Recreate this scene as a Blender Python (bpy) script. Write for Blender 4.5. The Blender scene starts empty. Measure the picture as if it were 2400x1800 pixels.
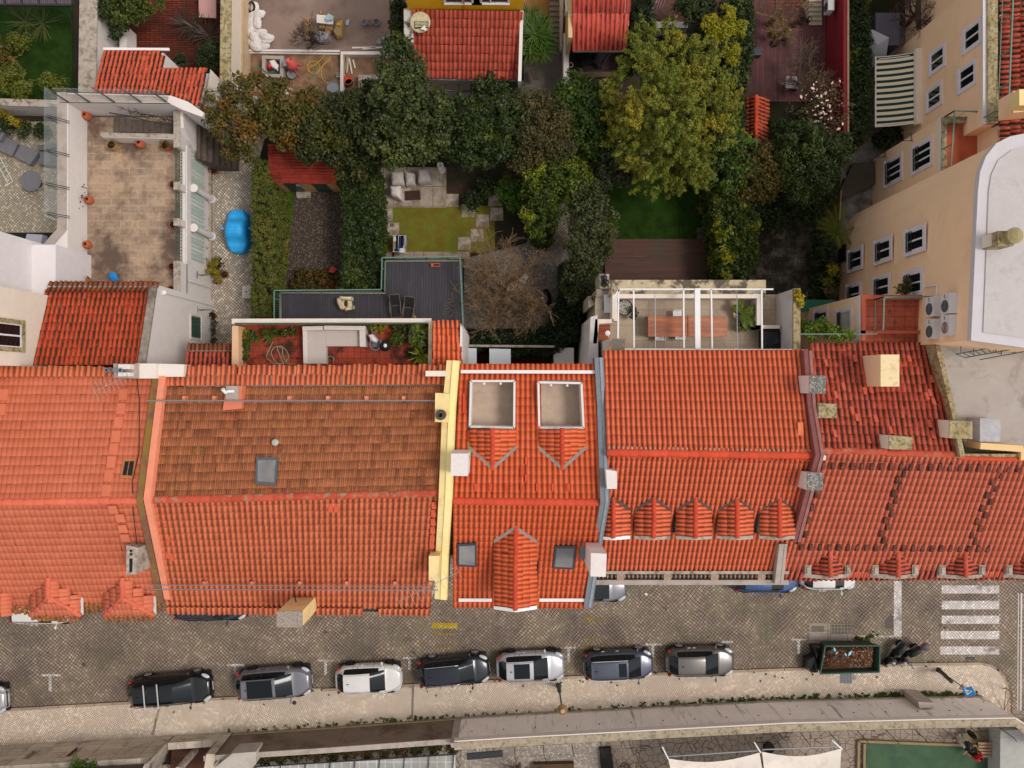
import bpy,math,random
import numpy as np
from mathutils import Vector,Matrix
R=math.radians
random.seed(7);rng=np.random.default_rng(7)
S=bpy.context.scene
col=S.collection
#camera, sky, sun, exposure
FPX=1813.0;HC=47.0
cd=bpy.data.cameras.new('camera');cam=bpy.data.objects.new('camera',cd);col.objects.link(cam)
cd.sensor_width=36;cd.lens=36*FPX/2400;cd.clip_end=1000;cam.location=(0,0,HC)
S.camera=cam
w=bpy.data.worlds.new("World");S.world=w;w.use_nodes=True
nt=w.node_tree;bg=nt.nodes['Background']
sky=nt.nodes.new('ShaderNodeTexSky');sky.sky_type='NISHITA';sky.sun_disc=False
SUNV=Vector((0.52,-0.06,0.82)).normalized()
sky.sun_elevation=math.asin(SUNV.z);sky.sun_rotation=math.atan2(SUNV.x,SUNV.y)
hs=nt.nodes.new('ShaderNodeHueSaturation');hs.inputs['Saturation'].default_value=0.07
nt.links.new(sky.outputs[0],hs.inputs['Color']);nt.links.new(hs.outputs[0],bg.inputs['Color'])
bg.inputs['Strength'].default_value=0.15
sl=bpy.data.lights.new('sun','SUN');sl.energy=1.35;sl.angle=R(16);sl.color=(1,.93,.86)
so=bpy.data.objects.new('sun',sl);col.objects.link(so)
so.rotation_euler=(-SUNV).to_track_quat('-Z','Y').to_euler();so.location=(40,-20,60)
S.view_settings.view_transform='Standard';S.view_settings.look='None'
S.view_settings.exposure=0.42;S.view_settings.gamma=1.0
try:S.cycles.max_bounces=5;S.cycles.diffuse_bounces=3
except Exception:pass
#pixel (photo 2400x1800) + height -> world
def W(px,py,z=0.0):
 k=(HC-z)/FPX
 return Vector(((px-1200)*k,(900-py)*k,z))
def WP(pts,z=0.0):return[W(p[0],p[1],z if len(p)<3 else p[2])for p in pts]
def on_plane(px,py,P0,n):
 d=Vector(((px-1200)/FPX,(900-py)/FPX,-1));o=Vector((0,0,HC))
 return o+d*((P0-o).dot(n)/d.dot(n))
#materials
def C(h):
 if not isinstance(h,str):return tuple(h)+(1,)if len(h)==3 else h
 h=h.lstrip('#');o=[]
 for i in(0,2,4):
  c=int(h[i:i+2],16)/255
  o.append(c/12.92 if c<=.04045 else((c+.055)/1.055)**2.4)
 return tuple(o)+(1,)
class NT:
 def __init__(s,name):
  s.m=bpy.data.materials.new(name);s.m.use_nodes=True;s.t=s.m.node_tree;s.t.nodes.clear()
  s.out=s.t.nodes.new('ShaderNodeOutputMaterial');s.b=s.t.nodes.new('ShaderNodeBsdfPrincipled')
  s.t.links.new(s.b.outputs[0],s.out.inputs[0]);s.tc=None
 def n(s,ty,**k):
  nd=s.t.nodes.new(ty)
  for a,b in k.items():setattr(nd,a,b)
  return nd
 def set(s,inp,v):
  if isinstance(v,bpy.types.NodeSocket):s.t.links.new(v,inp)
  elif v is not None:inp.default_value=v
 def co(s):
  if s.tc is None:s.tc=s.n('ShaderNodeTexCoord').outputs['Object']
  return s.tc
 def noise(s,sc,det=3,rough=.5,vec=None,dist=0):
  q=s.n('ShaderNodeTexNoise');s.set(q.inputs['Vector'],vec or s.co());q.inputs['Scale'].default_value=sc
  q.inputs['Detail'].default_value=det;q.inputs['Roughness'].default_value=rough;q.inputs['Distortion'].default_value=dist
  return q.outputs[0]
 def ramp(s,fac,a,b,smooth=False):
  q=s.n('ShaderNodeMapRange');q.clamp=True;s.set(q.inputs[0],fac);q.inputs[1].default_value=a;q.inputs[2].default_value=b
  return q.outputs[0]
 def math(s,op,a,b=None,c=None):
  q=s.n('ShaderNodeMath',operation=op);s.set(q.inputs[0],a);s.set(q.inputs[1],b)
  if c is not None:s.set(q.inputs[2],c)
  return q.outputs[0]
 def mix(s,f,a,b,mode='MIX'):
  q=s.n('ShaderNodeMixRGB',blend_type=mode);s.set(q.inputs[0],f);s.set(q.inputs[1],a);s.set(q.inputs[2],b);return q.outputs[0]
 def attr(s,name):return s.n('ShaderNodeAttribute',attribute_name=name).outputs['Fac']
 def bump(s,h,st=.3,d=.02):
  q=s.n('ShaderNodeBump');q.inputs['Strength'].default_value=st;q.inputs['Distance'].default_value=d
  s.set(q.inputs['Height'],h);s.t.links.new(q.outputs[0],s.b.inputs['Normal'])
 def mapping(s,rot=0,scale=(1,1,1),loc=(0,0,0),vec=None):
  q=s.n('ShaderNodeMapping');s.set(q.inputs[0],vec or s.co());q.inputs['Rotation'].default_value=(0,0,R(rot))
  q.inputs['Scale'].default_value=scale;q.inputs['Location'].default_value=loc;return q.outputs[0]
 def sep(s,v):
  q=s.n('ShaderNodeSeparateXYZ');s.set(q.inputs[0],v);return q.outputs
 def comb(s,x,y,z=0):
  q=s.n('ShaderNodeCombineXYZ');s.set(q.inputs[0],x);s.set(q.inputs[1],y);s.set(q.inputs[2],z);return q.outputs[0]
 def wn(s,vec):
  q=s.n('ShaderNodeTexWhiteNoise');q.noise_dimensions='3D';s.set(q.inputs[0],vec);return q.outputs[0]
 def fin(s,colr,rough=.7,metal=0,spec=.3):
  s.set(s.b.inputs['Base Color'],colr);s.set(s.b.inputs['Roughness'],rough);s.b.inputs['Metallic'].default_value=metal
  s.b.inputs['Specular IOR Level'].default_value=spec;return s.m
MATS={}
def mat(name,c,rough=.75,var=.18,sc=2.5,dirt=None,damt=.6,dthr=(.5,.7),dsc=1.2,metal=0,spec=.3,bump=.2,bsc=25,c2=None,streak=None):
 if name in MATS:return MATS[name]
 t=NT(name);c=C(c)
 a=tuple(x*(1-var)for x in c[:3])+(1,);b=tuple(min(1,x*(1+var))for x in c[:3])+(1,)
 f=t.ramp(t.noise(sc,4,.6),.3,.7)
 k=t.mix(f,a,b)
 if c2:k=t.mix(t.ramp(t.noise(sc*.35,3,.6),.42,.62),k,C(c2))
 if dirt:
  v=t.mapping(scale=streak)if streak else None
  d=t.ramp(t.noise(dsc,6,.65,vec=v,dist=.3),*dthr);k=t.mix(t.math('MULTIPLY',d,damt),k,C(dirt))
 k=t.mix(t.math('MULTIPLY',t.ramp(t.noise(30,2),.35,.75),.12),k,(.02,.02,.02,1))
 if bump:t.bump(t.noise(bsc,3),bump,.01)
 MATS[name]=t.fin(k,rough,metal,spec);return MATS[name]
def gloss(name,c,rough=.25,metal=0,coat=0,spec=.5):
 if name in MATS:return MATS[name]
 t=NT(name);c=C(c)
 k=t.mix(t.ramp(t.noise(1.5,3),.3,.7),tuple(x*.94 for x in c[:3])+(1,),c)
 m=t.fin(k,rough,metal,spec);t.b.inputs['Coat Weight'].default_value=coat;t.b.inputs['Coat Roughness'].default_value=.05
 MATS[name]=m;return m
def tile_mat(name,c1,c2,dirt='#2a1a14',damt=.6,dthr=(.35,.65),lich=None,lthr=(.66,.72),lsc=5,patch=None,pthr=(.5,.7),rough=.8,all_dirt=0,grad=None):
 t=NT(name)
 k=t.mix(t.attr('rnd'),C(c1),C(c2))
 k=t.mix(t.math('MULTIPLY',t.ramp(t.noise(.8,4,.6),.35,.7),.35),k,t.mix(1,k,(.72,.62,.6,1),'MULTIPLY'))
 k=t.mix(t.math('MULTIPLY',t.ramp(t.noise(14,4,.7),.5,.8),.22),k,C(dirt))
 d=t.math('MULTIPLY',t.math('MULTIPLY',t.attr('val'),t.ramp(t.noise(1.3,5,.7),*dthr)),damt)  # dirt in the tile valleys; newer roofs use it as painted rib shade
 k=t.mix(d,k,C(dirt))
 if all_dirt:k=t.mix(t.math('MULTIPLY',t.ramp(t.noise(2.2,6,.75),.48,.7),all_dirt),k,C(dirt))
 if patch:k=t.mix(t.ramp(t.noise(.5,5,.7),*pthr),k,C(patch))
 if lich:k=t.mix(t.ramp(t.noise(lsc,6,.75),*lthr),k,C(lich))
 t.bump(t.noise(40,3),.25,.01)
 MATS[name]=t.fin(k,rough,0,.2);return MATS[name]
def cobble_mat(name,size,stones,joint,green=None,gamt=.6,rot=45,jw=.14,stain=None,wash=None,gthr=(.45,.65),patch=None):
 t=NT(name)
 v=t.mapping(rot=rot,scale=(1/size,1/size,1))
 wv=t.n('ShaderNodeTexNoise');t.set(wv.inputs['Vector'],t.co());wv.inputs['Scale'].default_value=.8/size*.25;wv.inputs['Detail'].default_value=2
 w2=t.n('ShaderNodeTexNoise');t.set(w2.inputs['Vector'],t.co());w2.inputs['Scale'].default_value=.35;w2.inputs['Detail'].default_value=2
 va=t.n('ShaderNodeVectorMath',operation='MULTIPLY_ADD');t.set(va.inputs[0],wv.outputs['Color']);va.inputs[1].default_value=(.5,.5,0);t.set(va.inputs[2],v)
 vb=t.n('ShaderNodeVectorMath',operation='MULTIPLY_ADD');t.set(vb.inputs[0],w2.outputs['Color']);vb.inputs[1].default_value=(4,4,0);t.set(vb.inputs[2],va.outputs[0])
 s=t.sep(vb.outputs[0])
 fx=t.math('FRACT',s[0]);fy=t.math('FRACT',s[1])
 ex=t.math('MINIMUM',fx,t.math('SUBTRACT',1,fx));ey=t.math('MINIMUM',fy,t.math('SUBTRACT',1,fy))
 e=t.math('MINIMUM',ex,ey)
 j=t.ramp(e,jw*.5,jw*1.3)
 idv=t.comb(t.math('FLOOR',s[0]),t.math('FLOOR',s[1]),0)
 r=t.wn(idv)
 k=t.mix(r,C(stones[0]),C(stones[1]))
 if len(stones)>2:k=t.mix(t.ramp(r,.8,.82),k,C(stones[2]))
 if wash:k=t.mix(t.math('MULTIPLY',t.ramp(t.noise(.35,7,.7),.4,.62),.85),k,C(wash))
 if stain:k=t.mix(t.ramp(t.noise(.9,8,.8),.615,.64),k,C(stain))
 jc=C(joint)
 if green:jc=t.mix(t.math('MULTIPLY',t.ramp(t.noise(.5,5,.7),*gthr),gamt),jc,C(green))
 k=t.mix(j,jc,k)
 if patch:
  p=t.ramp(t.noise(.6,8,.85),.53,.6);k=t.mix(t.math('MULTIPLY',p,.8),k,C(patch))
 t.bump(j,.6,.01)
 MATS[name]=t.fin(k,.8,0,.25);return MATS[name]
def plank_mat(name,c1,c2,width,rot=0,gap='#0c0a0a',rough=.6,wear=None):
 t=NT(name)
 v=t.mapping(scale=(.4,1/width,1)if rot else(1/width,.4,1));s=t.sep(v);s=(s[1],s[0])if rot else s;f=t.math('FRACT',s[0])
 idx=t.math('FLOOR',s[0]);r=t.wn(t.comb(idx,t.math('FLOOR',t.math('ADD',s[1],t.math('MULTIPLY',idx,.37))),0))
 k=t.mix(r,C(c1),C(c2))
 g=t.noise(3,4,.6,vec=t.mapping(scale=(.5,6,1)if rot else(6,.5,1)))
 k=t.mix(t.math('MULTIPLY',t.ramp(g,.4,.7),.35),k,C(gap))
 if wear:k=t.mix(t.math('MULTIPLY',t.ramp(t.noise(.4,4,.6),.45,.65),.6),k,C(wear))
 k=t.mix(t.ramp(t.math('MINIMUM',f,t.math('SUBTRACT',1,f)),.03,.09),C(gap),k)
 MATS[name]=t.fin(k,rough,0,.3);return MATS[name]
def slab_mat(name,c1,c2,sx,sy,joint,dirt,damt=.8,off=.5,jw=.02,dthr=(.42,.6),dsc=.35,rot=0):
 t=NT(name)
 q=t.n('ShaderNodeTexBrick');t.set(q.inputs['Vector'],t.mapping(rot=rot,vec=None))
 q.offset=off;q.inputs['Color1'].default_value=C(c1);q.inputs['Color2'].default_value=C(c2);q.inputs['Mortar'].default_value=C(joint)
 q.inputs['Scale'].default_value=1;q.inputs['Mortar Size'].default_value=jw;q.inputs['Brick Width'].default_value=sx;q.inputs['Row Height'].default_value=sy
 q.inputs['Bias'].default_value=0
 k=t.mix(t.math('MULTIPLY',t.ramp(t.noise(dsc,7,.7),*dthr),damt),q.outputs[0],C(dirt))
 k=t.mix(t.math('MULTIPLY',t.ramp(t.noise(5,5,.7),.4,.7),.3),k,C(dirt))
 MATS[name]=t.fin(k,.8,0,.25);return MATS[name]
LEAFK=.8
def leaf_mat(name,c1,c2,c3=None,rough=.5,nsc=.6,thr=(.5,.65)):
 c1,c2,c3=[q and tuple(v*LEAFK*m_ for v,m_ in zip(C(q)[:3],(1.16,1,.72)))+(1,)for q in(c1,c2,c3)];t=NT(name)
 k=t.mix(t.attr('rnd'),C(c1),C(c2))
 if c3:k=t.mix(t.ramp(t.noise(nsc,3,.6),*thr),k,t.mix(t.attr('rnd'),C(c2),C(c3)))
 MATS[name]=t.fin(k,rough,0,.25);return MATS[name]
#mesh builder
def link(o,parent=None):
 col.objects.link(o)
 if parent is not None:o.parent=parent
 return o
def tag(o,label=None,cat=None,group=None,kind=None):
 if label:o['label']=label
 if cat:o['category']=cat
 if group:o['group']=group
 if kind:o['kind']=kind
 return o
def thing(name,label,cat,px=None,py=None,z=0.0,group=None,loc=None,rz=0):
 o=bpy.data.objects.new(name,None);col.objects.link(o);o.empty_display_size=.2
 o.location=loc if loc is not None else W(px,py,z);o.rotation_euler=(0,0,rz)
 return tag(o,label,cat,group)
def inv_of(parent):
 chain=[];p=parent
 while p is not None:chain.append(p);p=p.parent
 M=Matrix.Identity(4)
 for p in reversed(chain):
  M=M@(Matrix.Translation(p.location)@p.rotation_euler.to_matrix().to_4x4()@Matrix.Diagonal(Vector(p.scale).to_4d()))
 return M.inverted()
def V(*a):return Vector(a)
class MB:
 def __init__(s):s.v=[];s.f=[];s.mi=[];s.m=0;s.st=[]
 def each(s,name,mats,parent):
  for vs,fs in s.st:MB().add(vs,fs).build(name,mats,parent)
 def add(s,vs,fs):
  s.st.append((vs,fs));b=len(s.v);s.v+=[tuple(x)for x in vs]
  for f in fs:s.f.append(tuple(b+i for i in f));s.mi.append(s.m)
  return s
 def box(s,x0,x1,y0,y1,z0,z1):
  return s.add([(x0,y0,z0),(x1,y0,z0),(x1,y1,z0),(x0,y1,z0),(x0,y0,z1),(x1,y0,z1),(x1,y1,z1),(x0,y1,z1)],[(3,2,1,0),(4,5,6,7),(0,1,5,4),(1,2,6,5),(2,3,7,6),(3,0,4,7)])
 def obox(s,c,sx,sy,z0,z1,rz=0,taper=1.0):
  ca,sa=math.cos(rz),math.sin(rz);vs=[]
  for z,k in((z0,1),(z1,taper)):
   for x,y in((-sx/2,-sy/2),(sx/2,-sy/2),(sx/2,sy/2),(-sx/2,sy/2)):
    x*=k;y*=k;vs.append((c[0]+x*ca-y*sa,c[1]+x*sa+y*ca,z))
  return s.add(vs,[(3,2,1,0),(4,5,6,7),(0,1,5,4),(1,2,6,5),(2,3,7,6),(3,0,4,7)])
 def prism(s,poly,z0,z1):
  n=len(poly);A=sum(poly[i][0]*poly[(i+1)%n][1]-poly[(i+1)%n][0]*poly[i][1]for i in range(n))
  if A<0:poly=poly[::-1]
  vs=[(p[0],p[1],z0)for p in poly]+[(p[0],p[1],p[2]if z1 is None else z1)for p in poly]
  return s.add(vs,[tuple(range(n-1,-1,-1)),tuple(range(n,2*n))]+[(i,(i+1)%n,n+(i+1)%n,n+i)for i in range(n)])
 def slab(s,q,th):
  q=[Vector(p)for p in q];nrm=(q[1]-q[0]).cross(q[-1]-q[0]).normalized()
  if nrm.z<0:q=q[::-1];nrm=-nrm
  n=len(q);vs=[p-nrm*th for p in q]+q
  return s.add(vs,[tuple(range(n-1,-1,-1)),tuple(range(n,2*n))]+[(i,(i+1)%n,n+(i+1)%n,n+i)for i in range(n)])
 def beam(s,a,b,wd,h,up=None):
  a=Vector(a);b=Vector(b);d=(b-a).normalized();up=Vector(up or(0,0,1))
  sd=d.cross(up)
  if sd.length<1e-4:sd=d.cross(Vector((0,1,0)))
  sd.normalize();u=sd.cross(d).normalized();vs=[]
  for p in(a,b):
   for x,y in((-1,-1),(1,-1),(1,1),(-1,1)):vs.append(p+sd*(x*wd/2)+u*(y*h/2))
  return s.add(vs,[(0,1,2,3),(7,6,5,4),(0,4,5,1),(1,5,6,2),(2,6,7,3),(3,7,4,0)])
 def tube(s,pts,r,n=6,cap=True):
  pts=[Vector(p)for p in pts];rs=r if isinstance(r,(list,tuple))else[r]*len(pts)
  vs=[];prev=None
  for i,p in enumerate(pts):
   d=(pts[min(i+1,len(pts)-1)]-pts[max(i-1,0)])
   if d.length<1e-6:d=Vector((0,0,1))
   d.normalize()
   if prev is None:a=d.cross(Vector((0,0,1))if abs(d.z)<.9 else Vector((1,0,0))).normalized()
   else:
    a=prev-d*prev.dot(d)
    if a.length<1e-4:a=d.orthogonal()
    a.normalize()
   prev=a;b=d.cross(a)
   for k in range(n):
    t=2*math.pi*k/n;vs.append(p+(a*math.cos(t)+b*math.sin(t))*rs[i])
  fs=[]
  for i in range(len(pts)-1):
   for k in range(n):fs.append((i*n+k,i*n+(k+1)%n,(i+1)*n+(k+1)%n,(i+1)*n+k))
  if cap:fs.append(tuple(range(n-1,-1,-1)));fs.append(tuple((len(pts)-1)*n+k for k in range(n)))
  return s.add(vs,fs)
 def lathe(s,c,prof,n=20,axis=None,cap=True):
  c=Vector(c);M=Matrix.Identity(3)if axis is None else Vector((0,0,1)).rotation_difference(Vector(axis)).to_matrix()
  vs=[]
  for r,h in prof:
   for k in range(n):
    t=2*math.pi*k/n;vs.append(c+M@Vector((r*math.cos(t),r*math.sin(t),h)))
  m=len(prof);fs=[(i*n+k,i*n+(k+1)%n,(i+1)*n+(k+1)%n,(i+1)*n+k)for i in range(m-1)for k in range(n)]
  if cap:fs.append(tuple(range(n-1,-1,-1)));fs.append(tuple((m-1)*n+k for k in range(n)))
  return s.add(vs,fs)
 def ball(s,c,rx,ry,rz,n=12,m=8,noise=0,rot=0,seed=0):
  rr=random.Random(seed);vs=[];ca,sa=math.cos(rot),math.sin(rot)
  for i in range(m+1):
   ph=math.pi*i/m
   for k in range(n):
    t=2*math.pi*k/n;q=1+noise*(rr.random()-.5)*2
    x,y=rx*math.sin(ph)*math.cos(t)*q,ry*math.sin(ph)*math.sin(t)*q
    vs.append((c[0]+x*ca-y*sa,c[1]+x*sa+y*ca,c[2]-rz*math.cos(ph)*q))
  return s.add(vs,[(i*n+k,i*n+(k+1)%n,(i+1)*n+(k+1)%n,(i+1)*n+k)for i in range(m)for k in range(n)])
 def build(s,name,mats,parent=None,smooth=False,local=False,label=None):
  me=bpy.data.meshes.new(name);vs=s.v
  if parent is not None and not local:
   M=inv_of(parent);vs=[M@Vector(v)for v in vs]
  me.from_pydata([tuple(v)for v in vs],[],s.f)
  mats=mats if isinstance(mats,(list,tuple))else[mats]
  for m in mats:me.materials.append(m)
  if len(mats)>1:me.polygons.foreach_set('material_index',s.mi)
  if smooth:me.polygons.foreach_set('use_smooth',[True]*len(s.f))
  me.update();o=bpy.data.objects.new(name,me);link(o,parent)
  if label:o['label']=label
  return o
def solo(mb,name,mats,label,cat,group=None,smooth=False):
 return tag(mb.build(name,mats,smooth=smooth),label,cat,group)
def struct(mb,name,mats,kind='structure'):return tag(mb.build(name,mats),kind=kind)
def np_mesh(name,verts,faces,m,parent=None,fattr=None,vattr=None,smooth=False):
 if parent is not None:
  M=np.array(inv_of(parent));verts=verts@M[:3,:3].T+M[:3,3]
 nv,nf,k=len(verts),len(faces),faces.shape[1]
 me=bpy.data.meshes.new(name);me.vertices.add(nv);me.vertices.foreach_set('co',verts.astype(np.float32).ravel())
 me.loops.add(nf*k);me.loops.foreach_set('vertex_index',faces.astype(np.int32).ravel())
 me.polygons.add(nf);me.polygons.foreach_set('loop_start',np.arange(0,nf*k,k,dtype=np.int32))
 if smooth:me.polygons.foreach_set('use_smooth',np.ones(nf,dtype=bool))
 for dom,at in(('FACE',fattr),('POINT',vattr)):
  for nm,ar in(at or{}).items():
   a=me.attributes.new(nm,'FLOAT',dom);a.data.foreach_set('value',ar.astype(np.float32))
 me.update(calc_edges=True);me.validate()
 me.materials.append(m);o=bpy.data.objects.new(name,me);link(o,parent);return o
def inside(x,y,poly):
 r=np.zeros(x.shape,bool);n=len(poly)
 for i in range(n):
  x0,y0=poly[i][0],poly[i][1];x1,y1=poly[(i+1)%n][0],poly[(i+1)%n][1]
  if y0==y1:continue
  c=((y0>y)!=(y1>y))&(x<(x1-x0)*(y-y0)/(y1-y0)+x0);r^=c
 return r
PROF={'canal':([0,.06,.18,.32,.46,.58,.66,.83,1],[0,.55,.9,1,.9,.55,.08,0,0],[1,.5,0,0,0,.3,1,1,1]),'wave':([0,.14,.28,.42,.56,.7,.85,1],[0,.4,.85,1,.85,.35,.03,0],[1,.5,.1,0,.1,.5,1,1]),'flat':([0,.07,.14,.35,.42,.5,.58,.8,.93,1],[0,1,.3,.25,1,.9,.25,.3,1,0],[1,0,.6,.3,0,0,.6,.3,0,1]),'soft':([0,.1,.3,.6,.85,1],[0,.5,.9,1,.7,0],[1,.3,0,0,.2,1])}
def tile_roof(name,A,B,Cc,D,m,parent,pitch=.24,course=.41,amp=.055,lip=.022,prof='canal',holes=(),clip=None,jit=.006,tiltj=.0,odd=None):
 A,B,Cc,D=[np.array(p,float)for p in(A,B,Cc,D)]
 n=max(1,round((np.linalg.norm(A-B)+np.linalg.norm(D-Cc))/2/pitch));mm=max(1,round((np.linalg.norm(A-D)+np.linalg.norm(B-Cc))/2/course))
 nr=np.cross(B-A,D-A);nr/=np.linalg.norm(nr);nr=nr if nr[2]>0 else-nr
 ss,hh,vv=[np.array(q,float)for q in PROF[prof]];k=len(ss)
 I,J=np.meshgrid(np.arange(n),np.arange(mm));I=I.ravel();J=J.ravel();T=len(I)
 jx=rng.normal(0,1,T)*jit*2;jz=np.abs(rng.normal(0,1,T))*jit;jl=rng.normal(0,1,T)*jit*2.5
 un=np.linalg.norm(B-A);vn=np.linalg.norm(D-A)
 rows=[]
 for vo,lf,hk in((0,0,1),(1.0,lip,1),(1.0,-.012,.5)):
  u=(I[:,None]-.03+1.06*ss[None,:])/n+(jx/un)[:,None]
  v=((J+vo)/mm+(jl/vn if vo else 0))[:,None]*np.ones_like(u)
  P=(1-v)[...,None]*((1-u)[...,None]*A+u[...,None]*B)+v[...,None]*((1-u)[...,None]*D+u[...,None]*Cc)
  h=hh[None,:]*amp*hk+lf+(jz[:,None]if vo else 0)+(I[:,None]%2)*.003
  rows.append(P+h[...,None]*nr)
 verts=np.stack(rows,1)
 base=(np.arange(T)*3*k)[:,None]
 q=np.arange(k-1)[None,:]
 f1=np.stack([base+q,base+q+1,base+k+q+1,base+k+q],-1);f2=np.stack([base+k+q,base+k+q+1,base+2*k+q+1,base+2*k+q],-1)
 cen=verts[:,:2].mean((1,2));keep=np.ones(T,bool)
 for h in holes:keep&=~inside(cen[:,0],cen[:,1],h)
 if clip is not None:keep&=inside(cen[:,0],cen[:,1],clip)
 F=np.concatenate([f1,f2],1)[keep];cnt=F.shape[1]
 rnd=rng.random(T)
 if odd is not None:rnd=np.where(rng.random(T)<odd,1.0,rnd*.6)
 F=F.reshape(-1,4)[:,::-1];fr=np.repeat(rnd[keep],cnt)
 va=np.tile(np.tile(vv,3),T)
 return np_mesh(name,verts.reshape(-1,3),F,m,parent,{'rnd':fr},{'val':va},smooth=False)
def ridge(name,a,b,m,parent,r=.13,seg=.42,jit=.01):
 a=Vector(a);b=Vector(b);L=(b-a).length;n=max(1,round(L/seg));d=(b-a)/n;mb=MB()
 sd=d.cross(Vector((0,0,1))).normalized();up=sd.cross(d).normalized();vs=[];fs=[];q=8
 V_,F_,rn=[],[],[]
 for i in range(n):
  p0=a+d*i;p1=a+d*(i+1.08);jj=random.gauss(0,jit)
  for p,rr in((p0,r*.9),(p1,r*1.08),(p1,r*.8)):
   for k in range(q+1):
    t=math.pi*k/q;V_.append(p+sd*(math.cos(t)*rr+jj)+up*(math.sin(t)*rr*.9-.02))
  o=i*3*(q+1)
  for rrow in(0,1):
   for k in range(q):F_.append((o+rrow*(q+1)+k,o+rrow*(q+1)+k+1,o+(rrow+1)*(q+1)+k+1,o+(rrow+1)*(q+1)+k));rn.append(random.random()if k==0 else rn[-1])
 return np_mesh(name,np.array([tuple(v)for v in V_]),np.array(F_),m,parent,{'rnd':np.array(rn)},{'val':np.zeros(len(V_))},smooth=False)
#foliage
def leaves(name,clumps,per,size,m,parent=None,up=.6,out=.7,elong=1.7,flat=1.0,center=None,droop=0,shell=.55):
 if len(clumps)>60:per=int(per*1.35);size*=.84
 cl=np.array(clumps,float);K=len(cl);n=K*per
 idx=np.repeat(np.arange(K),per)
 d=rng.normal(size=(n,3));d/=np.linalg.norm(d,axis=1)[:,None]
 r=shell+(1-shell)*rng.random(n);r*=(1+rng.normal(0,.18,n))
 off=d*(r*cl[idx,3])[:,None];off[:,2]*=flat
 P=cl[idx,:3]+off
 N=rng.normal(size=(n,3))*.55+d*out+np.array([0,0,up]);N/=np.linalg.norm(N,axis=1)[:,None]
 a=rng.normal(size=(n,3));a[:,2]-=droop
 a-=N*(a*N).sum(1)[:,None];a/=np.linalg.norm(a,axis=1)[:,None]+1e-9;b=np.cross(N,a)
 s=size*(.6+.8*rng.random(n));L=(a*(s*elong*.5)[:,None]);B_=b*(s*.5)[:,None];fold=N*(s*.12)[:,None]
 vs=np.stack([P-L,P+B_-fold*0+fold,P+L,P-B_+fold],1).reshape(-1,3)
 F=np.arange(n*4).reshape(-1,4)
 cr=rng.random(K)
 rn=np.clip(cr[idx]*.5+rng.random(n)*.5,0,1)
 return np_mesh(name,vs,F,m,parent,{'rnd':rn})
def clumps_in(blobs,n,rc,surf=.75):
 out=[];tot=sum(b[3]**2 for b in blobs)
 for(x,y,z,r,*e)in blobs:
  fz=e[0]if e else.75
  for _ in range(max(3,int(n*r*r/tot))):
   d=rng.normal(size=3);d/=np.linalg.norm(d)
   if d[2]<-.35:d[2]*=-1
   q=r*(surf+(1-surf)*rng.random())*(rng.random()**.25 if rng.random()<.3 else 1)-rc*.3
   out.append((x+d[0]*q,y+d[1]*q,z+d[2]*q*fz,rc*(.7+.6*rng.random())))
 return out
def limbs(mb,base,targets,r0=.12,kink=.25,sub=2,twig=0):
 base=Vector(base)
 cen=sum((Vector(t[:3])for t in targets),Vector())/len(targets)
 fork=base.lerp(cen,.45);fork.x=base.x*.7+cen.x*.3;fork.y=base.y*.7+cen.y*.3
 mb.tube([base,base.lerp(fork,.5)+Vector((random.uniform(-kink,kink)*.3,random.uniform(-kink,kink)*.3,0)),fork],[r0*1.2,r0,r0*.85],7)
 for t in targets:
  t=Vector(t[:3]);m1=fork.lerp(t,.5)+Vector([random.uniform(-kink,kink)for _ in range(3)])
  mb.tube([fork,m1,t],[r0*.6,r0*.35,r0*.12],5)
  for _ in range(twig):
   a=m1.lerp(t,random.random());e=a+Vector((random.uniform(-1,1),random.uniform(-1,1),random.uniform(-.2,.9)))*.7
   mb.tube([a,a.lerp(e,.5)+Vector((random.uniform(-.08,.08),random.uniform(-.08,.08),0)),e],[r0*.2,r0*.12,r0*.05],4)
def tree(name,label,cat,base,blobs,lm,per=60,ncl=60,rc=.45,size=.16,bark=None,z0=0,group=None,crown='crown',r0=.12,twig=1,**kw):
 """base (px,py); blobs (px,py,z,radius m)"""
 t=thing(name,label,cat,base[0],base[1],z0,group)
 bw=[(*W(b[0],b[1],b[2]),*b[3:])for b in blobs]
 bw=[(b[0],b[1],b[2],b[3],*(b[4:]))for b in bw]
 mb=MB();limbs(mb,W(base[0],base[1],z0),[(b[0],b[1],b[2])for b in bw],r0,twig=twig);mb.build('trunk',bark or BARK,t)
 leaves(crown,clumps_in(bw,ncl,rc),per,size,lm,t,**kw)
 return t
def cl_poly(poly_px,z0,z1,step,rc,zt=None):
 pts=WP(poly_px,(z0+z1)/2 if zt is None else zt);xs=[p.x for p in pts];ys=[p.y for p in pts];out=[]
 X=np.arange(min(xs),max(xs)+step,step);Y=np.arange(min(ys),max(ys)+step,step)
 for x in X:
  for y in Y:
   xx=x+rng.normal(0,step*.3);yy=y+rng.normal(0,step*.3)
   if inside(np.array([xx]),np.array([yy]),pts)[0]:
    out.append((xx,yy,z1-rc*.6+rng.normal(0,rc*.35),rc*(.8+.4*rng.random())))
 n=len(pts)
 for i in range(n):
  a,b=pts[i],pts[(i+1)%n];L=(b-a).length
  for q in range(max(1,int(L/step))):
   for zz in np.arange(z0+rc*.5,z1-rc*.5,step):
    p=a.lerp(b,random.random());out.append((p.x+rng.normal(0,.05),p.y+rng.normal(0,.05),zz,rc*(.8+.4*rng.random())))
 return out
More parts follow.
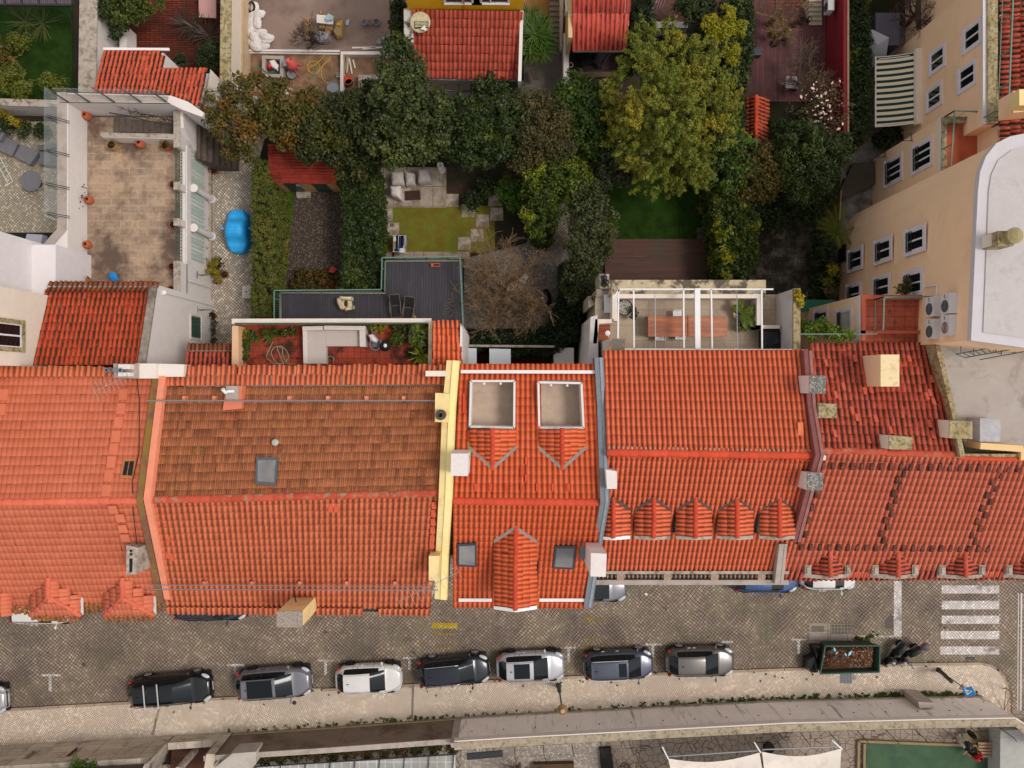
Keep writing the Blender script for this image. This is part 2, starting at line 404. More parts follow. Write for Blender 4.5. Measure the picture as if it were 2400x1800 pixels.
def hedge(name,label,cat,poly,z1,lm,z0=0,step=.35,rc=.28,per=40,size=.11,zt=None,core=True,group=None,**kw):
 c=W(sum(p[0]for p in poly)/len(poly),sum(p[1]for p in poly)/len(poly),z0)
 t=thing(name,label,cat,group=group,loc=c)
 if core:
  mb=MB();P=WP(poly,(z0+z1)/2 if zt is None else zt);cc=sum(P,Vector())/len(P)
  mb.prism([(cc.x+(p.x-cc.x)*.9,cc.y+(p.y-cc.y)*.96)for p in P],z0,z1-rc*.9);mb.build('stems',HCORE,t)
 leaves('foliage',cl_poly(poly,z0,z1,step,rc,zt),per,size,lm,t,**kw)
 return t
#materials used in many places
BARK=mat('bark','#4a3d33',.9,.3,6);HCORE=mat('hedge_core','#141a0c',.95,.3,3)
WHITE=mat('white_plaster','#d8cfc9',.8,.05,1.2,dirt='#a89a8c',damt=.35,dthr=(.55,.8))
CREAM=mat('cream_plaster','#dfd0be',.8,.05,1.2,dirt='#9a8a74',damt=.3,dthr=(.55,.8))
STONE=mat('weathered_stone','#a89a8c',.85,.15,4,dirt='#4c443c',damt=.7,dthr=(.48,.66),dsc=3)
LICHST=mat('lichen_stone','#b0a07c',.9,.2,5,dirt='#4a4034',damt=.75,dthr=(.45,.6),dsc=5,c2='#a08c60')
CONC=mat('concrete','#a6988e',.85,.1,2,dirt='#6b5f56',damt=.5)
DARKM=gloss('dark_metal','#2a2c30',.45,.3);GREENM=gloss('green_metal','#2f4a40',.5);WHITEM=gloss('white_metal','#dcd8d6',.4)
GREYM=gloss('grey_metal','#8a8e92',.4,.5);BLACK=mat('black_matte','#141312',.7,.2,5)
GLASS=gloss('dark_glass','#15191c',.08,0,0,.4);TERRA=mat('terracotta','#b0593a',.8,.15,8,dirt='#6a3a28',damt=.5)
YELLOW=mat('yellow_render','#e6cc90',.8,.05,2,dirt='#a88a50',damt=.4,dthr=(.55,.75));TAN=mat('tan_render','#f0c8a2',.85,.04,.4,dirt='#b89068',damt=.35,dthr=(.52,.75),dsc=.4)
MAUVE=mat('mauve_flashing','#7e4a46',.7,.12,3);GREYF=mat('grey_flashing','#74797e',.55,.1,2)
WOODL=mat('pale_wood','#9c8468',.8,.2,5)
SOIL=mat('soil','#2b2019',.95,.35,1.2,c2='#1c1a10')
#ground
m=MB();m.add([(-220,-220,-.02),(220,-220,-.02),(220,220,-.02),(-220,220,-.02)],[(0,1,2,3)]);struct(m,'ground',mat('garden_earth','#33281e',.95,.4,.7,c2='#20240f',bump=.5))
SETTS=cobble_mat('setts',.17,('#978475','#867264','#a59282'),'#26241a',green='#4c5a22',gamt=.85,rot=42,jw=.09,stain='#3c3836',wash='#665850')
CALC=cobble_mat('calcada',.11,('#e4d0bc','#b8a490','#f4e4d2'),'#66584a',green='#5f6128',gamt=.7,rot=30,jw=.085,wash='#c4b2a2',gthr=(.45,.65))
CALC2=cobble_mat('calcada_dark',.11,('#a89c90','#857a6e','#bdb0a4'),'#3a3028',green='#43451c',gamt=.6,rot=38,jw=0.084)
KERB=[(-160,1668),(35,1658),(300,1643),(560,1631),(730,1614),(980,1601),(1363,1582),(1561,1574),(1893,1563),(2117,1553),(2295,1551)]
ARC=[(2318,1555),(2338,1566),(2352,1583),(2360,1605),(2363,1630),(2364,1700),(2366,1900)]
m=MB();P=WP(KERB+ARC);nn=W(-160,1300);m.prism([nn,W(2900,1300),W(2900,1900)]+P[::-1],-.3,0.0)
struct(m,'road',SETTS)
m=MB();WB=[(-160,1758),(0,1747),(300,1729),(600,1713),(1069,1680),(1200,1672),(1800,1640),(2117,1632),(2300,1630),(2345,1662),(2366,1700)]
inner=KERB+ARC[:-2]
m.prism(WP(inner)+WP(WB)[::-1],-.3,.12);struct(m,'pavement',CALC)
KST=slab_mat('kerbstone','#b09a84','#a08a74',1.1,5,'#4a4036','#7a6a5c',.5,off=0)
m=MB();kp=WP(KERB+ARC[:-1])
for a,b in zip(kp,kp[1:]):m.prism([a,b,(b.x+.02,b.y-.16),(a.x+.02,a.y-.16)]if abs((b-a).x)>abs((b-a).y)else[a,b,(b.x-.16,b.y),(a.x-.16,a.y)],-.3,.126)
struct(m,'kerb',KST)
m=MB();m.prism(WP([(-160,1352),(2900,1352),(2900,1300),(-160,1300)]),-.2,.1);struct(m,'pavement',CALC2)
PAINT=cobble_mat('worn_paint',.135,('#d2c8c4','#bdb2ac','#e0d8d4'),'#4a4540',rot=42,jw=0.063,patch='#6e625a')
PAINTF=cobble_mat('faint_paint',.135,('#c8c0ba','#b0a8a0','#d8d0ca'),'#332f28',rot=42,jw=0.084,patch='#6a5e56')
YP=cobble_mat('yellow_paint',.135,('#b89a28','#a08a30','#c8aa2c'),'#3a3424',rot=42,jw=0.076,patch='#6a5c44')
YPF=cobble_mat('faint_yellow',.135,('#86703a','#7a6a48','#96803c'),'#332f24',rot=42,jw=0.084,patch='#6a5e54')
def mark(name,boxes,mt,kind='structure'):
 m=MB()
 for b in boxes:
  if len(b)==4:b=[(b[0],b[1]),(b[2],b[1]),(b[2],b[3]),(b[0],b[3])]
  m.prism(WP(b),-.05,.004)
 return struct(m,name,mt)
mark('zebra_crossing',[(2207,1372,2342,1391),(2207,1408,2342,1428),(2207,1443,2342,1462),(2205,1479,2342,1498),(2204,1515,2342,1534)],PAINT)
mark('stop_line',[(2095,1362,2113,1492)],PAINT)
mark('parking_bay_lines',[(97,1580,142,1585),(114,1585,121,1620),(532,1556,572,1561),(548,1561,554,1580),(745,1546,782,1550),(760,1550,766,1582),(945,1540,975,1544),(957,1544,963,1570),(1322,1516,1350,1520),(1330,1520,1336,1552),(1512,1508,1550,1513),(1527,1513,1533,1540),(1692,1502,1718,1507),(1856,1497,1890,1501),(1869,1501,1875,1532),(1998,1489,2094,1494)],PAINTF)
mark('yellow_lines',[(1012,1460,1072,1473)],YP);mark('yellow_lines',[(1014,1483,1068,1489),(1366,1447,1417,1457),(1368,1496,1416,1501),(1366,1512,1420,1524),(1016,1512,1060,1518)],YPF)
m=MB();m.prism(WP([(2392,1390),(2396,1390),(2394,1690),(2390,1690)]),-.05,.006);m.prism(WP([(2386,1390),(2388,1390),(2386,1690),(2384,1690)]),-.05,.006);struct(m,'road_edge_line',gloss('line_white','#bdb3ac',.6))
TARP=mat('tar_patch','#5c534d',.9,.12,5)
mark('road_patch',[[(1720+360,1448),(2075,1455),(2074,1468),(2080,1473),(2093,1473),(2094,1443),(2086,1442)]],TARP)
def ground(name,pts,mt,z=.01,z0=-.2,kind='structure'):
 m=MB();m.prism(WP(pts,z),z0,z);return struct(m,name,mt)
LAWN=leaf_mat('lawn','#3f4a12','#5a6420')
def grass_ground(name,c1,c2,c3):
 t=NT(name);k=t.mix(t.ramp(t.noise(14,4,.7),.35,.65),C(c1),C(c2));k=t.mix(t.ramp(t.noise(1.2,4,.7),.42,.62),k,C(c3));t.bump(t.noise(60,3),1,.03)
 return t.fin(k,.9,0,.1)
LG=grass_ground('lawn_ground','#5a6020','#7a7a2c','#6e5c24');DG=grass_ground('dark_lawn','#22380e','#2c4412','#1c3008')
ground('courtyard_paving',[(-140,285),(137,285),(137,545),(-140,545)],cobble_mat('calcada_patio',.13,('#a99c8c','#8a7d6c','#bcb0a2'),'#3e3628',green='#55561c',gamt=.8,rot=38,jw=0.084,gthr=(.35,.55)))
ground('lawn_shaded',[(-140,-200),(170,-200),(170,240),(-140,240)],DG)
ground('terracotta_yard',[(262,-200),(516,-200),(516,260),(262,260)],slab_mat('old_red_brick','#7e3018','#5c2010',.55,.14,'#3a160c','#301810',.7,jw=0.03))
YARDM=mat('yard_concrete','#8a7468',.9,.1,1,dirt='#5a4a40',damt=.5,dthr=(.48,.62),dsc=.4)
ground('yard_screed',[(560,-200),(965,-200),(965,118),(560,122)],YARDM,.16)
ground('yard_dirt',[(560,122),(965,122),(965,260),(560,260)],mat('dry_dirt','#8a6a52',.95,.2,2,dirt='#5a4030',damt=.6,dthr=(.45,.6)))
ground('cobbled_lane',[(470,250),(640,250),(600,400),(592,860),(470,860)],cobble_mat('calcada_lane',.135,('#bcae9e','#9a8c7e','#cfc4b6'),'#352b22',green='#3d4420',gamt=.7,rot=40,jw=0.092))
ground('gravel_yard',[(668,440),(812,440),(812,700),(640,700)],cobble_mat('gravel',.07,('#5c4c44','#382c24','#7a6a60'),'#241c18',green='#2c3414',gamt=.7,rot=20,jw=0.126))
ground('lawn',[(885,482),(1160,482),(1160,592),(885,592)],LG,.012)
PATST=slab_mat('garden_paving','#b0a294','#9c8e80',1.2,1.2,'#6a5e4e','#6a5638',.8,dthr=(.45,.62),dsc=.9)
ground('patio',[(889,392),(1046,392),(1046,486),(889,486)],PATST,.03)
ground('garden_path',[(890,590),(918,590),(918,606),(890,606)],PATST,.03);ground('garden_path',[(924,590),(1100,590),(1100,606),(924,606)],PATST,.03)
ground('planting_bed',[(1046,392),(1240,392),(1240,482),(1046,482)],mat('bed_soil','#3a2a20',.95,.4,4,c2='#242a12'),.02)
ground('tree_courtyard',[(1088,606),(1235,570),(1250,460),(1335,440),(1335,740),(1290,770),(1088,770)],cobble_mat('calcada_shade',.13,('#8c8076','#706559','#9a8e82'),'#2a241c',green='#3a3c1c',rot=38,jw=.1),.014)  # cobble colours darkened to hold the shade of the courtyard
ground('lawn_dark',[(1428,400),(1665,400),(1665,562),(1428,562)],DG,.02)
ground('brown_deck',[(1418,560),(1672,560),(1672,700),(1418,700)],plank_mat('brown_planks','#5a3526','#4a2a20',.12,90,gap='#1c0f0c',wear='#3a3a24'),.15)
ground('old_paving',[(1755,390),(1975,390),(1975,760),(1755,760)],slab_mat('old_slabs','#7e7464','#524a40',.9,.55,'#443e30','#26241a',.95,jw=.015,dthr=(.36,.56),dsc=1.3))
ground('red_deck',[(1740,-120),(1965,-120),(1965,238),(1740,238)],plank_mat('red_planks','#6e4040','#5c3434',.15,0,gap='#2a1616',wear='#3a1818'),.1)
ground('grey_courtyard',[(1228,96),(1322,96),(1322,260),(1228,260)],mat('grey_paving','#6e6660',.9,.12,2,dirt='#3a3834',damt=.6),.02)
ground('dark_deck',[(1330,120),(1500,120),(1500,240),(1330,240)],plank_mat('dark_planks','#4a342c','#3a2822',.12,90,gap='#140c0a'),.1)
ground('side_courtyard',[(1970,60),(2140,60),(2140,560),(1970,560)],mat('court_concrete','#8a827c',.9,.15,1.5,dirt='#3c3a34',damt=.7,dthr=(.42,.6)),.02)
ground('stone_paving',[(1400,1690),(2340,1660),(2950,1720),(2950,2300),(-600,2300),(-600,1800),(600,1790),(1060,1720)],None or(lambda:(lambda t:(t.b and t.fin(t.mix(t.ramp((lambda q:(t.set(q.inputs['Vector'],t.co()),q.inputs['Scale'].__setattr__('default_value',2.2),q.outputs['Distance'])[2])(t.n('ShaderNodeTexVoronoi',feature='DISTANCE_TO_EDGE')),.01,.05),C('#4a3c34'),t.mix(t.noise(3,2),C('#766a5e'),C('#9c8c7c'))),.85)))(NT('crazy_paving')))(),.012)
ground('courtyard_setts',[(1080,1710),(1420,1700),(1420,1860),(1080,1860)],CALC2,.03)
ground('green_pitch',[(2028,1738),(2318,1748),(2330,1900),(2020,1900)],mat('green_court','#40583f',.9,.1,1,dirt='#2e4434',damt=.6,dthr=(.45,.65)),.04)
#helpers for roofs
def wallpath(m,pts,wd,drop,side=0):
 """coping/parapet running through world points (tops); side -1/0/1 shifts it left/centre/right"""
 P=[Vector(p)for p in pts];L=[]
 for i,p in enumerate(P):
  d=(P[min(i+1,len(P)-1)]-P[max(i-1,0)]);d.z=0;d.normalize();nrm=Vector((-d.y,d.x,0));L.append((p+nrm*wd*(.5+side*.5),p-nrm*wd*(.5-side*.5)))
 vs=[];fs=[]
 for i,(a,b)in enumerate(L):
  dr=drop if not callable(drop)else drop(a.z)
  vs+=[a,b,(b.x,b.y,b.z-dr),(a.x,a.y,a.z-dr)]
 n=len(L)
 for i in range(n-1):
  o=i*4
  for k in range(4):fs.append((o+k,o+(k+1)%4,o+4+(k+1)%4,o+4+k))
 fs+=[(0,1,2,3),((n-1)*4+3,(n-1)*4+2,(n-1)*4+1,(n-1)*4)]
 m.add(vs,fs);return m
def tip(x,y,z):return W(x,y,z)
class Slope:
 def __init__(s,A,D):s.y0,s.z0=A.y,A.z;s.y1,s.z1=D.y,D.z
 def z(s,Y):return s.z0+(s.z1-s.z0)*(Y-s.y0)/(s.y1-s.y0)
 def y(s,Z):return s.y0+(s.y1-s.y0)*(Z-s.z0)/(s.z1-s.z0)
T_PAINT=tile_mat('painted_tiles','#cc7052','#c66a4b','#7a3020',.35,(.3,.6),patch='#c4624c',pthr=(.55,.75),rough=.6)
T_OLD=tile_mat('old_flat_tiles','#c67850','#a05e3e','#32261e',.95,(.15,.5),lich='#96701c',lthr=(.57,.66),lsc=4,all_dirt=.3)
T_CANAL=tile_mat('canal_tiles','#d6744f','#ce6a47','#5a3020',.7,(.1,.5),lich='#8a6c20',lthr=(.6,.7),lsc=3)
T_NEW=tile_mat('new_orange_tiles','#e06c42','#dc663c','#7a2c18',.8,(0,.3),rough=.65)  # valleys darkened in the colour so the ribs read as if shaded
T_ORG=tile_mat('orange_tiles','#e4724c','#dc6a46','#5a2418',.85,(.05,.4),rough=.7)  # rib shade put into the valley tone
T_DARK=tile_mat('dark_red_tiles','#d67054','#cc664a','#54302a',.7,(.1,.4),lich='#7a6a20',lthr=(.68,.76),lsc=5,all_dirt=.1)
T_DARK2=tile_mat('mossy_red_tiles','#ca604a','#b44c38','#2c2018',.95,(.3,.5),lich='#6a6428',lthr=(.68,.78),lsc=6,all_dirt=.18)
T_RED=tile_mat('plain_red_tiles','#c85c40','#b65036','#241a14',.95,(.35,.5))
T_RIDGE=tile_mat('ridge_tiles','#b84e38','#a8442e','#5a3a2c',.6,lich='#8c7a60',lthr=(.52,.62),lsc=3)
T_RIDGEC=tile_mat('clean_ridge','#c44a30','#b8442c','#5a2a1c',.3)
T_LICH=tile_mat('lichen_tiles','#a86040','#8a5238','#3a2a1c',.7,lich='#a8801c',lthr=(.53,.6),lsc=5)
MORT=mat('grey_mortar','#8a8078',.9,.15,8)
def house(name,label,px,py):return thing(name,label,'house',px,py,0)
def body(t,pts,ztop,mt,name='wall'):
 m=MB();m.prism(pts,0,ztop);return m.build(name,mt,t)
def gable_dormer(t,cx,ya,yf,hw,zr,ze,sl,tm,wallm,trim=None,rm=None,flash=None,pitch=.2,name='dormer',back=False,over=.0):
 """gable-roofed dormer; ridge runs from where it meets the slope (ya) to its front (yf). Returns the dormer body (a part)."""
 A=W(cx,ya,zr);F=W(cx,yf,zr);sg=-1 if F.y<A.y else 1
 X=A.x;Ye=sl.y(ze);d=MB()
 m=MB();yb=A.y if not back else A.y
 m.prism([(X-hw+.06,Ye-sg*.1),(X+hw-.06,Ye-sg*.1),(X+hw-.06,F.y-sg*.08),(X-hw+.06,F.y-sg*.08)],sl.z(F.y)-.6,ze-.03)
 m.add([(X-hw+.06,F.y-sg*.08,ze-.04),(X+hw-.06,F.y-sg*.08,ze-.04),(X,F.y-sg*.08,zr-.06),(X-hw+.06,F.y-sg*.2,ze-.04),(X+hw-.06,F.y-sg*.2,ze-.04),(X,F.y-sg*.2,zr-.06)],[(0,1,2),(5,4,3),(0,2,5,3),(1,4,5,2),(0,3,4,1)])
 b=m.build(name,wallm,t)
 for s in(-1,1):
  ex=X+s*hw
  tile_roof('tiles',(X,A.y,zr),(X,F.y,zr),(ex,F.y,ze),(ex,A.y if abs(Ye-A.y)<.05 else A.y,ze),tm,b,pitch=pitch,course=.4,amp=.045,prof='wave',clip=[(X,A.y+sg*-.0),(X,F.y+sg*.02),(ex+s*.03,F.y+sg*.02),(ex+s*.03,Ye),])
 ridge('ridge',(X,A.y-sg*.05,zr+.03),(X,F.y+sg*.03,zr+.03),rm or T_RIDGEC,b,r=.11)
 if flash:
  q=MB()
  for s in(-1,1):
   q.slab([(X,A.y-sg*.1,sl.z(A.y-sg*.1)+.06),(X,A.y+sg*.1,sl.z(A.y)+.09),(X+s*hw,Ye+sg*.1,ze+.06),(X+s*(hw+.04),Ye-sg*.08,sl.z(Ye-sg*.08)+.06)],.04)
  q.build('flashing',flash,b)
 if trim:
  q=MB()
  for s in(-1,1):
   q.slab([(X,F.y+sg*.0,zr-.02),(X,F.y+sg*.17,zr-.02),(X+s*(hw+.02),F.y+sg*.17,ze-.02),(X+s*(hw+.02),F.y+sg*.0,ze-.02)],.14)
  q.build('trim',trim,b)
 return b
def box_px(t,name,top,z0,zt,mt,capm=None,capover=.0,caph=.06,capname='cap'):
 """upright box; top = pixel polygon of its top face seen at height zt"""
 P=WP(top,zt);m=MB();m.prism(P,z0,zt-(caph if capm else 0));o=m.build(name,mt,t)
 if capm:
  c=sum(P,Vector())/len(P);k=1+capover
  q=MB();q.prism([(c.x+(p.x-c.x)*k,c.y+(p.y-c.y)*k)for p in P],zt-caph,zt);q.build(capname,capm,o if t is None or True else t)
 return o
def chimney(t,top,z0,zt,mt,capm,**k):return box_px(t,'chimney',top,z0,zt,mt,capm,**k)
def skylight(t,quad,sl,pane,frame,bar=False,h=.09,fw=.09):
 """quad px corners (TL,TR,BR,BL) lying on the slope"""
 Z=10;pts=[]
 for x,y in quad:
  z=10.0
  for _ in range(12):z=sl.z(W(x,y,z).y)+h
  pts.append(W(x,y,z))
 c=sum(pts,Vector())/4;m=MB();m.slab(pts,.2);f=m.build('skylight',frame,t)
 nr=(pts[1]-pts[0]).cross(pts[3]-pts[0]).normalized();nr=nr if nr.z>0 else-nr
 q=MB();inn=[c+(p-c)*(1-fw*2.2/((p-c).length*1.2))for p in pts];q.slab([p+nr*.012 for p in inn],.03);q.build('pane',pane,f)
 if bar:
  q=MB();q.beam((inn[0]+inn[1])/2+nr*.02,(inn[2]+inn[3])/2+nr*.02,.03,.03);q.build('bar',frame,f)
 return f
def gutter(t,pts,mt,r=.07,name='gutter'):
 m=MB();m.tube(pts,r,8);return m.build(name,mt,t)
SKP=mat('blind_behind_glass','#5c5a5e',.15,.1,1.2,c2='#84807c',spec=.5,bump=0)
ZN,ZR,ZS=9.9,11.5,8.1
#painted red house (left end)
t=house('painted_house','salmon painted tiled house at the left end of the row, with hipped street dormers',150,1200)
A,B=W(-150,1180,ZR),W(333,1173,ZR);Cn,Dn=W(372,859,ZN),W(-90,859,ZN);Cs,Ds=W(378,1412,ZS),W(-35,1420,ZS)
body(t,[(Dn.x,Dn.y-.3),(Cn.x-.05,Cn.y-.3),(Cs.x-.05,Cs.y+.5),(Ds.x,Ds.y+.5)],7.6,mat('salmon_wall','#cf8a70',.8))
slN=Slope(A,Dn);sl=Slope(A,Ds)
k=.08;m1,m2=Dn.lerp(A,k),Cn.lerp(B,k)
tile_roof('eave_tiles',m1,m2,Cn,Dn,T_CANAL,t,pitch=.26,course=.42,amp=.07,jit=.012)
tile_roof('roof',A,B,m2,m1,T_PAINT,t,pitch=.235,course=.43,amp=.03,lip=.006,prof='soft',jit=.004)
hd=[]
for cx in(113,287):
 X=W(cx,1353,9.04).x;hd.append([(X,W(cx,1353,9.04).y),(X-1.15,sl.y(8.45)),(X-1.15,-13),(X+1.15,-13),(X+1.15,sl.y(8.45))])
tile_roof('roof',A,B,Cs,Ds,T_PAINT,t,pitch=.235,course=.43,amp=.035,lip=.006,prof='soft',jit=.004,holes=())
e1,e2=Ds.copy(),Cs.copy();dd=(Ds-A).normalized()
tile_roof('eave_tiles',e1-dd*.02,e2-dd*.02,e2+dd*.55,e1+dd*.55,T_LICH,t,pitch=.26,course=.3,amp=.07,jit=.015)
ridge('ridge',A+V(0,0,.03),B+V(0,0,.03),tile_mat('painted_ridge','#d46a50','#ca624a','#7a3a28',.2),t,r=.16,seg=.5)
HD=[(113,(62,194)),(287,(234,364))]
for cx,(xl,xr)in HD:
 zr,ze=9.04,8.45;a=W(cx,1353,zr);h0=V(a.x,W(cx,1400,zr).y,zr);Yf=W(cx,1441,ze-.1).y;X=a.x;hw=1.25;Ye=sl.y(ze)
 m=MB();m.prism([(X-hw+.15,Ye),(X+hw-.15,Ye),(X+hw-.15,Yf+.25),(X-hw+.15,Yf+.25)],7.4,ze-.12);b=m.build('dormer',WHITE,t)
 for s in(-1,1):
  ex=X+s*hw
  tile_roof('tiles',(X,a.y,zr),(X,Yf,zr),(ex,Yf,ze),(ex,a.y,ze),T_PAINT,b,pitch=.2,course=.42,amp=.03,lip=.015,prof='soft',clip=[(X,a.y),(X,h0.y),(ex,Yf),(ex,Ye)])
  ridge('hip',(X,h0.y,zr+.02),(ex,Yf,ze),MATS['painted_ridge'],b,r=.1)
  gut=MB();gut.beam((ex,Ye,ze-.12),(ex,Yf,ze-.15),.12,.1);gut.build('fascia',WHITEM,b)
 tile_roof('tiles',(X-hw,h0.y,zr),(X+hw,h0.y,zr),(X+hw,Yf,ze),(X-hw,Yf,ze),T_PAINT,b,pitch=.2,course=.42,amp=.03,lip=.015,prof='soft',clip=[(X,h0.y),(X-hw,Yf-.02),(X+hw,Yf-.02)])
 tile_roof('eave_tiles',(X-hw,Yf+.02,ze),(X+hw,Yf+.02,ze),(X+hw,Yf-.3,ze-.2),(X-hw,Yf-.3,ze-.2),T_LICH,b,pitch=.24,course=.2,amp=.06,jit=.015)
 ridge('ridge',(X,a.y,zr+.02),(X,h0.y,zr+.02),MATS['painted_ridge'],b,r=.12)
m=MB();m.prism([(W(22,1353,9).x-1.2,sl.y(8.4)),(W(22,1353,9).x-.9,sl.y(8.4)),(W(22,1353,9).x-.9,-11.3),(W(22,1353,9).x-1.2,-11.3)],8,8.4)
X=W(-50,1353,9.04).x
for s in(1,):
 tile_roof('dormer_tiles',(X,sl.y(9.04),9.04),(X,W(0,1441,8.35).y,9.04),(X+1.25,W(0,1441,8.35).y,8.45),(X+1.25,sl.y(9.04),8.45),T_PAINT,t,pitch=.2,course=.42,amp=.03,prof='soft',clip=[(X,sl.y(9.04)),(X,-11.2),(X+1.25,-11.6),(X+1.25,sl.y(8.45))])
skylight(t,[(290,1074),(320,1074),(313,1122),(281,1120)],slN,GLASS,mat('rust_frame','#b06a3a',.7,.3,10),bar=True)
ch=chimney(t,[(296,1278),(324,1284),(322,1345),(296,1348)],8.4,11.0,STONE,STONE)
q=MB();z=11.005
q.lathe(W(307,1291,z),[(.07,-.02),(.07,.0)],12);q.lathe(W(307,1299,z),[(.07,-.02),(.07,0)],12);q.prism(WP([(303,1309),(311,1309),(310,1341),(303,1341)],z),z-.02,z);q.build('flue_hole',BLACK,ch)
m=MB();wallpath(m,[W(381,872,ZN+.35),W(344,1170,ZR+.4),W(392,1405,ZS+.4)],.3,.9);wp_=m.build('party_wall',mat('salmon_coping','#e08a6c',.8,.08,2),t)
m=MB();wallpath(m,[W(366,872,ZN+.3),W(327,1172,ZR+.32),W(377,1412,ZS+.3)],.3,.8);m.build('coping',mat('lichen_coping','#7a5440',.9,.2,3,c2='#86682c'),t)
m=MB();m.tube([W(320,880,10.3),W(327,940,10.6),W(326,1060,11.1),W(310,1130,11.5),W(312,1200,11.3),W(322,1280,10.4)],.02,5);m.build('cable',BLACK,t)
q=MB()
for x,y in[(288,925),(283,958),(277,990),(271,1023),(266,1053),(260,1083),(254,1115),(249,1150),(8,925),(2,960)]:
 z=10.0
 for _ in range(9):z=slN.z(W(x,y,z).y)+.09
 c=W(x,y,z);q.slab([c+V(-.2,.26,-.06),c+V(.2,.26,-.06),c+V(.2,-.26,.05),c+V(-.2,-.26,.05)],.05)
for x,y in[(264,1195),(281,1215),(287,1240),(293,1262)]:
 z=10.0
 for _ in range(9):z=sl.z(W(x,y,z).y)+.09
 c=W(x,y,z);q.slab([c+V(-.2,.2,.1),c+V(.2,.2,.1),c+V(.2,-.2,-.12),c+V(-.2,-.2,-.12)],.05)
q.each('repair_tile',T_PAINT,t)
#weathered brown house
t=house('weathered_house','wide house with weathered brown lichen-spotted tile roof behind and red tiles in front',700,1150)
A,B=W(345,1172,ZR),W(1032,1156,ZR);Cn,Dn=W(1062,856,ZN),W(382,858,ZN);Cs,Ds=W(1008,1440,7.9),W(392,1436,7.9)
body(t,[(Dn.x,Dn.y-.35),(Cn.x,Cn.y-.35),(Cs.x,Cs.y+.6),(Ds.x,Ds.y+.6)],7.5,CREAM)
slN=Slope((A+B)/2,Dn);sl=Slope((A+B)/2,Ds)
m1,m2=Dn.lerp(A,.155),Cn.lerp(B,.155)
tile_roof('eave_tiles',m1,m2,Cn,Dn,T_CANAL,t,pitch=.24,course=.47,amp=.085,lip=.05,jit=.012)
tile_roof('roof',A,B,m2-V(0,.05,.04),m1-V(0,.05,.04),T_OLD,t,pitch=.2,course=.405,amp=.032,lip=.016,prof='flat',jit=.005,odd=.15)
tile_roof('roof',A,B,Cs,Ds,T_CANAL,t,pitch=.262,course=.42,amp=.07,lip=.012,jit=.003,holes=[WP([(852,1418),(890,1418),(890,1460),(852,1460)],8)])
d2=(Ds-A).normalized()
tile_roof('eave_tiles',Ds-d2*.5+V(0,0,.09),Cs-d2*.5+V(0,0,.09),Cs-d2*.02+V(0,0,.09),Ds-d2*.02+V(0,0,.09),T_CANAL,t,pitch=.262,course=.5,amp=.1,jit=.01,holes=[WP([(845,1408),(892,1408),(892,1465),(845,1465)],8.1)])
m=MB();m.slab([Ds-d2*1.2-V(0,0,.1),Cs-d2*1.2-V(0,0,.1),Cs-d2*.12-V(0,0,.1),Ds-d2*.12-V(0,0,.1)],.06);m.build('eave_board',mat('eave_board','#3a2e28',.9),t)
ridge('ridge',A+V(0,0,.04),B+V(0,0,.04),T_RIDGE,t,r=.17,seg=.48,jit=.012)
skylight(t,[(600,1072),(652,1072),(647,1137),(598,1135)],slN,SKP,gloss('skylight_frame','#5c6068',.4,.4),h=.14)
z=slN.z(W(630,1040,10.8).y);m=MB();m.lathe(W(645,1037,11.2),[(.08,-.5),(.08,-.05),(.15,-.04),(.15,.02),(.0,.06)],16);m.build('roof_vent',mat('vent_plastic','#b0aca8',.5),t)
m=MB();m.prism(WP([(528,905),(566,905),(564,958),(520,962)],10.8),10.0,10.7);vb=m.build('chimney',mat('salmon_render','#cf7458',.8,.1),t)
m=MB();m.prism(WP([(528,905),(557,905),(557,937),(528,937)],10.85),10.0,10.8);m.build('cap',CONC,vb);m=MB();m.tube([W(548,917,10.86),W(535,917,11.0),W(528,920,11.05),W(522,912,11.2)],[.07,.07,.08,.09],10);m.build('flue',WHITEM,vb)
m=MB();m.tube([W(345,939,10.9),W(1020,939,10.9)],.035,8);r_=m.build('rail',GREYM,t)
q=MB()
for x in(435,505,680,770,860,947):q.obox(W(x,933,10.4),.15,.2,10.1,10.62)
q.each('rail_foot',mat('salmon_foot','#d08064',.8),t)
m=MB();m.tube([W(350,1371,9.5),W(1024,1375,9.5)],.022,6);m.tube([W(346,1381,9.7),W(1026,1383,9.7)],.028,6);m.build('rail',GREYM,t)
q=MB()
for x in(706,815,928,1010,484,595):q.obox(W(x,1365,9),.16,.22,8.5,9.3)
q.each('rail_foot',MATS['salmon_foot'],t)
chimney(t,[(1023-7,900+495/3.687),(1043,1034)],0,0,WHITE,None)if False else None
m=MB();P=WP([(649,1434),(707,1434),(707,1470),(649,1470)],10.95);m.prism(P,8.0,10.9);yc=m.build('chimney',YELLOW,t)
m=MB();m.prism([(p.x,p.y)for p in WP([(648,1433),(708,1433),(708,1471),(648,1471)],11.0)],10.9,10.98);m.build('cap',mat('pebble_cap','#9a8c80',.9,.3,20,dirt='#3a302a',damt=.8,dsc=15),yc)
m=MB();m.tube([W(688,1380,9.7),W(694,1412,10.0)],.03,5);m.build('strut',BLACK,yc)
q=MB()
for x,y in[(778,1183),(792,1183)]:
 q.slab(WP([(x-9,y-3),(x+2,y-3),(x+2,y+18),(x-9,y+18)],11.3),.06)
for x,y in[(1017,1185),(1016,1203),(1015,1224),(1014,1243),(1013,1262),(1012,1278)]:
 z=10
 for _ in range(9):z=sl.z(W(x,y,z).y)+.14
 q.obox(W(x,y,z),.22,.32,z-.1,z,rz=random.uniform(-.1,.1))
for i,(x,y)in enumerate([(386,1225),(394,1262),(402,1306),(392,1300)]):
 z=10
 for _ in range(9):z=sl.z(W(x,y,z).y)+.14
 q.obox(W(x,y,z),.16,.36,z-.1,z,rz=.1)
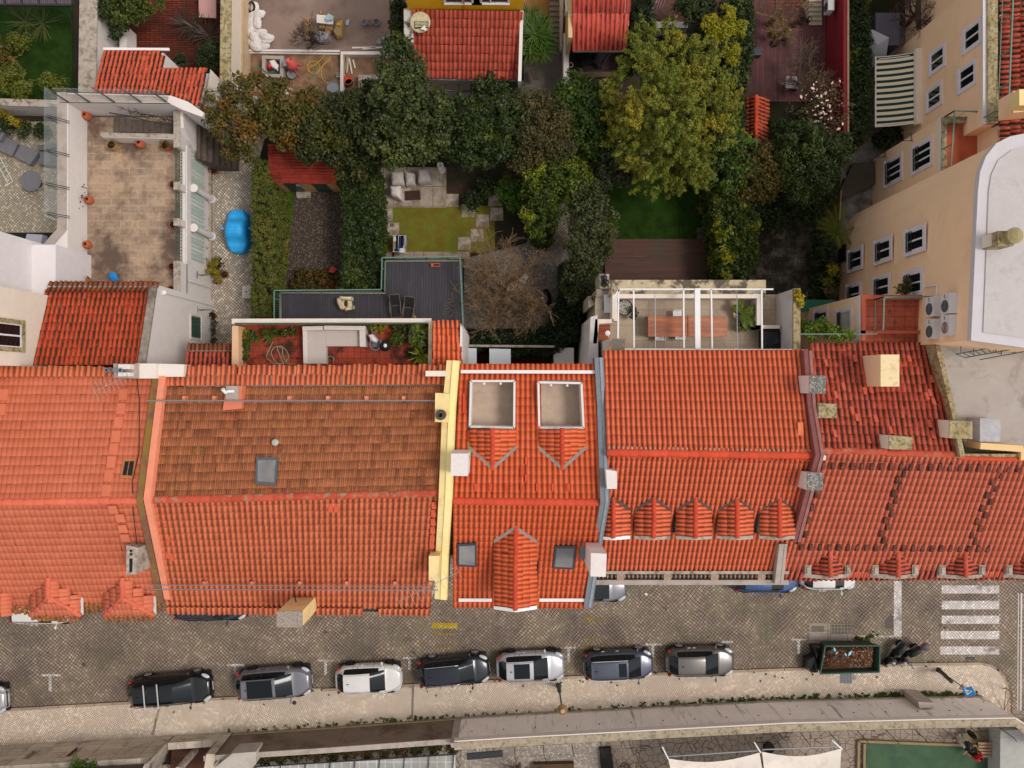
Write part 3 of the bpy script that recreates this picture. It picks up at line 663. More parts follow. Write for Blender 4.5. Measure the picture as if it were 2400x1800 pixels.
q.each('loose_tile',T_RED,t)
m=MB();pts=[W(1062,845,ZN+.35),W(1052,960,ZN+1.05),W(1044,1168,ZR+.45),W(1036,1300,9.9),W(1033,1405,8.5)]
wallpath(m,pts,.62,1.4);yw=m.build('party_wall',YELLOW,t)
m=MB();wallpath(m,[p+V(.12,0,.07)for p in pts],.26,.1);m.build('coping',mat('pale_yellow','#f2dc9a',.8,.04),yw)
chn=chimney(t,[(1020,921),(1053,923),(1052,990),(1019,989)],9.6,11.4,YELLOW,YELLOW)
m=MB();m.lathe(W(1034,972,11.4),[(.24,0),(.24,.25),(.2,.3),(.2,.45),(.1,.45),(.09,.2)],20);m.build('flue',mat('sooty_pot','#4a4038',.7,.3,5),chn)
chimney(t,[(1005,1303),(1030,1303),(1026,1361),(1005,1361)],8.2,10.9,YELLOW,YELLOW)
chimney(t,[(1057,1063),(1098,1063),(1096,1116),(1056,1115)],10.6,13.0,WHITE,mat('white_cap','#d8cdc8',.8,.06,3))
m=MB();m.tube([W(1096,1038,11.6),W(1103,1055,12),W(1103,1068,12.2),W(1098,1074,12.4)],.02,5);m.build('green_cable',gloss('green_cable','#18b05c',.5),t)
m=MB();m.tube([W(1100,1076,12),W(1114,1075,11.6)],.018,5);m.build('pink_cable',gloss('pink_cable','#d83060',.5),t)
m=MB();m.prism(WP([(997,869),(1045,869),(1045,882),(997,882)],10.9),9.8,10.85);m.build('chimney',CREAM,t)
#narrow new orange house
t=house('narrow_house','narrow house with bright new orange tiles, two sunken roof terraces and a long street dormer',1230,1150)
A,B=W(1062,1174,ZR+.1),W(1414,1178,ZR+.1);Cn,Dn=W(1397,853,ZN),W(1078,853,ZN);Cs,Ds=W(1378,1425,7.9),W(1062,1423,7.9)
body(t,[(Dn.x,Dn.y-.35),(Cn.x,Cn.y-.35),(Cs.x,Cs.y+.6),(Ds.x,Ds.y+.6)],7.5,WHITE)
slN=Slope((A+B)/2,Dn);sl=Slope((A+B)/2,Ds)
def rx(px,py,s,h=0):
 z=10.0
 for _ in range(12):z=s.z(W(px,py,z).y)+h
 return W(px,py,z)
TB=[((1104,893),(1206,893),(1205,1003),(1101,1000)),((1262,896),(1363,898),(1368,1003),(1264,1003))]
holesN=[[rx(x,y,slN)for x,y in q]for q in TB]
tile_roof('roof',A,B,Cn,Dn,T_NEW,t,pitch=.245,course=.41,amp=.07,lip=.004,prof='wave',jit=.002,holes=holesN)
bigd=[(W(1207,1235,10.8).x,W(1207,1235,10.8).y-.3),(W(1207,1235,10.8).x-.95,sl.y(10.3)-.1),(W(1207,1235,10.8).x-.95,-13),(W(1207,1235,10.8).x+1.05,-13),(W(1207,1235,10.8).x+1.05,sl.y(10.3)-.1)]
tile_roof('roof',A,B,Cs,Ds,T_NEW,t,pitch=.245,course=.41,amp=.07,lip=.004,prof='wave',jit=.002,holes=[bigd])
ridge('ridge',A+V(0,0,.06),B+V(0,0,.06),T_RIDGEC,t,r=.17,seg=.45,jit=.004)
gm=WHITEM
m=MB();m.beam(rx(1080,871,slN,.16),rx(1395,872,slN,.16),.16,.12);m.build('gutter',gm,t)
for a_,b_ in((1075,1153),(1264,1370)):m=MB();m.beam(rx(a_,1406,sl,.14),rx(b_,1406,sl,.14),.16,.1);m.build('gutter',gm,t)
FLOORB=mat('beige_floor','#b8a290',.85,.08,3,dirt='#8a7466',damt=.5)
for(q,dc)in zip(TB,(1154,1318)):
 P=WP(q,10.75);c=sum(P,Vector())/4
 m=MB()
 for i in range(4):
  a,b2=P[i],P[(i+1)%4];m.beam(V(a.x,a.y,10.05),V(b2.x,b2.y,10.05),.1,1.4)
 pr=m.build('terrace_parapet',WHITE,t)
 m=MB();F=[(c.x+(p.x-c.x)*.96,c.y+(p.y-c.y)*.96)for p in P];m.prism(F,7.4,9.45);m.build('terrace_floor',FLOORB,t)
 m=MB()
 for fx_ in(.3,.68):
  p=P[0].lerp(P[1],fx_);m.lathe((p.x,p.y-.12,10.35),[(.06,0),(.06,.15)],8)
 m.each('wall_lamp',WHITEM,pr)
 gable_dormer(t,dc,1098,1006,1.08,11.21,10.95,slN,T_NEW,WHITE,flash=MORT,pitch=.21)
gable_dormer(t,1208,1235,1427,1.0,10.8,10.3,sl,T_NEW,WHITE,trim=WHITEM,flash=MORT,pitch=.21,name='long_dormer')
skylight(t,[(1072,1275),(1117,1273),(1117,1330),(1072,1327)],sl,SKP,gloss('skylight_dark','#3c3e46',.4,.4),h=.14)
skylight(t,[(1301,1280),(1350,1280),(1345,1335),(1295,1333)],sl,SKP,MATS['skylight_dark'],h=.14)
m=MB();pts=[W(1404,838,ZN+.45),W(1410,950,10.6),W(1418,1176,ZR+.5),W(1402,1270,10.2),W(1378,1424,8.3)]
wallpath(m,pts,.42,1.0);gw=m.build('party_wall',GREYF,t)
m=MB();wallpath(m,[p+V(.08,0,.04)for p in pts],.12,.06);m.build('coping',mat('light_flashing','#8a9096',.5),gw)
wc=chimney(t,[(1385,1296),(1422,1298),(1420,1352),(1384,1351)],9.2,12.7,WHITE,MATS['white_cap'])
P=WP([(1362,1258),(1400,1262),(1400,1300),(1358,1312)],10.2);m=MB();m.slab(P,.05);m.build('flashing',GREYF,wc)
q=MB()
for x,y in[(1224,1142),(1260,1142),(1296,1142),(1332,1142),(1224,1105),(1234,1080),(1234,1120),(1115,1142),(1150,1142),(1187,1142),(1088,930),(1088,945),(1088,960)]:
 c=rx(x,y,slN,.1);q.slab([c+V(-.07,.17,.0),c+V(.07,.17,.0),c+V(.07,-.17,.07),c+V(-.07,-.17,.07)],.06)
q.each('vent_tile',T_RIDGEC,t)
#wide orange house with five dormers
t=house('dormer_house','orange tiled house with a row of five small street dormers and a pergola terrace behind',1650,1080)
A,B=W(1422,1060,ZR),W(1915,1068,ZR);Cn,Dn=W(1888,820,ZN),W(1414,822,ZN);Cs,Ds=W(1843,1338,8.3),W(1398,1338,8.3)
body(t,[(Dn.x,Dn.y-.35),(Cn.x,Cn.y-.35),(Cs.x,Cs.y+.4),(Ds.x,Ds.y+.4)],7.6,WHITE)
slN=Slope((A+B)/2,Dn);sl=Slope((A+B)/2,Ds)
tile_roof('roof',A,B,Cn,Dn,T_ORG,t,pitch=.236,course=.41,amp=.07,lip=.005,prof='wave',jit=.002)
DX=(1437,1532,1630,1728,1827);zr,ze=10.37,10.05;hs_=[]
for cx in DX:
 X=W(cx,1167,zr).x;Yf=W(cx,1258,zr).y;hs_.append([(X,W(cx,1167,zr).y-.2),(X-.85,sl.y(ze)-.1),(X-.85,Yf),(X+.85,Yf),(X+.85,sl.y(ze)-.1)])
tile_roof('roof',A,B,Cs,Ds,T_ORG,t,pitch=.236,course=.41,amp=.07,lip=.005,prof='wave',jit=.002,holes=hs_)
ridge('ridge',A+V(0,0,.06),B+V(0,0,.06),T_RIDGEC,t,r=.17,seg=.45,jit=.006)
q=MB();q2=MB()
for i in range(46):
 u=(i+.5)/46;p=A.lerp(B,u);q.ball((p.x,p.y+.2,p.z+.0),.07,.1,.07,7,5);q2.ball((p.x,p.y-.2,p.z-.04),.07,.09,.07,7,5)
q.build('ridge_mortar',mat('pale_mortar','#a88a72',.9,.3,3,c2='#c46a4a'),t);q2.build('ridge_mortar',T_RIDGEC,t)
for i,cx in enumerate(DX):
 gable_dormer(t,cx,1167,1258,.84,zr,ze,sl,T_ORG,WHITE if i==0 else STONE,trim=WHITEM if i==0 else STONE,flash=mat('dark_joint','#5c4238',.9,.2,6),pitch=.21)
chimney(t,[(1420,1101),(1446,1105),(1446,1146),(1423,1146)],10,12.2,WHITE,MATS['white_cap'])
m=MB();Y0=W(1400,1340,8.35).y;x0,x1=W(1390,1350,8.3).x,W(1848,1350,8.3).x
m.box(x0,x1,Y0-.1,Y0+.05,7.2,8.42);bl=m.build('parapet',STONE,t)
m=MB();Y1=W(1400,1366,8.3).y;m.box(x0,x1,Y1-.1,Y1+.14,7.6,8.32);m.build('coping',CONC,bl)
q=MB()
for i in range(44):
 x=x0+.3+(x1-x0-.6)*i/43
 if i%11==5:q.box(x-.18,x+.18,Y1+.14,Y0-.1,7.7,8.36)
 else:q.ball((x,(Y0+Y1)/2+.03,8.1),.075,.16,.2,8,6)
q.each('baluster',mat('baluster_stone','#9c8470',.85,.2,6),bl);m=MB();m.box(x0,x1,Y1+.14,Y0-.1,7.3,7.8);m.build('ledge',STONE,bl)
m=MB();pts=[W(1893,822,10.5),W(1902,950,11.0),W(1921,1066,12.0),W(1890,1180,10.9),W(1852,1300,9.1),W(1849,1350,8.6)]
wallpath(m,pts[:4]+[W(1866,1270,9.7)],.36,.9);mw=m.build('party_wall',MAUVE,t);m=MB();wallpath(m,[p+V(.12,0,.05)for p in pts[:4]+[W(1866,1270,9.7)]],.14,.1);m.build('coping',mat('mauve_light','#94605c',.6),mw)
m=MB();wallpath(m,[W(1835,1275,9.5),W(1824,1368,8.5)],.35,1.2);wallpath(m,[W(1846,1275,9.52),W(1836,1368,8.52)],.14,1.0,side=-1);m.build('verge_stone',CONC,t)
for top,z0,zt,cm in(([(1897,880),(1936,880),(1935,923),(1897,922)],9.8,11.7,STONE),([(1892,1108),(1929,1109),(1929,1150),(1892,1149)],10,11.95,STONE)):
 chimney(t,top,z0,zt,WHITE,mat('speckled_cap','#a09a92',.9,.3,20,dirt='#4a4a44',damt=.8,dsc=12,dthr=(.4,.5)))
q=MB();c=rx(1876,1005,slN,.12);q.slab([c+V(-.12,.3,0),c+V(.12,.3,0),c+V(.14,-.3,.05),c+V(-.12,-.3,.05)],.05);q.build('broken_tile',mat('fresh_tile','#d8744a',.8,.2,9),t)
#right-hand dark red house
t=house('dark_red_house','dark red tiled house at the right end with rows of raised vent tiles',2150,1150)
ZR4=11.3
A,B=W(1925,1058,ZR4),W(2620,1082,ZR4);Cs,Ds=W(2520,1350,8.0),W(1836,1352,8.0)
body(t,[(W(1900,815,9.8).x,1.2),(W(2195,805,9.8).x,1.2),(W(2245,1070,11).x,-4.5),(24,-4.5),(24,Cs.y+.4),(Ds.x,Ds.y+.4)],7.4,CREAM)
sl=Slope((A+B)/2,Ds)
dx4=(1946,2105,2263,2421);hs_=[]
for cx in dx4:
 X=W(cx,1293,8.7).x;hs_.append([(X,W(cx,1293,8.7).y-.1),(X-.7,sl.y(8.15)),(X-.7,-12),(X+.7,-12),(X+.7,sl.y(8.15))])
tile_roof('roof',A,B,Cs,Ds,T_DARK,t,pitch=.262,course=.42,amp=.075,lip=.004,prof='wave',jit=.002)
A2,B2=W(1925,1056,ZR4),W(2245,1066,ZR4);C2,D2=W(2193,802,9.6),W(1896,806,9.6)
tile_roof('roof',A2,B2,C2,D2,T_DARK2,t,pitch=.262,course=.42,amp=.065,lip=.022,prof='wave',jit=.006)
ridge('ridge',A2+V(0,0,.05),B2+V(0,0,.05),T_RIDGE,t,r=.15,jit=.02);ridge('ridge',B2+V(0,-.15,.02),B+V(0,0,.02),T_RIDGEC,t,r=.1)
slN=Slope((A2+B2)/2,(C2+D2)/2)
q=MB()
def vt(x,y,s):
 c=rx(x,y,s,.02);k=(s.z1-s.z0)/(s.y1-s.y0)
 q.add([c+V(dx_,dy_,dz_+k*dy_)for dx_,dy_,dz_ in[(-.1,.17,.03),(.1,.17,.03),(.1,-.17,.03),(-.1,-.17,.03),(-.07,.16,.08),(.07,.16,.08),(.075,-.17,.17),(-.075,-.17,.17)]],[(4,5,6,7),(0,1,5,4),(1,2,6,5),(2,3,7,6),(3,0,4,7)])
for i in range(21):vt(1928+i*22.8,1092+i*.3,sl);vt(1877+i*21.8,1282+i*.2,sl)
for i in range(11):
 vt(2117-i*4.7+(i%2)*-16+6*(i%2),1110+i*15.6,sl);vt(2344-i*6+(i%2)*-14,1113+i*15.6,sl)
for i,(x,y)in enumerate([(1912,1158),(1893,1174),(1902,1190),(1893,1220),(1880,1236),(1886,1252),(1872,1268)]):vt(x,y,sl)
q.each('vent_tile',mat('mossy_tile','#4a3026',.9,.3,9,c2='#7a4030'),t)
q=MB()
for i in range(22):
 x=1920+random.random()*290;y=830+random.random()*200
 if random.random()<.25:y=910+random.random()*110;x=2160+random.random()*50
 vt(x,y,slN)
q.each('slipped_tile',T_DARK2,t)
for cx in dx4:
 b=gable_dormer(t,cx,1293,1350,.84,8.74,8.3,sl,T_DARK2,STONE,rm=T_DARK2,pitch=.2)
 X=W(cx,1293,8.7).x;Yf=W(cx,1350,8.72).y;q=MB()
 for s in(-1,1):q.obox((X+s*.99,Yf+.22,0),.3,.5,7.4,8.45);q.obox((X+s*.99,Yf+.22,0),.22,.42,8.45,8.52,taper=.7)
 q.slab([(X-1.14,Yf+.02,8.2),(X,Yf+.02,8.62),(X,Yf-.2,8.62),(X-1.14,Yf-.2,8.2)],.2);q.slab([(X+1.14,Yf+.02,8.2),(X,Yf+.02,8.62),(X,Yf-.2,8.62),(X+1.14,Yf-.2,8.2)],.2)
 q.build('stone_surround',STONE,b)
d2=(Ds-A).normalized();tile_roof('eave_tiles',Ds-d2*.38+V(0,0,.03),Cs-d2*.38+V(0,0,.03),Cs+d2*.2,Ds+d2*.2,T_DARK2,t,pitch=.262,course=.6,amp=.08)
for top,z0,zt,wm,cm in(([(2064,831),(2108,831),(2108,906),(2064,906)],9.6,11.7,TAN,mat('cream_cap2','#e4cc9e',.8,.06,3,dirt='#8a7250',damt=.5,dsc=3)),([(1920,945),(1962,947),(1961,980),(1918,980)],10,11.2,YELLOW,LICHST),([(2084,1022),(2139,1025),(2138,1054),(2084,1053)],10.2,12.1,CREAM,LICHST),([(2226,986),(2279,988),(2279,1029),(2225,1027)],9.8,11.9,CREAM,LICHST)):
 chimney(t,top,z0,zt,wm,cm)
q=MB();q.prism(WP([(1927,1067),(1937,1068),(1935,1079),(1925,1078)],11.6),10.9,11.6);q.build('mortar_block',WHITE,t)
m=MB();pts=[W(2196,800,10.6),W(2240,985,11.3),W(2257,1072,11.7)];wallpath(m,pts,.22,1.2);pw=m.build('party_wall',LICHST,t)
m=MB();wallpath(m,[W(2186,802,10.1),W(2229,985,10.9),W(2248,1072,11.3)],.28,.9);m.build('render_strip',mat('red_render','#b0503c',.85,.12,3),pw)
#white building at the far left edge
t=thing('white_building','tall cream and white building at the left edge, one stone-framed window facing right','building',40,760)
X0=W(100,700,8.0).x
yN,yS=W(95,690,8).y,W(80,853,9.8).y
m=MB();m.box(-60,X0,yS-.1,yN,0,16);m.build('wall',CREAM,t)
m=MB();Xb=W(80,600,6.6).x;yb=W(80,566,6.6).y;m.box(-60,Xb,yN,yb,0,14);m.build('set_back_wall',mat('lilac_white','#d8d0d0',.8,.04),t)
m=MB();m.box(Xb,X0-.05,yN,W(90,580,6).y,0,6.8);m.build('low_wall',MATS['lilac_white'],t)
def window(t,c,u,n,wd,h,stone,surround=.16,frame=None,bars=1,pane=None,grille=None,rail=None,box=False):
 """window in a wall: centre c, horizontal unit u, outward normal n"""
 u=Vector(u);n=Vector(n);up=Vector((0,0,1));c=Vector(c)
 def bar(m,x0,x1,z0,z1,d0,d1):
  vs=[c+u*x+up*z+n*d for d in(d0,d1)for(x,z)in((x0,z0),(x1,z0),(x1,z1),(x0,z1))]
  m.add(vs,[(3,2,1,0),(4,5,6,7),(0,1,5,4),(1,2,6,5),(2,3,7,6),(3,0,4,7)])
 m=MB();s=surround;W2,H2=wd/2,h/2
 bar(m,-W2-s,W2+s,H2,H2+s,-.02,.05);bar(m,-W2-s,W2+s,-H2-s,-H2,-.02,.1);bar(m,-W2-s,-W2,-H2,H2,-.02,.05);bar(m,W2,W2+s,-H2,H2,-.02,.05)
 w_=m.build('window',stone,t)
 m=MB();bar(m,-W2,W2,-H2,H2,-.03,.004);m.build('pane',pane or GLASS,w_)
 m=MB();f=.05
 bar(m,-W2,W2,H2-f,H2,.004,.035);bar(m,-W2,W2,-H2,-H2+f,.004,.035);bar(m,-W2,-W2+f,-H2+f,H2-f,.004,.035);bar(m,W2-f,W2,-H2+f,H2-f,.004,.035)
 for i in range(bars):
  x=-W2+wd*(i+1)/(bars+1);bar(m,x-.04,x+.04,-H2+f,H2-f,.004,.04)
 m.build('frame',frame or WHITEM,w_)
 if rail:
  m=MB();bar(m,-W2,W2,-H2+rail-.03,-H2+rail,.06,.1);bar(m,-W2,W2,-H2+.04,-H2+.07,.06,.1)
  k=int(wd/.11)
  for i in range(k+1):x=-W2+wd*i/k;bar(m,x-.01,x+.01,-H2+.04,-H2+rail,.07,.09)
  bar(m,-W2,W2,-H2+rail*.5,-H2+rail*.5+.03,.06,.1)
  m.build('railing',DARKM,w_)
 if grille:
  m=MB()
  for i in range(1,8):x=-W2+wd*i/8;bar(m,x-.012,x+.012,-H2,H2,.05,.075)
  for i in range(1,10):z=-H2+h*i/10;bar(m,-W2,W2,z-.012,z+.012,.05,.075)
  m.build('grille',GREENM,w_)
 return w_
n=V(1,0,0);c=on_plane(17,785,V(X0,0,0),n)
window(t,(X0,c.y,c.z-.15),(0,1,0),n,1.1,1.7,LICHST,.22,bars=1)
#annex with tiled roof and tall white wall, left of the lane
t=thing('annex_building','white rendered annex with a red tile roof between the stone terrace and the painted house','building',280,770)
a,b,c_,d_=W(108,680,7.4),W(364,680,7.1),W(340,856,8.5),W(68,856,8.8)
tile_roof('roof',d_,c_,b,a,T_DARK2 if False else tile_mat('annex_tiles','#c4502e','#b4462c','#3a2c1c',.9,(.3,.5),lich='#7a7420',lthr=(.66,.74),lsc=5),t,pitch=.242,course=.44,amp=.075,prof='canal',jit=.008)
tile_roof('ridge_cap',W(112,672,7.75),W(372,672,7.6),W(374,661,7.5),W(118,661,7.6),tile_mat('old_brown_tiles','#a05a38','#7e4830','#3a2c20',.8,(.3,.5),lich='#8a8a6a',lthr=(.62,.7),all_dirt=.4),t,pitch=.25,course=.3,amp=.09)
tile_roof('ridge_cap',W(112,672,7.75),W(372,672,7.6),W(364,683,7.5),W(108,683,7.6),MATS['old_brown_tiles'],t,pitch=.25,course=.3,amp=.06)
Xe=W(370,680,7.4).x
m=MB();yn,ys=W(370,668,7.5).y,W(345,853,8.5).y
m.add([(Xe-.25,ys,0),(Xe,ys,0),(Xe,yn,0),(Xe-.25,yn,0),(Xe-.25,ys,8.75),(Xe,ys,8.75),(Xe,yn,7.5),(Xe-.25,yn,7.5)],[(3,2,1,0),(4,5,6,7),(0,1,5,4),(1,2,6,5),(2,3,7,6),(3,0,4,7)])
m.build('wall',WHITE,t)
m=MB();m.box(a.x+.3,Xe-.25,ys+.1,yn,0,7.0);m.build('core',WHITE,t)
m=MB();m.add([(Xe-.35,ys,8.7),(Xe+.03,ys,8.7),(Xe+.03,yn,7.45),(Xe-.35,yn,7.45),(Xe-.35,ys,8.82),(Xe+.03,ys,8.82),(Xe+.03,yn,7.58),(Xe-.35,yn,7.58)],[(3,2,1,0),(4,5,6,7),(0,1,5,4),(1,2,6,5),(2,3,7,6),(3,0,4,7)]);m.build('coping',mat('stained_coping','#8a7e74',.9,.3,4,dirt='#4a403a',damt=.7),t)
n=V(1,0,0)
c=on_plane(458,767,V(Xe,0,0),n);window(t,(Xe,c.y,c.z),(0,1,0),n,1.25,1.35,mat('pale_stone','#cfc6bc',.8,.08),.1,bars=0,grille=True)
m=MB();p=on_plane(383,686,V(Xe,0,0),n);q_=on_plane(494,716,V(Xe,0,0),n);m.tube([p+n*.06,V(Xe+.06,p.y-.0,.2)],.05,8);m.lathe(p+V(.08,0,.0),[(.05,-.15),(.12,0),(.12,.1)],10);m.build('downpipe',WHITEM,t)
m=MB();p=on_plane(442,669,V(Xe,0,0),n);m.tube([p+n*.05+V(0,.25,0),V(Xe+.05,p.y+.25,.3)],.035,8);m.build('downpipe',WHITEM,t)
for(x,y)in((463,644),(463,726)):
 p=on_plane(x,y,V(Xe,0,0),n);m=MB();m.beam(p,p+V(.75,0,.0),.04,.04);m.beam(p+V(0,0,-.4),p+V(.7,0,0),.03,.03);m.beam(p+V(0,-.2,0),p+V(.0,.2,0),.03,.03);m.build('bracket',GREENM,t)
#stone terrace building
t=thing('terrace_building','white walled building with an open stone-paved roof terrace above a columned arcade','building',310,480)
zf=3.4
TERR=slab_mat('terrace_flags','#b0947a','#98826e',1.0,.42,'#b09a82','#55433a',.9,jw=.025,dthr=(.42,.6),dsc=.45)
xw,xe_=W(205,480,zf).x,-18.62;yS_,yN_=W(300,700,zf).y,W(300,275,zf).y
m=MB();m.box(xw,xe_,yS_,yN_,0,zf);m.build('terrace_floor',TERR,t)
xo=xw-.02;zt=5.3
m=MB();m.prism([(xo,yS_),(xo,yN_+.2),(xo-.45,yN_+.2),(xo-.45,W(0,540,zt).y),(xo-1.6,W(0,590,zt).y),(xo-1.6,yS_)],0,zt);m.build('side_wall',WHITE,t)
m=MB();wallpath(m,[(xo-.3,W(0,217,zt).y,zt+.06),(xo-.3,W(0,538,zt).y,zt+.06),(xo-1.3,W(0,588,zt).y,zt+.06),(xo-1.35,yS_,zt+.06)],.5,.1);m.build('coping',CONC,t)
m=MB();PN=WP([(137,217),(400,224),(440,238),(478,264),(474,274),(430,258),(398,243),(155,241)],zt);m.prism(PN,0,zt);m.build('north_wall',WHITE,t)
m=MB();m.prism(WP([(155,220),(395,226),(392,238),(150,238)],zt+.02),zt-.05,zt+.03);m.build('coping',CONC,t)
gl=NT('glass_sheet');gl.fin((.55,.62,.6,1),.05,0,.8);gl.b.inputs['Alpha'].default_value=.12;GLS=gl.m;MATS['glass_sheet']=GLS
m=MB();m.prism([(xo-.5,W(0,225,zt).y),(xo-.47,W(0,225,zt).y),(xo-.47,W(0,520,zt).y),(xo-.5,W(0,520,zt).y)],zt,zt+1.3);gb=m.build('glass_screen',GLS,t)
m=MB()
for y in(290,368,445,512):
 for dy in(0,.1):p=W(140,y,zt);m.beam(V(xo-.5,p.y+dy,zt+1.1),V(xo+.15,p.y+dy,zt+.08),.03,.03);m.beam(V(xo-.5,p.y,zt),V(xo-.5,p.y,zt+1.25),.03,.03)
m.build('stay',DARKM,t)
m=MB();m.prism(WP([(150,224),(398,229),(398,231),(150,226)],zt),zt,zt+1.1);m.build('glass_screen',GLS,t)
m=MB()
for x in(150,200,258,320,380):
 p=W(x,236,zt);m.beam(p+V(-.5,.35,.95),p+V(.25,-.1,.08),.045,.045);m.beam(p+V(-.4,.35,.95),p+V(.32,-.1,.08),.035,.035)
m.beam(W(140,240,zt+.05),W(398,242,zt+.05),.03,.04);m.build('stay',DARKM,t)
m=MB();STW=mat('dark_timber','#5c5048',.9,.25,4)
for i in range(11):
 x=270+i*13.5;z=zf+.004-.0*i;p=[W(x,276+max(0,i)*1.4,zf),W(x+13,277+max(0,i)*1.4,zf),W(x+13,312,zf),W(x,312,zf)];m.prism(p,zf-.2,zf+.16-.012*i)
m.build('stair',STW,t)
m=MB();m.prism(WP([(235,311),(410,316),(410,326),(240,321)],zf+1.0),zf,zf+1.0);lw=m.build('low_wall',WHITE,t)
m=MB();m.prism(WP([(234,310),(411,315),(411,324),(236,319)],zf+1.05),zf+1.0,zf+1.06);m.build('coping',STONE,lw)
m=MB();m.tube([W(256,264,zf+1.6),W(300,272,zf+1.5),W(412,299,zf+.9)],.03,6);m.build('handrail',DARKM,t)
m=MB();m.box(xe_,xe_+.28,yS_,yN_-.3,0,zf+.15);m.build('east_wall',WHITE,t)
zt2=zf+.95
def yy(py,z=zt2):return W(0,py,z).y
for(y0,y1)in((262,345),(434,450-30)if False else(428,444),(513,528),(613,700)):
 m=MB();m.box(xe_+.02,xe_+.32,yy(y1),yy(y0),zf,zt2);pl=m.build('pillar',WHITE,t)
 m=MB();m.box(xe_-.02,xe_+.34,yy(y1)-.03,yy(y0)+.03,zt2,zt2+.06);m.build('coping',STONE,pl)
for(y0,y1)in((345,428),(444,513),(528,613)):
 m=MB();m.box(xe_+.06,xe_+.1,yy(y1),yy(y0),zt2-.06,zt2);m.box(xe_+.06,xe_+.1,yy(y1),yy(y0),zf+.12,zf+.17)
 k=11
 for i in range(k+1):
  y=yy(y1)+(yy(y0)-yy(y1))*i/k;m.box(xe_+.07,xe_+.09,y-.012,y+.012,zf+.12,zt2)
 for i in range(k):y=yy(y1)+(yy(y0)-yy(y1))*(i+.5)/k;m.box(xe_+.07,xe_+.09,y-.05,y+.05,zf+.4,zf+.43);m.box(xe_+.07,xe_+.09,y-.05,y+.05,zf+.62,zf+.65)
 m.build('railing',GREENM,t)
m=MB();m.box(xe_+.3,xe_+.37,yy(616,3.2),yy(345,3.2),3.0,3.55);m.build('fascia',WHITE,t)
m=MB();ya,yb_=yy(612,2),yy(352,2);k=150;vs=[]
for i in range(k+1):
 y=ya+(yb_-ya)*i/k;dx=.05*math.sin(i*1.15)+.03*math.sin(i*.31);vs+=[(xe_+.3+dx,y,3.1),(xe_+.34+dx*1.3,y,1.1+.06*math.sin(i*.7))]
fs=[(2*i,2*i+1,2*i+3,2*i+2)for i in range(k)];m.add(vs,fs);m.build('curtain',mat('pale_green_curtain','#b4beb4',.6,.08,6),t,smooth=True)
m=MB();m.box(xe_-.1,xe_+.45,yy(640,.3),yy(345,.3),0,.3);m.build('plinth',STONE,t)
for y in(470,557):
 m=MB();m.lathe((xe_+.52,yy(y,0),.3),[(.26,0),(.26,.14),(.19,.22),(.16,2.3),(.2,2.5),(.24,2.7)],18);m.build('column',WHITE,t)
m=MB();x0_,x1_=xe_+.3,xe_+.5;P_=[(yy(262,4.4),4.4),(yy(300,4.3),4.3),(yy(330,3.4),3.4),(yy(352,2.6),2.6),(yy(372,1.6),1.6),(yy(392,.7),.7),(yy(396,.4),0),(yy(262,4.4)-0,0)]
n_=len(P_);m.add([(x0_,y,z)for y,z in P_]+[(x1_,y,z)for y,z in P_],[tuple(range(n_)),tuple(range(2*n_-1,n_-1,-1))]+[(i,n_+i,n_+(i+1)%n_,(i+1)%n_)for i in range(n_)]);m.build('stair_wall',WHITE,t)
m=MB()
for i in range(7):m.box(xe_+.5+i*.22,xe_+.72+i*.22,yy(385,1.5),yy(310,1.5),0,2.6-i*.34)
m.build('stair',STW,t)
m=MB();m.box(xe_+.2,xe_+.32,yS_-.05,yy(613,3.5),0,3.5);m.build('end_wall',WHITE,t)
#small red-roofed outbuilding
t=thing('outbuilding','low outbuilding with a stepped red tile roof behind the white terrace wall','outbuilding',350,180)
pl_=[(243,116),(384,116),(379,157),(493,159),(478,250),(400,226),(216,217)]
A,B,Cc,D=W(243,116,4.0),W(497,116,4.0),W(468,250,5.1),W(213,217+33,5.1)
cl=[]
k_=Slope(A,D)
for x,y in pl_:cl.append(tuple(rx(x,y,k_)[:2]))
tile_roof('roof',A,B,Cc,D,T_RED,t,pitch=.245,course=.42,amp=.07,clip=cl)
m=MB();m.prism([(x,y)for x,y in[(cl[0][0]+.1,cl[0][1]-.1),(cl[1][0]-.1,cl[1][1]-.1),(cl[2][0]-.1,cl[2][1]-.1),(cl[3][0]-.05,cl[3][1]-.1),(cl[4][0],cl[4][1]),(cl[6][0]+.1,cl[6][1])]],0,3.8);m.build('wall',WHITE,t)
m=MB();m.beam(W(243,115,4.05),W(397,116,4.05),.14,.1);m.build('gutter',WHITEM,t)
m=MB();m.prism(WP([(478,250),(493,162),(512,182),(515,235),(500,262),(478,272)],4.4),0,4.4);m.build('side_wall',mat('grey_render','#b4a89a',.85,.12,2,dirt='#6a5c50',damt=.6),t)
def wall(name,label,pts,th,z,mt,cap=None,z0=0,capw=.06,group=None,capz=.08):
 p0=WP([pts[0]],z)[0];t=thing(name,label,'wall',loc=(p0.x,p0.y,z0),group=group)
 m=MB();wallpath(m,[V(p.x,p.y,z)for p in WP(pts,z)],th,z-z0);m.build('wall_body',mt,t)
 m=MB();wallpath(m,[V(p.x,p.y,z+capz)for p in WP(pts,z+capz)],th+capw,capz+.01);m.build('coping',cap or STONE,t)
 return t
wall('garden_wall','thick white garden wall running up to the top edge beside the shaded lawn',[(204,216),(208,-60)],.95,3.0,WHITE,STONE)
wall('boundary_wall','tall beige boundary wall between the red brick yard and the building site',[(527,240),(530,-60)],.55,3.2,CREAM,LICHST)
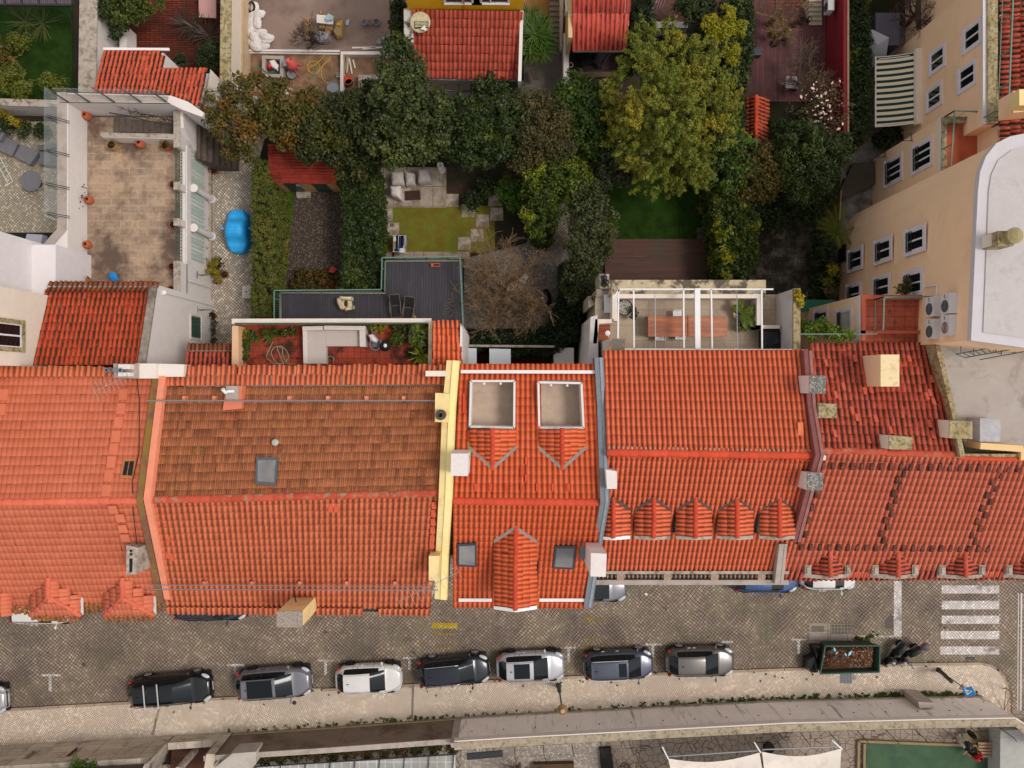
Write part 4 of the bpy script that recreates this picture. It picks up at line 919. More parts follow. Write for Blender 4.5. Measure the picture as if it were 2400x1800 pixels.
wall('boundary_wall','beige retaining wall along the sacks of the building site',[(556,235),(562,-60)],.5,1.4,mat('beige_render','#c8ac8c',.85,.1,1.5,dirt='#8a7256',damt=.5),mat('beige_cap','#b09878',.85,.15,3))
wall('garden_wall','white garden wall above the cobbled patio with loungers',[(-60,237),(138,243)],.35,1.8,WHITE,STONE)
LG_=mat('grey_cover','#6c696e',.8,.08,3)
def pxbox(t,name,quad,z0,z1,mt,bev=0):
 m=MB();m.prism(WP(quad,z1),z0,z1);return m.build(name,mt,t)
t=thing('sun_lounger','grey covered sun lounger cut off by the left edge of the photo','lounger',15,335)
pxbox(t,'cushion',[(-20,300),(42,336),(28,366),(-30,340)],.25,.45,LG_);pxbox(t,'backrest',[(-20,296),(10,312),(0,330),(-30,316)],.45,.8,LG_)
t=thing('ottoman','square grey garden ottoman beside the lounger','ottoman',60,358);pxbox(t,'cushion',[(50,337),(90,357),(70,386),(33,366)],.12,.5,LG_);pxbox(t,'base',[(52,341),(86,358),(68,382),(37,366)],.0,.12,DARKM)
t=thing('garden_chair','grey garden armchair with deep sides beside the glass screen','chair',112,362)
pxbox(t,'seat',[(93,350),(118,348),(118,378),(94,380)],.0,.38,LG_)
for q in([(86,340),(134,337),(134,349),(90,352)],[(88,380),(118,378),(134,383),(132,388),(92,386)],[(118,348),(134,344),(134,384),(118,380)]):pxbox(t,'side_panel',q,0,.68,mat('grey_shell','#5c5a60',.7,.08))
t=thing('round_table','round dark grey table top on the cobbled patio','table',92,430);m=MB();m.lathe(W(90,431,0)+V(0,0,.7),[(.6,0),(.62,.02),(.62,.05),(.6,.06)],32);m.build('table_top',LG_,t);m=MB();m.lathe(W(90,431,0),[(.3,0),(.05,.05),(.05,.7)],16);m.build('stem',DARKM,t)
m=MB()
for a,b in(((-5,360),(30,425)),((-14,366),(18,430)),((30,425),(12,436)),((-6,365),(-16,372))):m.tube([W(a[0],a[1],.3),W(b[0],b[1],.5)],.02,5)
for i in range(7):m.tube([W(-5+i*5,362+i*9.5,.35),W(-15+i*5,368+i*9.5,.35)],.012,4)
solo(m,'folded_airer',WHITEM,'white wire clothes airer on the patio cobbles by the left edge','airer')
t=thing('cold_frame','grey slatted box in the dark strip below the patio','box',90,565);pxbox(t,'lid',[(63,548),(100,550),(94,578),(58,566)],.3,.8,mat('grey_lid','#a4a2ac',.6,.06));pxbox(t,'base',[(64,549),(99,551),(94,576),(60,566)],0,.3,DARKM)
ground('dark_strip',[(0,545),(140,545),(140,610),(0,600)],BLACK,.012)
def pot(px,py,z,label,r=.24,h=.6,tilt=None,group='terracotta pots on and beside the stone terrace',mt=None,plant=None,kind='jar',pm=None,name='clay_pot',cat='pot'):
 t=thing(name,label,cat,px,py,z,group)
 m=MB();c=W(px,py,z)
 if kind=='jar':prof=[(r*.55,0),(r*.95,h*.35),(r,h*.55),(r*.8,h*.85),(r*.5,h*.95),(r*.55,h),(r*.42,h),(r*.38,h*.8)]
 elif kind=='bowl':prof=[(r*.7,0),(r,h*.9),(r*1.08,h*.92),(r*1.08,h),(r*.9,h),(r*.88,h*.85)]
 else:prof=[(r*.8,0),(r,h),(r*1.05,h),(r*.9,h),(r*.85,h*.8)]
 m.lathe(c,prof,20,cap=True);m.build('body',mt or TERRA,t,smooth=False)
 m=MB();top=prof[-1];m.lathe(c+V(0,0,top[1]),[(top[0]*1.0,-.02),(top[0]*1.0,.01)],16);m.build('soil',BLACK if kind=='jar' and not plant else SOIL,t)
 if plant:
  kk=dict(plant);leaves('foliage',[(c.x+random.gauss(0,kk.get('sp',.15)),c.y+random.gauss(0,kk.get('sp',.15)),c.z+h+kk.get('r',.2)*.6+random.random()*kk.get('hh',.2),kk.get('r',.2))for _ in range(kk.get('n',4))],kk.get('per',30),kk.get('s',.09),pm or LF_MID,t)
 return t
LF_MID=leaf_mat('leaf_mid','#2c3c14','#4a5a1e','#6a7424');LF_DARK=leaf_mat('leaf_dark','#18260e','#2a3c18','#3c4c1c');LF_YEL=leaf_mat('leaf_yellow','#5c5e10','#8a8418','#a89a1c')
LF_AUT=leaf_mat('leaf_autumn','#384018','#5c5622','#845626',thr=(.48,.62));LF_OLIVE=leaf_mat('leaf_olive','#323420','#4c4c2c','#6a5c38');LF_GREY=leaf_mat('leaf_greygreen','#2c3424','#46503a','#566044')
pot(210,276,zf,'terracotta jar in the top left corner of the stone terrace');pot(216,472,zf,'orange terracotta jar with a wispy plant at the left wall of the terrace',plant=dict(n=4,sp=.28,per=9,r=.2,s=.07),pm=LF_OLIVE)
pot(212,576,zf,'orange terracotta jar alone at the lower left wall of the terrace');pot(212,661,zf,'terracotta pot half hidden by the ridge tiles at the foot of the terrace',plant=dict(n=3,sp=.25,per=9,r=.2,s=.08),pm=LF_OLIVE)
pot(335,340,zf,'round clay jar in the middle under the low stair wall',r=.27);pot(272,346,zf,'light clay pot with bare thick stems under the low stair wall',kind='pot',plant=dict(n=2,per=6,s=.1),mt=mat('pale_clay','#b08458',.8,.15,6),r=.27)
pot(396,348,zf,'clay pot with spiky succulent stems near the stair end of the terrace',kind='pot',plant=dict(n=3,per=10,s=.1),r=.22)
for i,(x,y,l)in enumerate([(411,436,'dark pot on the terrace just below the first railing'),(411,530,'brown pot on the terrace beside the second pillar'),(408,627,'wide brown pot on the terrace beside the last railing'),(407,680,'terracotta pot in the bottom right corner of the terrace')]):pot(x,y,zf,l,r=.2,kind='pot',h=.4)
pot(479,397,0.0,'large round clay jar at the foot of the terrace stairs',r=.36,h=.75);pot(505,400,0.0,'dark pot with cactus beside the large round clay jar',r=.3,h=.35,kind='pot',plant=dict(n=3,per=16,r=.15),pm=LF_DARK)
for x,y,l in((484,421,'first'),(484,434,'second'),(482,450,'third'),(488,545,'fourth')):pot(x,y,.3,'small white flowerpot on the arcade plinth, %s from the stairs'%l,r=.11,h=.25,kind='pot',mt=WHITEM,group='white flowerpots on the arcade plinth')
for x,y,l in((483,583,'cream urn on the arcade plinth nearer the column'),(485,610,'cream urn on the arcade plinth nearer the clay jar')):pot(x,y,.3,l,r=.17,h=.4,kind='pot',mt=mat('cream_pot','#b4a890',.8,.1),group='white flowerpots on the arcade plinth')
pot(483,628,0,'wide dark clay jar at the end of the arcade plinth',r=.33,h=.6)
pot(509,640,0,'potted bush with bright yellow-green leaves at the end of the arcade',r=.25,h=.4,kind='pot',plant=dict(n=9,per=40,sp=.25,r=.22,s=.08,hh=.4),pm=LF_YEL)
pot(514,623,0,'small pot of soil above the bright bush',r=.2,h=.3,kind='pot',plant=dict(n=3,per=14),pm=LF_DARK);pot(530,645,0,'pot with a grey stone-like cactus right of the bright bush',r=.22,h=.3,kind='pot',plant=dict(n=2,per=12),pm=LF_OLIVE);pot(514,660,0,'pot with small leaves below the bright bush',r=.2,h=.3,kind='pot',plant=dict(n=3,per=20),pm=LF_YEL)
pot(502,741,0,'clay pot with green cactus against the white annex wall',r=.22,h=.35,kind='pot',plant=dict(n=4,per=20),pm=LF_DARK)
t=thing('creeper','sparse dry creeper with pots at the base of the annex wall near the grille window','plant',500,790)
mb=MB()
for i in range(16):
 a=W(496+random.random()*6,760+i*3.5,0);mb.tube([a,a+V(random.uniform(-.1,.3),random.uniform(-.3,.3),.5),a+V(random.uniform(0,.7),random.uniform(-.5,.5),1)],[.02,.014,.006],4)
mb.build('stems',BARK,t);leaves('foliage',[(*W(500,755+i*8,.4),.22)for i in range(8)],22,.08,LF_OLIVE,t)
t=thing('wall_climber','bare woody climber trained along the white wall above the terrace stairs','plant',400,285,zf)
mb=MB();prev=W(410,287,zf+.2)
for i in range(9):
 nx=W(410-i*15,286-i*4+random.uniform(-2,2),zf+.5+i*.1);mb.tube([prev,nx],[.035-.003*i,.032-.003*i],5)
 for k in range(4):e=nx+V(random.uniform(-.4,.3),random.uniform(-.25,.35),random.uniform(0,.3));mb.tube([nx,e],[.015,.005],4)
 prev=nx
mb.build('stems',mat('purple_bark','#4a343a',.9),t);leaves('foliage',[(*W(390-i*14,284-i*4,zf+.8),.22)for i in range(7)],14,.07,LF_OLIVE,t)
m=MB();m.ball(W(266,650,zf+.15),.22,.3,.15,9,6,noise=.25,rot=.4,seed=3);solo(m,'blue_bag',mat('blue_plastic','#1c7cc0',.4,.1),'crumpled bright blue bag lying on the terrace flags','bag')
#covered car in the lane
t=thing('covered_car','car wrapped in a bright blue cover parked in the cobbled lane','car',566,545)
BL=mat('blue_cover','#30a8ec',.5,.06,2,dirt='#1884c8',damt=.4,dsc=3,streak=(1,6,1),dthr=(.5,.62))
NX,NY=25,33;L_,W_=2.7,1.55;vs=[];c0=W(565,546,0)
def cov(u,v):
 x=(u-.5)*2;y=(v-.5)*2
 pw=(1-abs(y)**3.2)**.45*(.96 if y>0 else 1);X=x*W_/2*pw
 roof=.55*math.exp(-((y-.0)/.42)**4)*(1-abs(x)**4)
 z=.78+roof;e=1-max(abs(x),0)**8;z=z*(max(0,e)**.5);z*=1-.25*max(0,abs(y)-.7)/.3
 z+=.02*abs(math.sin(v*19+u*5))+.018*abs(math.sin(u*13-v*7))
 return(c0.x+X,c0.y+y*L_/2,max(.05,z)if 0<u<1 and 0<v<1 else.02)
for j in range(NY):
 for i in range(NX):vs.append(cov(i/(NX-1),j/(NY-1)))
m=MB();m.add(vs,[(j*NX+i,j*NX+i+1,(j+1)*NX+i+1,(j+1)*NX+i)for j in range(NY-1)for i in range(NX-1)]);m.build('cover',BL,t,smooth=True)
m=MB();m.beam((c0.x+W_/2-.02,c0.y+.1,.8),(c0.x+W_/2+.12,c0.y+.14,.86),.12,.1);m.beam((c0.x-W_/2+.02,c0.y+.1,.8),(c0.x-W_/2-.1,c0.y+.14,.86),.12,.1);m.build('mirror_bulge',BL,t)
t=thing('stone_sink','white stone sink with a black drain hole standing in the lane by the hedge','sink',584,684);pxbox(t,'basin',[(568,670),(591,670),(589,699),(567,699)],0,.75,mat('sink_stone','#c4bab0',.7,.06));m=MB();m.lathe(W(577,684,.755),[(.05,-.01),(.05,.0)],12);m.build('drain',BLACK,t)
t=thing('wall_lantern','white pole lamp standing against the hedge beside the blue covered car','lamp',590,520);m=MB();m.tube([W(596,530,0),W(596,530,2.0)],.03,8);m.build('pole',WHITEM,t);m=MB();m.lathe(W(596,530,2.0),[(.05,0),(.12,.1),(.12,.2),(.04,.26)],12);m.build('lamp_head',WHITEM,t)
t=thing('porch_roof','small dark tiled porch roof between the annex and the roof patio','roof',488,830)
tile_roof('tiles',W(437,824,6.6),W(542,824,6.6),W(541,870,7.2),W(432,870,7.2),T_DARK2,t,pitch=.24,course=.42,amp=.07);tile_roof('top_row',W(438,822,6.75),W(543,822,6.75),W(544,806,6.6),W(440,806,6.6),MATS['old_brown_tiles'],t,pitch=.24,course=.4,amp=.09)
m=MB();m.prism(WP([(445,812),(540,812),(536,880),(440,880)],6.3),0,6.3);m.build('wall',CREAM,t)
t=thing('flue_block','concrete chimney block with two round metal flues beside a white slab on the back eave','chimney',300,870,9)
m=MB();m.prism(WP([(264,852),(317,853),(317,887),(266,885)],11.0),9.4,10.95);m.build('block',CONC,t)
m=MB();m.prism(WP([(277,854),(305,854),(305,865),(277,865)],11.3),10.95,11.3);m.prism(WP([(277,873),(305,873),(305,882),(277,882)],11.3),10.95,11.3);m.build('cap',WHITE,t)
for x in(262,294):m=MB();m.lathe(W(x,868,10.9),[(.1,0),(.1,.5),(.07,.5),(.06,.2)],16);m.build('flue',GREYM,t)
m=MB();m.tube([W(266,867,11.1),W(290,868,11.1)],.1,10);m.build('duct',GREYM,t)
m=MB();m.prism(WP([(317,852),(366,852),(366,887),(317,887)],10.6),9.5,10.6);m.prism(WP([(366,852),(431,854),(430,883),(366,883)],10.3),9.5,10.3);solo(m,'white_slab',mat('white_metal_sheet','#dcd0c6',.7,.04),'white flat slab at the back eave between flue block and canal tiles','slab')
def antenna(label,base,top,boom,nel,el,group=None):
 t=thing('tv_antenna',label,'antenna',loc=base,group=group);AL=gloss('antenna_metal','#a8a4a0',.4,.6)
 m=MB();m.tube([base,top],.018,6);m.build('mast',AL,t)
 a,b=Vector(boom[0]),Vector(boom[1]);m=MB();m.tube([a,b],.014,5);d=(b-a).normalized();sd=d.cross(V(0,0,1)).normalized()
 for i in range(nel):p=a.lerp(b,i/(nel-1));L=el*(1-.35*i/nel);m.tube([p-sd*L,p+sd*L],.008,4)
 m.build('boom',AL,t)
antenna('television aerial with slanting rods over the painted back roof by the flue block',tuple(rx(248,905,Slope(W(0,1176,ZR),W(0,859,ZN)))),W(248,903,11.6),(W(222,918,11.6),W(300,880,11.6)),9,.45)
antenna('television aerial leaning across the yellow party wall above the street',(W(990,1398,8.6)),W(1000,1375,11.2),(W(935,1410,11.2),W(1075,1340,11.4)),11,.5)
#hedges
HL=leaf_mat('hedge_leaf','#3a4818','#5c6428','#6e6c30',nsc=.8);HLD=leaf_mat('hedge_dark','#1c2c10','#324418','#46561c');IVY=leaf_mat('ivy_leaf','#1c2e10','#35481a','#74801e',thr=(.55,.66))
hedge('clipped_hedge','long clipped hedge beside the cobbled lane with the blue car','hedge',[(594,378),(622,378),(638,480),(636,600),(622,750),(590,750)],2.9,HL,zt=2.9,step=.24,rc=.18,per=60,size=.075)
hedge('clipped_hedge','broad dark leafy hedge between gravel yard and stepping-stone lawn','hedge',[(806,384),(872,384),(880,470),(880,590),(866,686),(802,686),(808,560)],2.8,HLD,zt=2.8,step=.34,rc=.26,per=50,size=.12)
ground('grass_strip',[(652,440),(690,440),(672,640),(655,720),(630,720)],grass_ground('bright_grass','#3c5a10','#547418','#2c4410'),.03)
t=thing('shrub','low red-tinted shrub at the bottom of the gravel yard','shrub',740,650);leaves('foliage',cl_poly([(690,640),(800,640),(800,688),(690,684)],0,.8,.3,.25),45,.09,leaf_mat('leaf_redgreen','#3a3a14','#5a4a1c','#8a3420'),t)
m=MB();m.slab(WP([(778,624),(790,629),(782,640),(770,637)],.9),.05);solo(m,'red_board',mat('red_board','#a02c2c',.6),'red board lying on the shrub at the bottom of the gravel yard','board')
#shed
t=thing('garden_shed','small cream shed with red corrugated roof and two green doors above the gravel yard','shed',708,430)
zs=2.5;m=MB();m.prism(WP([(632,340),(782,340),(782,452-26),(640,452-26)],zs-.15),0,zs-.1);m.build('wall',mat('ochre_render','#caa070',.85,.1,2,dirt='#7a5c3c',damt=.5),t)
m=MB();vs=[];k=60;a0,a1=W(628,338,zs+.5),W(788,338,zs+.5);b0,b1=W(630,428,zs),W(786,432,zs)
for i in range(k+1):
 u=i/k;dz=.045*math.sin(u*2*math.pi*13);p=a0.lerp(b0,u);q=a1.lerp(b1,u);vs+=[(p.x,p.y,p.z+dz),(q.x,q.y,q.z+dz),(p.x,p.y,p.z+dz-.03),(q.x,q.y,q.z+dz-.03)]
m.add(vs,[f for i in range(k)for f in((4*i,4*i+1,4*i+5,4*i+4),(4*i+2,4*i+6,4*i+7,4*i+3))]+[(4*k,4*k+1,4*k+3,4*k+2)]);m.build('roof',mat('red_corrugated','#8c3020',.8,.25,4,dirt='#2c1c14',damt=.6,dthr=(.5,.65)),t)
Yw=W(0,426,zs-.15).y
for x in(672,738):
 c=W(x,426,zs-.15);m=MB();xx=c.x*1.0+.1;m.box(xx-.42,xx+.42,Yw-.03,Yw-.0,.05,2.0);d=m.build('door',GREENM,t)
 m=MB();m.box(xx+.3,xx+.34,Yw-.06,Yw-.03,.95,1.1);m.build('handle',GREYM,d)
m=MB();m.box(W(700,0,1.8).x-.1,W(700,0,1.8).x+.1,Yw-.15,Yw,1.75,2.0);m.build('lamp',GREYM,t)
m=MB();m.prism(WP([(694,449),(728,449),(728,464),(696,464)],.1),0,.12);m.build('step',STONE,t)
#stepping-stone lawn
gpatch=MB();PS=slab_mat('stepping_stone','#b4a698','#a09284',5,5,'#b4a698','#6a5a3c',.8,dthr=(.42,.6),dsc=1.4)
proto=None
SP=[((1060,470),'in the row right of the patio, nearest the patio'),((1097,494),'second step down from the patio corner'),((1131,518),'third step, at the right edge of the lawn'),((1118,552),'below the third step at the right edge of the lawn'),((1088,571),'at the bottom right corner of the lawn'),((905,504),'upper left of the lawn next to the hedge'),((920,537),'left of the lawn holding a pair of sandals'),((937,574),'under the laundry airer'),((1164,502),'half hidden in plants right of the lawn'),((1160,468),'in the shade above the right-hand planting')]
for i,((x,y),d)in enumerate(SP):
 if proto is None:
  m=MB();m.obox((0,0,0),.8,.8,0,.05,taper=.97);o=proto=m.build('stepping_stone',PS)
 else:o=proto.copy();col.objects.link(o)
 o.location=W(x,y,0);o.rotation_euler.z=random.uniform(-.05,.05);tag(o,'square stepping stone '+d,'paving stone','stepping stones round the small lawn')
m=MB()
for dx in(-.06,.06):m.ball(W(919,527,.1)+V(dx,0,0),.045,.13,.03,8,5)
solo(m,'sandals',mat('grey_sandal','#5a5654',.6),'pair of grey sandals left on a stepping stone','sandals')
SH=mat('sheet_cloth','#b8aea6',.85,.06,3)
def soft(name,label,cat,pts,z,mt,z0=0,seed=1,bulge=.15):
 """a thing draped in cloth: rounded lump over a pixel polygon"""
 P=WP(pts,z);c=sum(P,Vector())/len(P);m=MB();rr=random.Random(seed);n=26;rings=[(1.0,z0+.01),(1.02,z0+(z-z0)*.35),(.97,z0+(z-z0)*.75),(.86,z),(.6,z+bulge*.8),(.3,z+bulge),(.01,z+bulge)]
 per=[]
 L=[(P[(i+1)%len(P)]-P[i]).length for i in range(len(P))];T=sum(L)
 for k in range(n):
  s=T*k/n;i=0
  while s>L[i]:s-=L[i];i+=1
  per.append(P[i].lerp(P[(i+1)%len(P)],s/L[i]))
 vs=[]
 for j,(q,zz)in enumerate(rings):
  for k in range(n):
   w_=1+rr.uniform(-.04,.04);p=per[k];vs.append((c.x+(p.x-c.x)*q*w_,c.y+(p.y-c.y)*q*w_,zz+rr.uniform(-.03,.03)*(j>0)))
 m.add(vs,[(j*n+k,j*n+(k+1)%n,(j+1)*n+(k+1)%n,(j+1)*n+k)for j in range(len(rings)-1)for k in range(n)])
 return solo(m,name,mt,label,cat,smooth=True)
soft('covered_chair','round garden chair under a grey sheet at the top left of the patio','covered furniture',[(914,402),(945,400),(948,432),(916,434)],.7,SH,seed=2)
soft('covered_chair','garden chair under a grey sheet at the top middle of the patio','covered furniture',[(948,400),(972,404),(972,432),(950,434)],.7,SH,seed=3)
soft('covered_chair','garden chair under a grey sheet alone to the right on the patio','covered furniture',[(980,396),(1006,394),(1012,426),(978,428)],.75,SH,seed=4)
soft('covered_table','white sheeted table at the lower left of the patio','covered furniture',[(912,434),(940,434),(940,468),(914,458)],.7,mat('white_sheet','#cfc6be',.8,.05,3),seed=5)
m=MB();m.prism(WP([(948,448),(984,446),(986,468),(949,470)],.06),.03,.07);solo(m,'door_mat',mat('brown_mat','#3c2a22',.95),'dark brown mat lying on the patio slabs','mat')
t=thing('garden_statue','white vase-like garden ornament at the top right patio corner','statue',1036,392);m=MB();c=W(1036,400,0);m.lathe(c,[(.2,0),(.2,.1),(.1,.2),(.16,.5),(.2,.7),(.1,.85),(.16,1.0),(.19,1.2),(.12,1.2),(.1,1.05)],16);m.build('body',WHITE,t)
t=thing('laundry_airer','folding airer hung with white, blue and dark clothes on the lawn','airer',936,570)
m=MB();z=.95
for x in(922,934,946):m.tube([W(x,552,z),W(x,590,z)],.012,5)
m.tube([W(920,552,z),W(950,552,z)],.015,5);m.tube([W(920,590,z),W(950,590,z)],.015,5)
for x in(924,947):
 m.tube([W(x,555,z),W(x,588,.02)],.015,5);m.tube([W(x,588,z),W(x,555,.02)],.015,5)
m.build('frame',WHITEM,t)
def cloth(t,px0,px1,py0,py1,z,mt,dz=.45,seed=1):
 m=MB();rr=random.Random(seed);n=8;vs=[]
 for j in range(n+1):
  y=py0+(py1-py0)*j/n
  for i in range(n+1):
   u=i/n*2-1;x=px0+(px1-px0)*i/n;vs.append(W(x+rr.uniform(-.6,.6),y+rr.uniform(-.6,.6),z-abs(u)**2.5*dz+rr.uniform(-.03,.03)))
 m.add(vs,[(j*(n+1)+i,j*(n+1)+i+1,(j+1)*(n+1)+i+1,(j+1)*(n+1)+i)for j in range(n)for i in range(n)]);m.build('garment',mt,t)
for i,(a,b,c,d,h)in enumerate([(919,930,554,566,'#cfd2dc'),(921,928,566,584,'#b08a50'),(929,935,550,572,'#2c3850'),(935,940,553,586,'#3c4c6a'),(940,944,552,586,'#1c2434'),(944,953,551,574,'#9aa4bc'),(930,950,582,592,'#c8cede'),(928,938,574,588,'#445a80')]):
 cloth(t,a,b,c,d,1.0+.02*i,mat('garment_%d'%i,h,.85,.08,6),seed=i)
#dark composite deck on the first floor
DECK=plank_mat('charcoal_planks','#403c42','#37343a',.15,0,gap='#1a181c',rough=.55,wear='#2a262c')
t=thing('roof_deck','L-shaped charcoal plank deck with green railings above the gardens','deck',850,700)
zd=3.2;PD=[(659,687),(902,688),(902,613),(1082,611),(1090,775),(659,775)]
m=MB();m.prism(WP(PD,zd),zd-.3,zd);m.build('decking',DECK,t)
Pl=WP([(662,692),(1080,692),(1085,775),(662,775)],zd-.3);m=MB();m.prism(Pl,0,zd-.3);m.build('wall',CREAM,t)
m=MB();wallpath(m,WP([(658,754),(658,686),(902,687),(904,612),(1080,611)],zd+.04),.07,.2);m.build('edge',mat('deck_edge','#8c8474',.8,.15,4),t)
def railing(t,pts,z,h,mt,step=.13,outx=0,posts=1.2,name='railing'):
 m=MB();P=WP(pts,z);P=[V(p.x,p.y,z)for p in P]
 for a,b in zip(P,P[1:]):
  L=(b-a).length;m.beam(a+V(0,0,h),b+V(0,0,h),.06,.05);m.beam(a+V(0,0,.08),b+V(0,0,.08),.03,.03)
  for i in range(int(L/step)+1):p=a+(b-a).normalized()*step*i;m.beam(p+V(0,0,.08),p+V(0,0,h),.016,.016)
  for i in range(int(L/posts)+2):p=a.lerp(b,min(1,i*posts/L));m.beam(p,p+V(0,0,h),.05,.05)
 return m.build(name,mt,t)
RG=gloss('sage_metal','#5c7a6c',.5)
railing(t,[(656,754),(656,686),(901,684),(903,611),(1080,608)],zd,1.05,RG);railing(t,[(1081,611),(1088,770)],zd,1.05,RG)
def chair(px,py,z,rz,label,wood=True,mt=None,group=None,w_=.55):
 t=thing('deck_chair',label,'chair',loc=W(px,py,z),rz=rz,group=group)
 FR=mt or mat('chair_wood','#5a4c42',.7);m=MB()
 for s in(-1,1):
  m.beam((s*w_/2,-.62,.38),(s*w_/2,.05,.42),.05,.05);m.beam((s*w_/2,.05,.42),(s*w_/2,.62,.85),.05,.05);m.beam((s*w_/2,-.55,0),(s*w_/2,-.5,.4),.045,.045);m.beam((s*w_/2,.5,0),(s*w_/2,-.02,.62),.045,.045);m.beam((s*w_/2*1.08,-.4,.62),(s*w_/2*1.08,.25,.62),.06,.03)
 m.beam((-w_/2,-.62,.38),(w_/2,-.62,.38),.05,.05);m.beam((-w_/2,.62,.85),(w_/2,.62,.85),.05,.05);m.beam((-w_/2,.05,.42),(w_/2,.05,.42),.04,.04);m.build('frame',FR,t,local=True)
 m=MB();m.slab([(-w_/2+.03,-.58,.38),(w_/2-.03,-.58,.38),(w_/2-.03,.03,.41),(-w_/2+.03,.03,.41)],.02);m.build('seat',mat('chair_sling','#222024',.8),t,local=True)
 m=MB();m.slab([(-w_/2+.03,.06,.43),(w_/2-.03,.06,.43),(w_/2-.03,.6,.82),(-w_/2+.03,.6,.82)],.02);m.build('backrest',MATS['chair_sling'],t,local=True)
chair(930,720,zd,R(3),'dark reclining deck chair, the left one of the pair on the charcoal deck',group='reclining chairs on the charcoal deck');chair(961,725,zd,R(-8),'dark reclining deck chair, the tilted right one of the pair on the charcoal deck',group='reclining chairs on the charcoal deck')
t=thing('armchair','old armchair under a stained cream plastic cover on the charcoal deck','armchair',806,712,zd)
LC=mat('stained_cover','#cfbea0',.7,.1,4,dirt='#5a4830',damt=.7,dsc=3,dthr=(.5,.6))
m=MB();rr=random.Random(4)
def lump(m,q,z0,z1,r=.04):
 P=WP(q,z1);n=len(P);c=sum(P,Vector())/n;vs=[]
 for(k,z)in((1,z0),(1.05,(z0+z1)/2),(.95,z1),(.5,z1+.05)):
  for p in P:vs.append((c.x+(p.x-c.x)*k+rr.uniform(-r,r),c.y+(p.y-c.y)*k+rr.uniform(-r,r),z+rr.uniform(-r,r)))
 m.add(vs,[(j*n+i,j*n+(i+1)%n,(j+1)*n+(i+1)%n,(j+1)*n+i)for j in range(3)for i in range(n)]+[tuple(3*n+i for i in range(n))])
lump(m,[(792,700),(806,696),(820,695),(824,712),(823,724),(806,727),(796,718)],zd+.02,zd+.38);m.build('seat',LC,t)
for nm,q,h in(('arm',[(790,698),(797,696),(800,712),(804,724),(797,724),(791,710)],.62),('arm',[(812,720),(825,716),(825,724),(808,729)],.6),('backrest',[(795,695),(823,694),(822,702),(796,702)],.8)):m=MB();lump(m,q,zd+.02,zd+h);m.build(nm,LC,t)
m=MB();m.ball(W(811,710,zd+.45),.08,.2,.06,8,5,noise=.3);m.build('gap',mat('dark_hole','#3c3020',.9),t)
t=thing('brick_planter','small terracotta block planter at the top edge of the charcoal deck','planter',1020,621,zd);m=MB()
P=WP([(1010,617),(1031,617),(1031,625),(1010,625)],zd+.2);m.prism(P,zd,zd+.2);m.build('box',TERRA,t);m=MB();m.prism(WP([(1016,619),(1030,619),(1030,623),(1016,623)],zd+.21),zd+.1,zd+.21);m.build('soil',SOIL,t)
#roof patio with L-shaped sofa
t=thing('roof_patio','roof patio with mossy red floor tiles and a cream parapet behind the weathered house','patio',780,810)
zp=6.6;PT=slab_mat('red_floor_tiles','#a8452e','#98402c',.33,.33,'#6a2c20','#2a1c16',.9,off=0,jw=.012,dthr=(.5,.62),dsc=.9)
P=WP([(556,757),(1008,757),(1012,905),(556,905)],zp);m=MB();m.prism(P,0,zp);m.build('floor',PT,t)
CR=mat('cream_parapet','#d8c0a0',.85,.08,2,dirt='#7a6448',damt=.5,dthr=(.52,.68))
m=MB();wallpath(m,WP([(543,755),(1011,754)],7.6),.18,7.6);m.build('parapet',CR,t);m=MB();wallpath(m,WP([(543,753),(1011,752)],7.68),.26,.08);m.build('coping',mat('cream_cap','#d8ccc0',.7,.06,3),t)
m=MB();m.prism(WP([(544,764),(558,764),(560,860),(543,860)],7.7),0,7.7);m.build('side_parapet',mat('peach_parapet','#dcb088',.85,.06,2),t)
m=MB();m.prism(WP([(1005,752),(1013,756),(1012,856),(1003,856)],8.0),0,8.0);m.build('side_parapet',CR,t)
railing(t,[(556,759),(1000,758)],7.6,.25,GREENM,step=.3,posts=2)
t=thing('corner_sofa','white L-shaped corner sofa on the red tiled roof patio','sofa',790,800,zp)
SF=mat('sofa_fabric','#cfc4be',.8,.04,4);SF2=mat('sofa_seat','#bdb0a8',.8,.04,4)
def bev_box(t,name,quad,z0,z1,mt):
 P=WP(quad,z1);c=sum(P,Vector())/len(P);m=MB();n=len(P);vs=[]
 for k,z in((1,z0),(1,z1-.04),(.96,z1)):
  for p in P:vs.append((c.x+(p.x-c.x)*k,c.y+(p.y-c.y)*k,z))
 m.add(vs,[(j*n+i,j*n+(i+1)%n,(j+1)*n+(i+1)%n,(j+1)*n+i)for j in range(2)for i in range(n)]+[tuple(2*n+i for i in range(n))]);return m.build(name,mt,t)
bev_box(t,'chaise_seat',[(718,768),(764,768),(765,853),(719,853)],zp,zp+.4,SF2);bev_box(t,'seat',[(763,768),(846,768),(846,812),(763,812)],zp,zp+.4,SF2)
bev_box(t,'backrest',[(708,765),(756,764),(756,774),(708,775)],zp,zp+.78,SF);bev_box(t,'backrest',[(758,763),(856,764),(856,774),(758,773)],zp,zp+.78,SF);bev_box(t,'arm',[(842,768),(856,768),(857,813),(843,813)],zp,zp+.7,SF);bev_box(t,'arm',[(709,768),(720,768),(722,853),(711,853)],zp,zp+.7,SF)
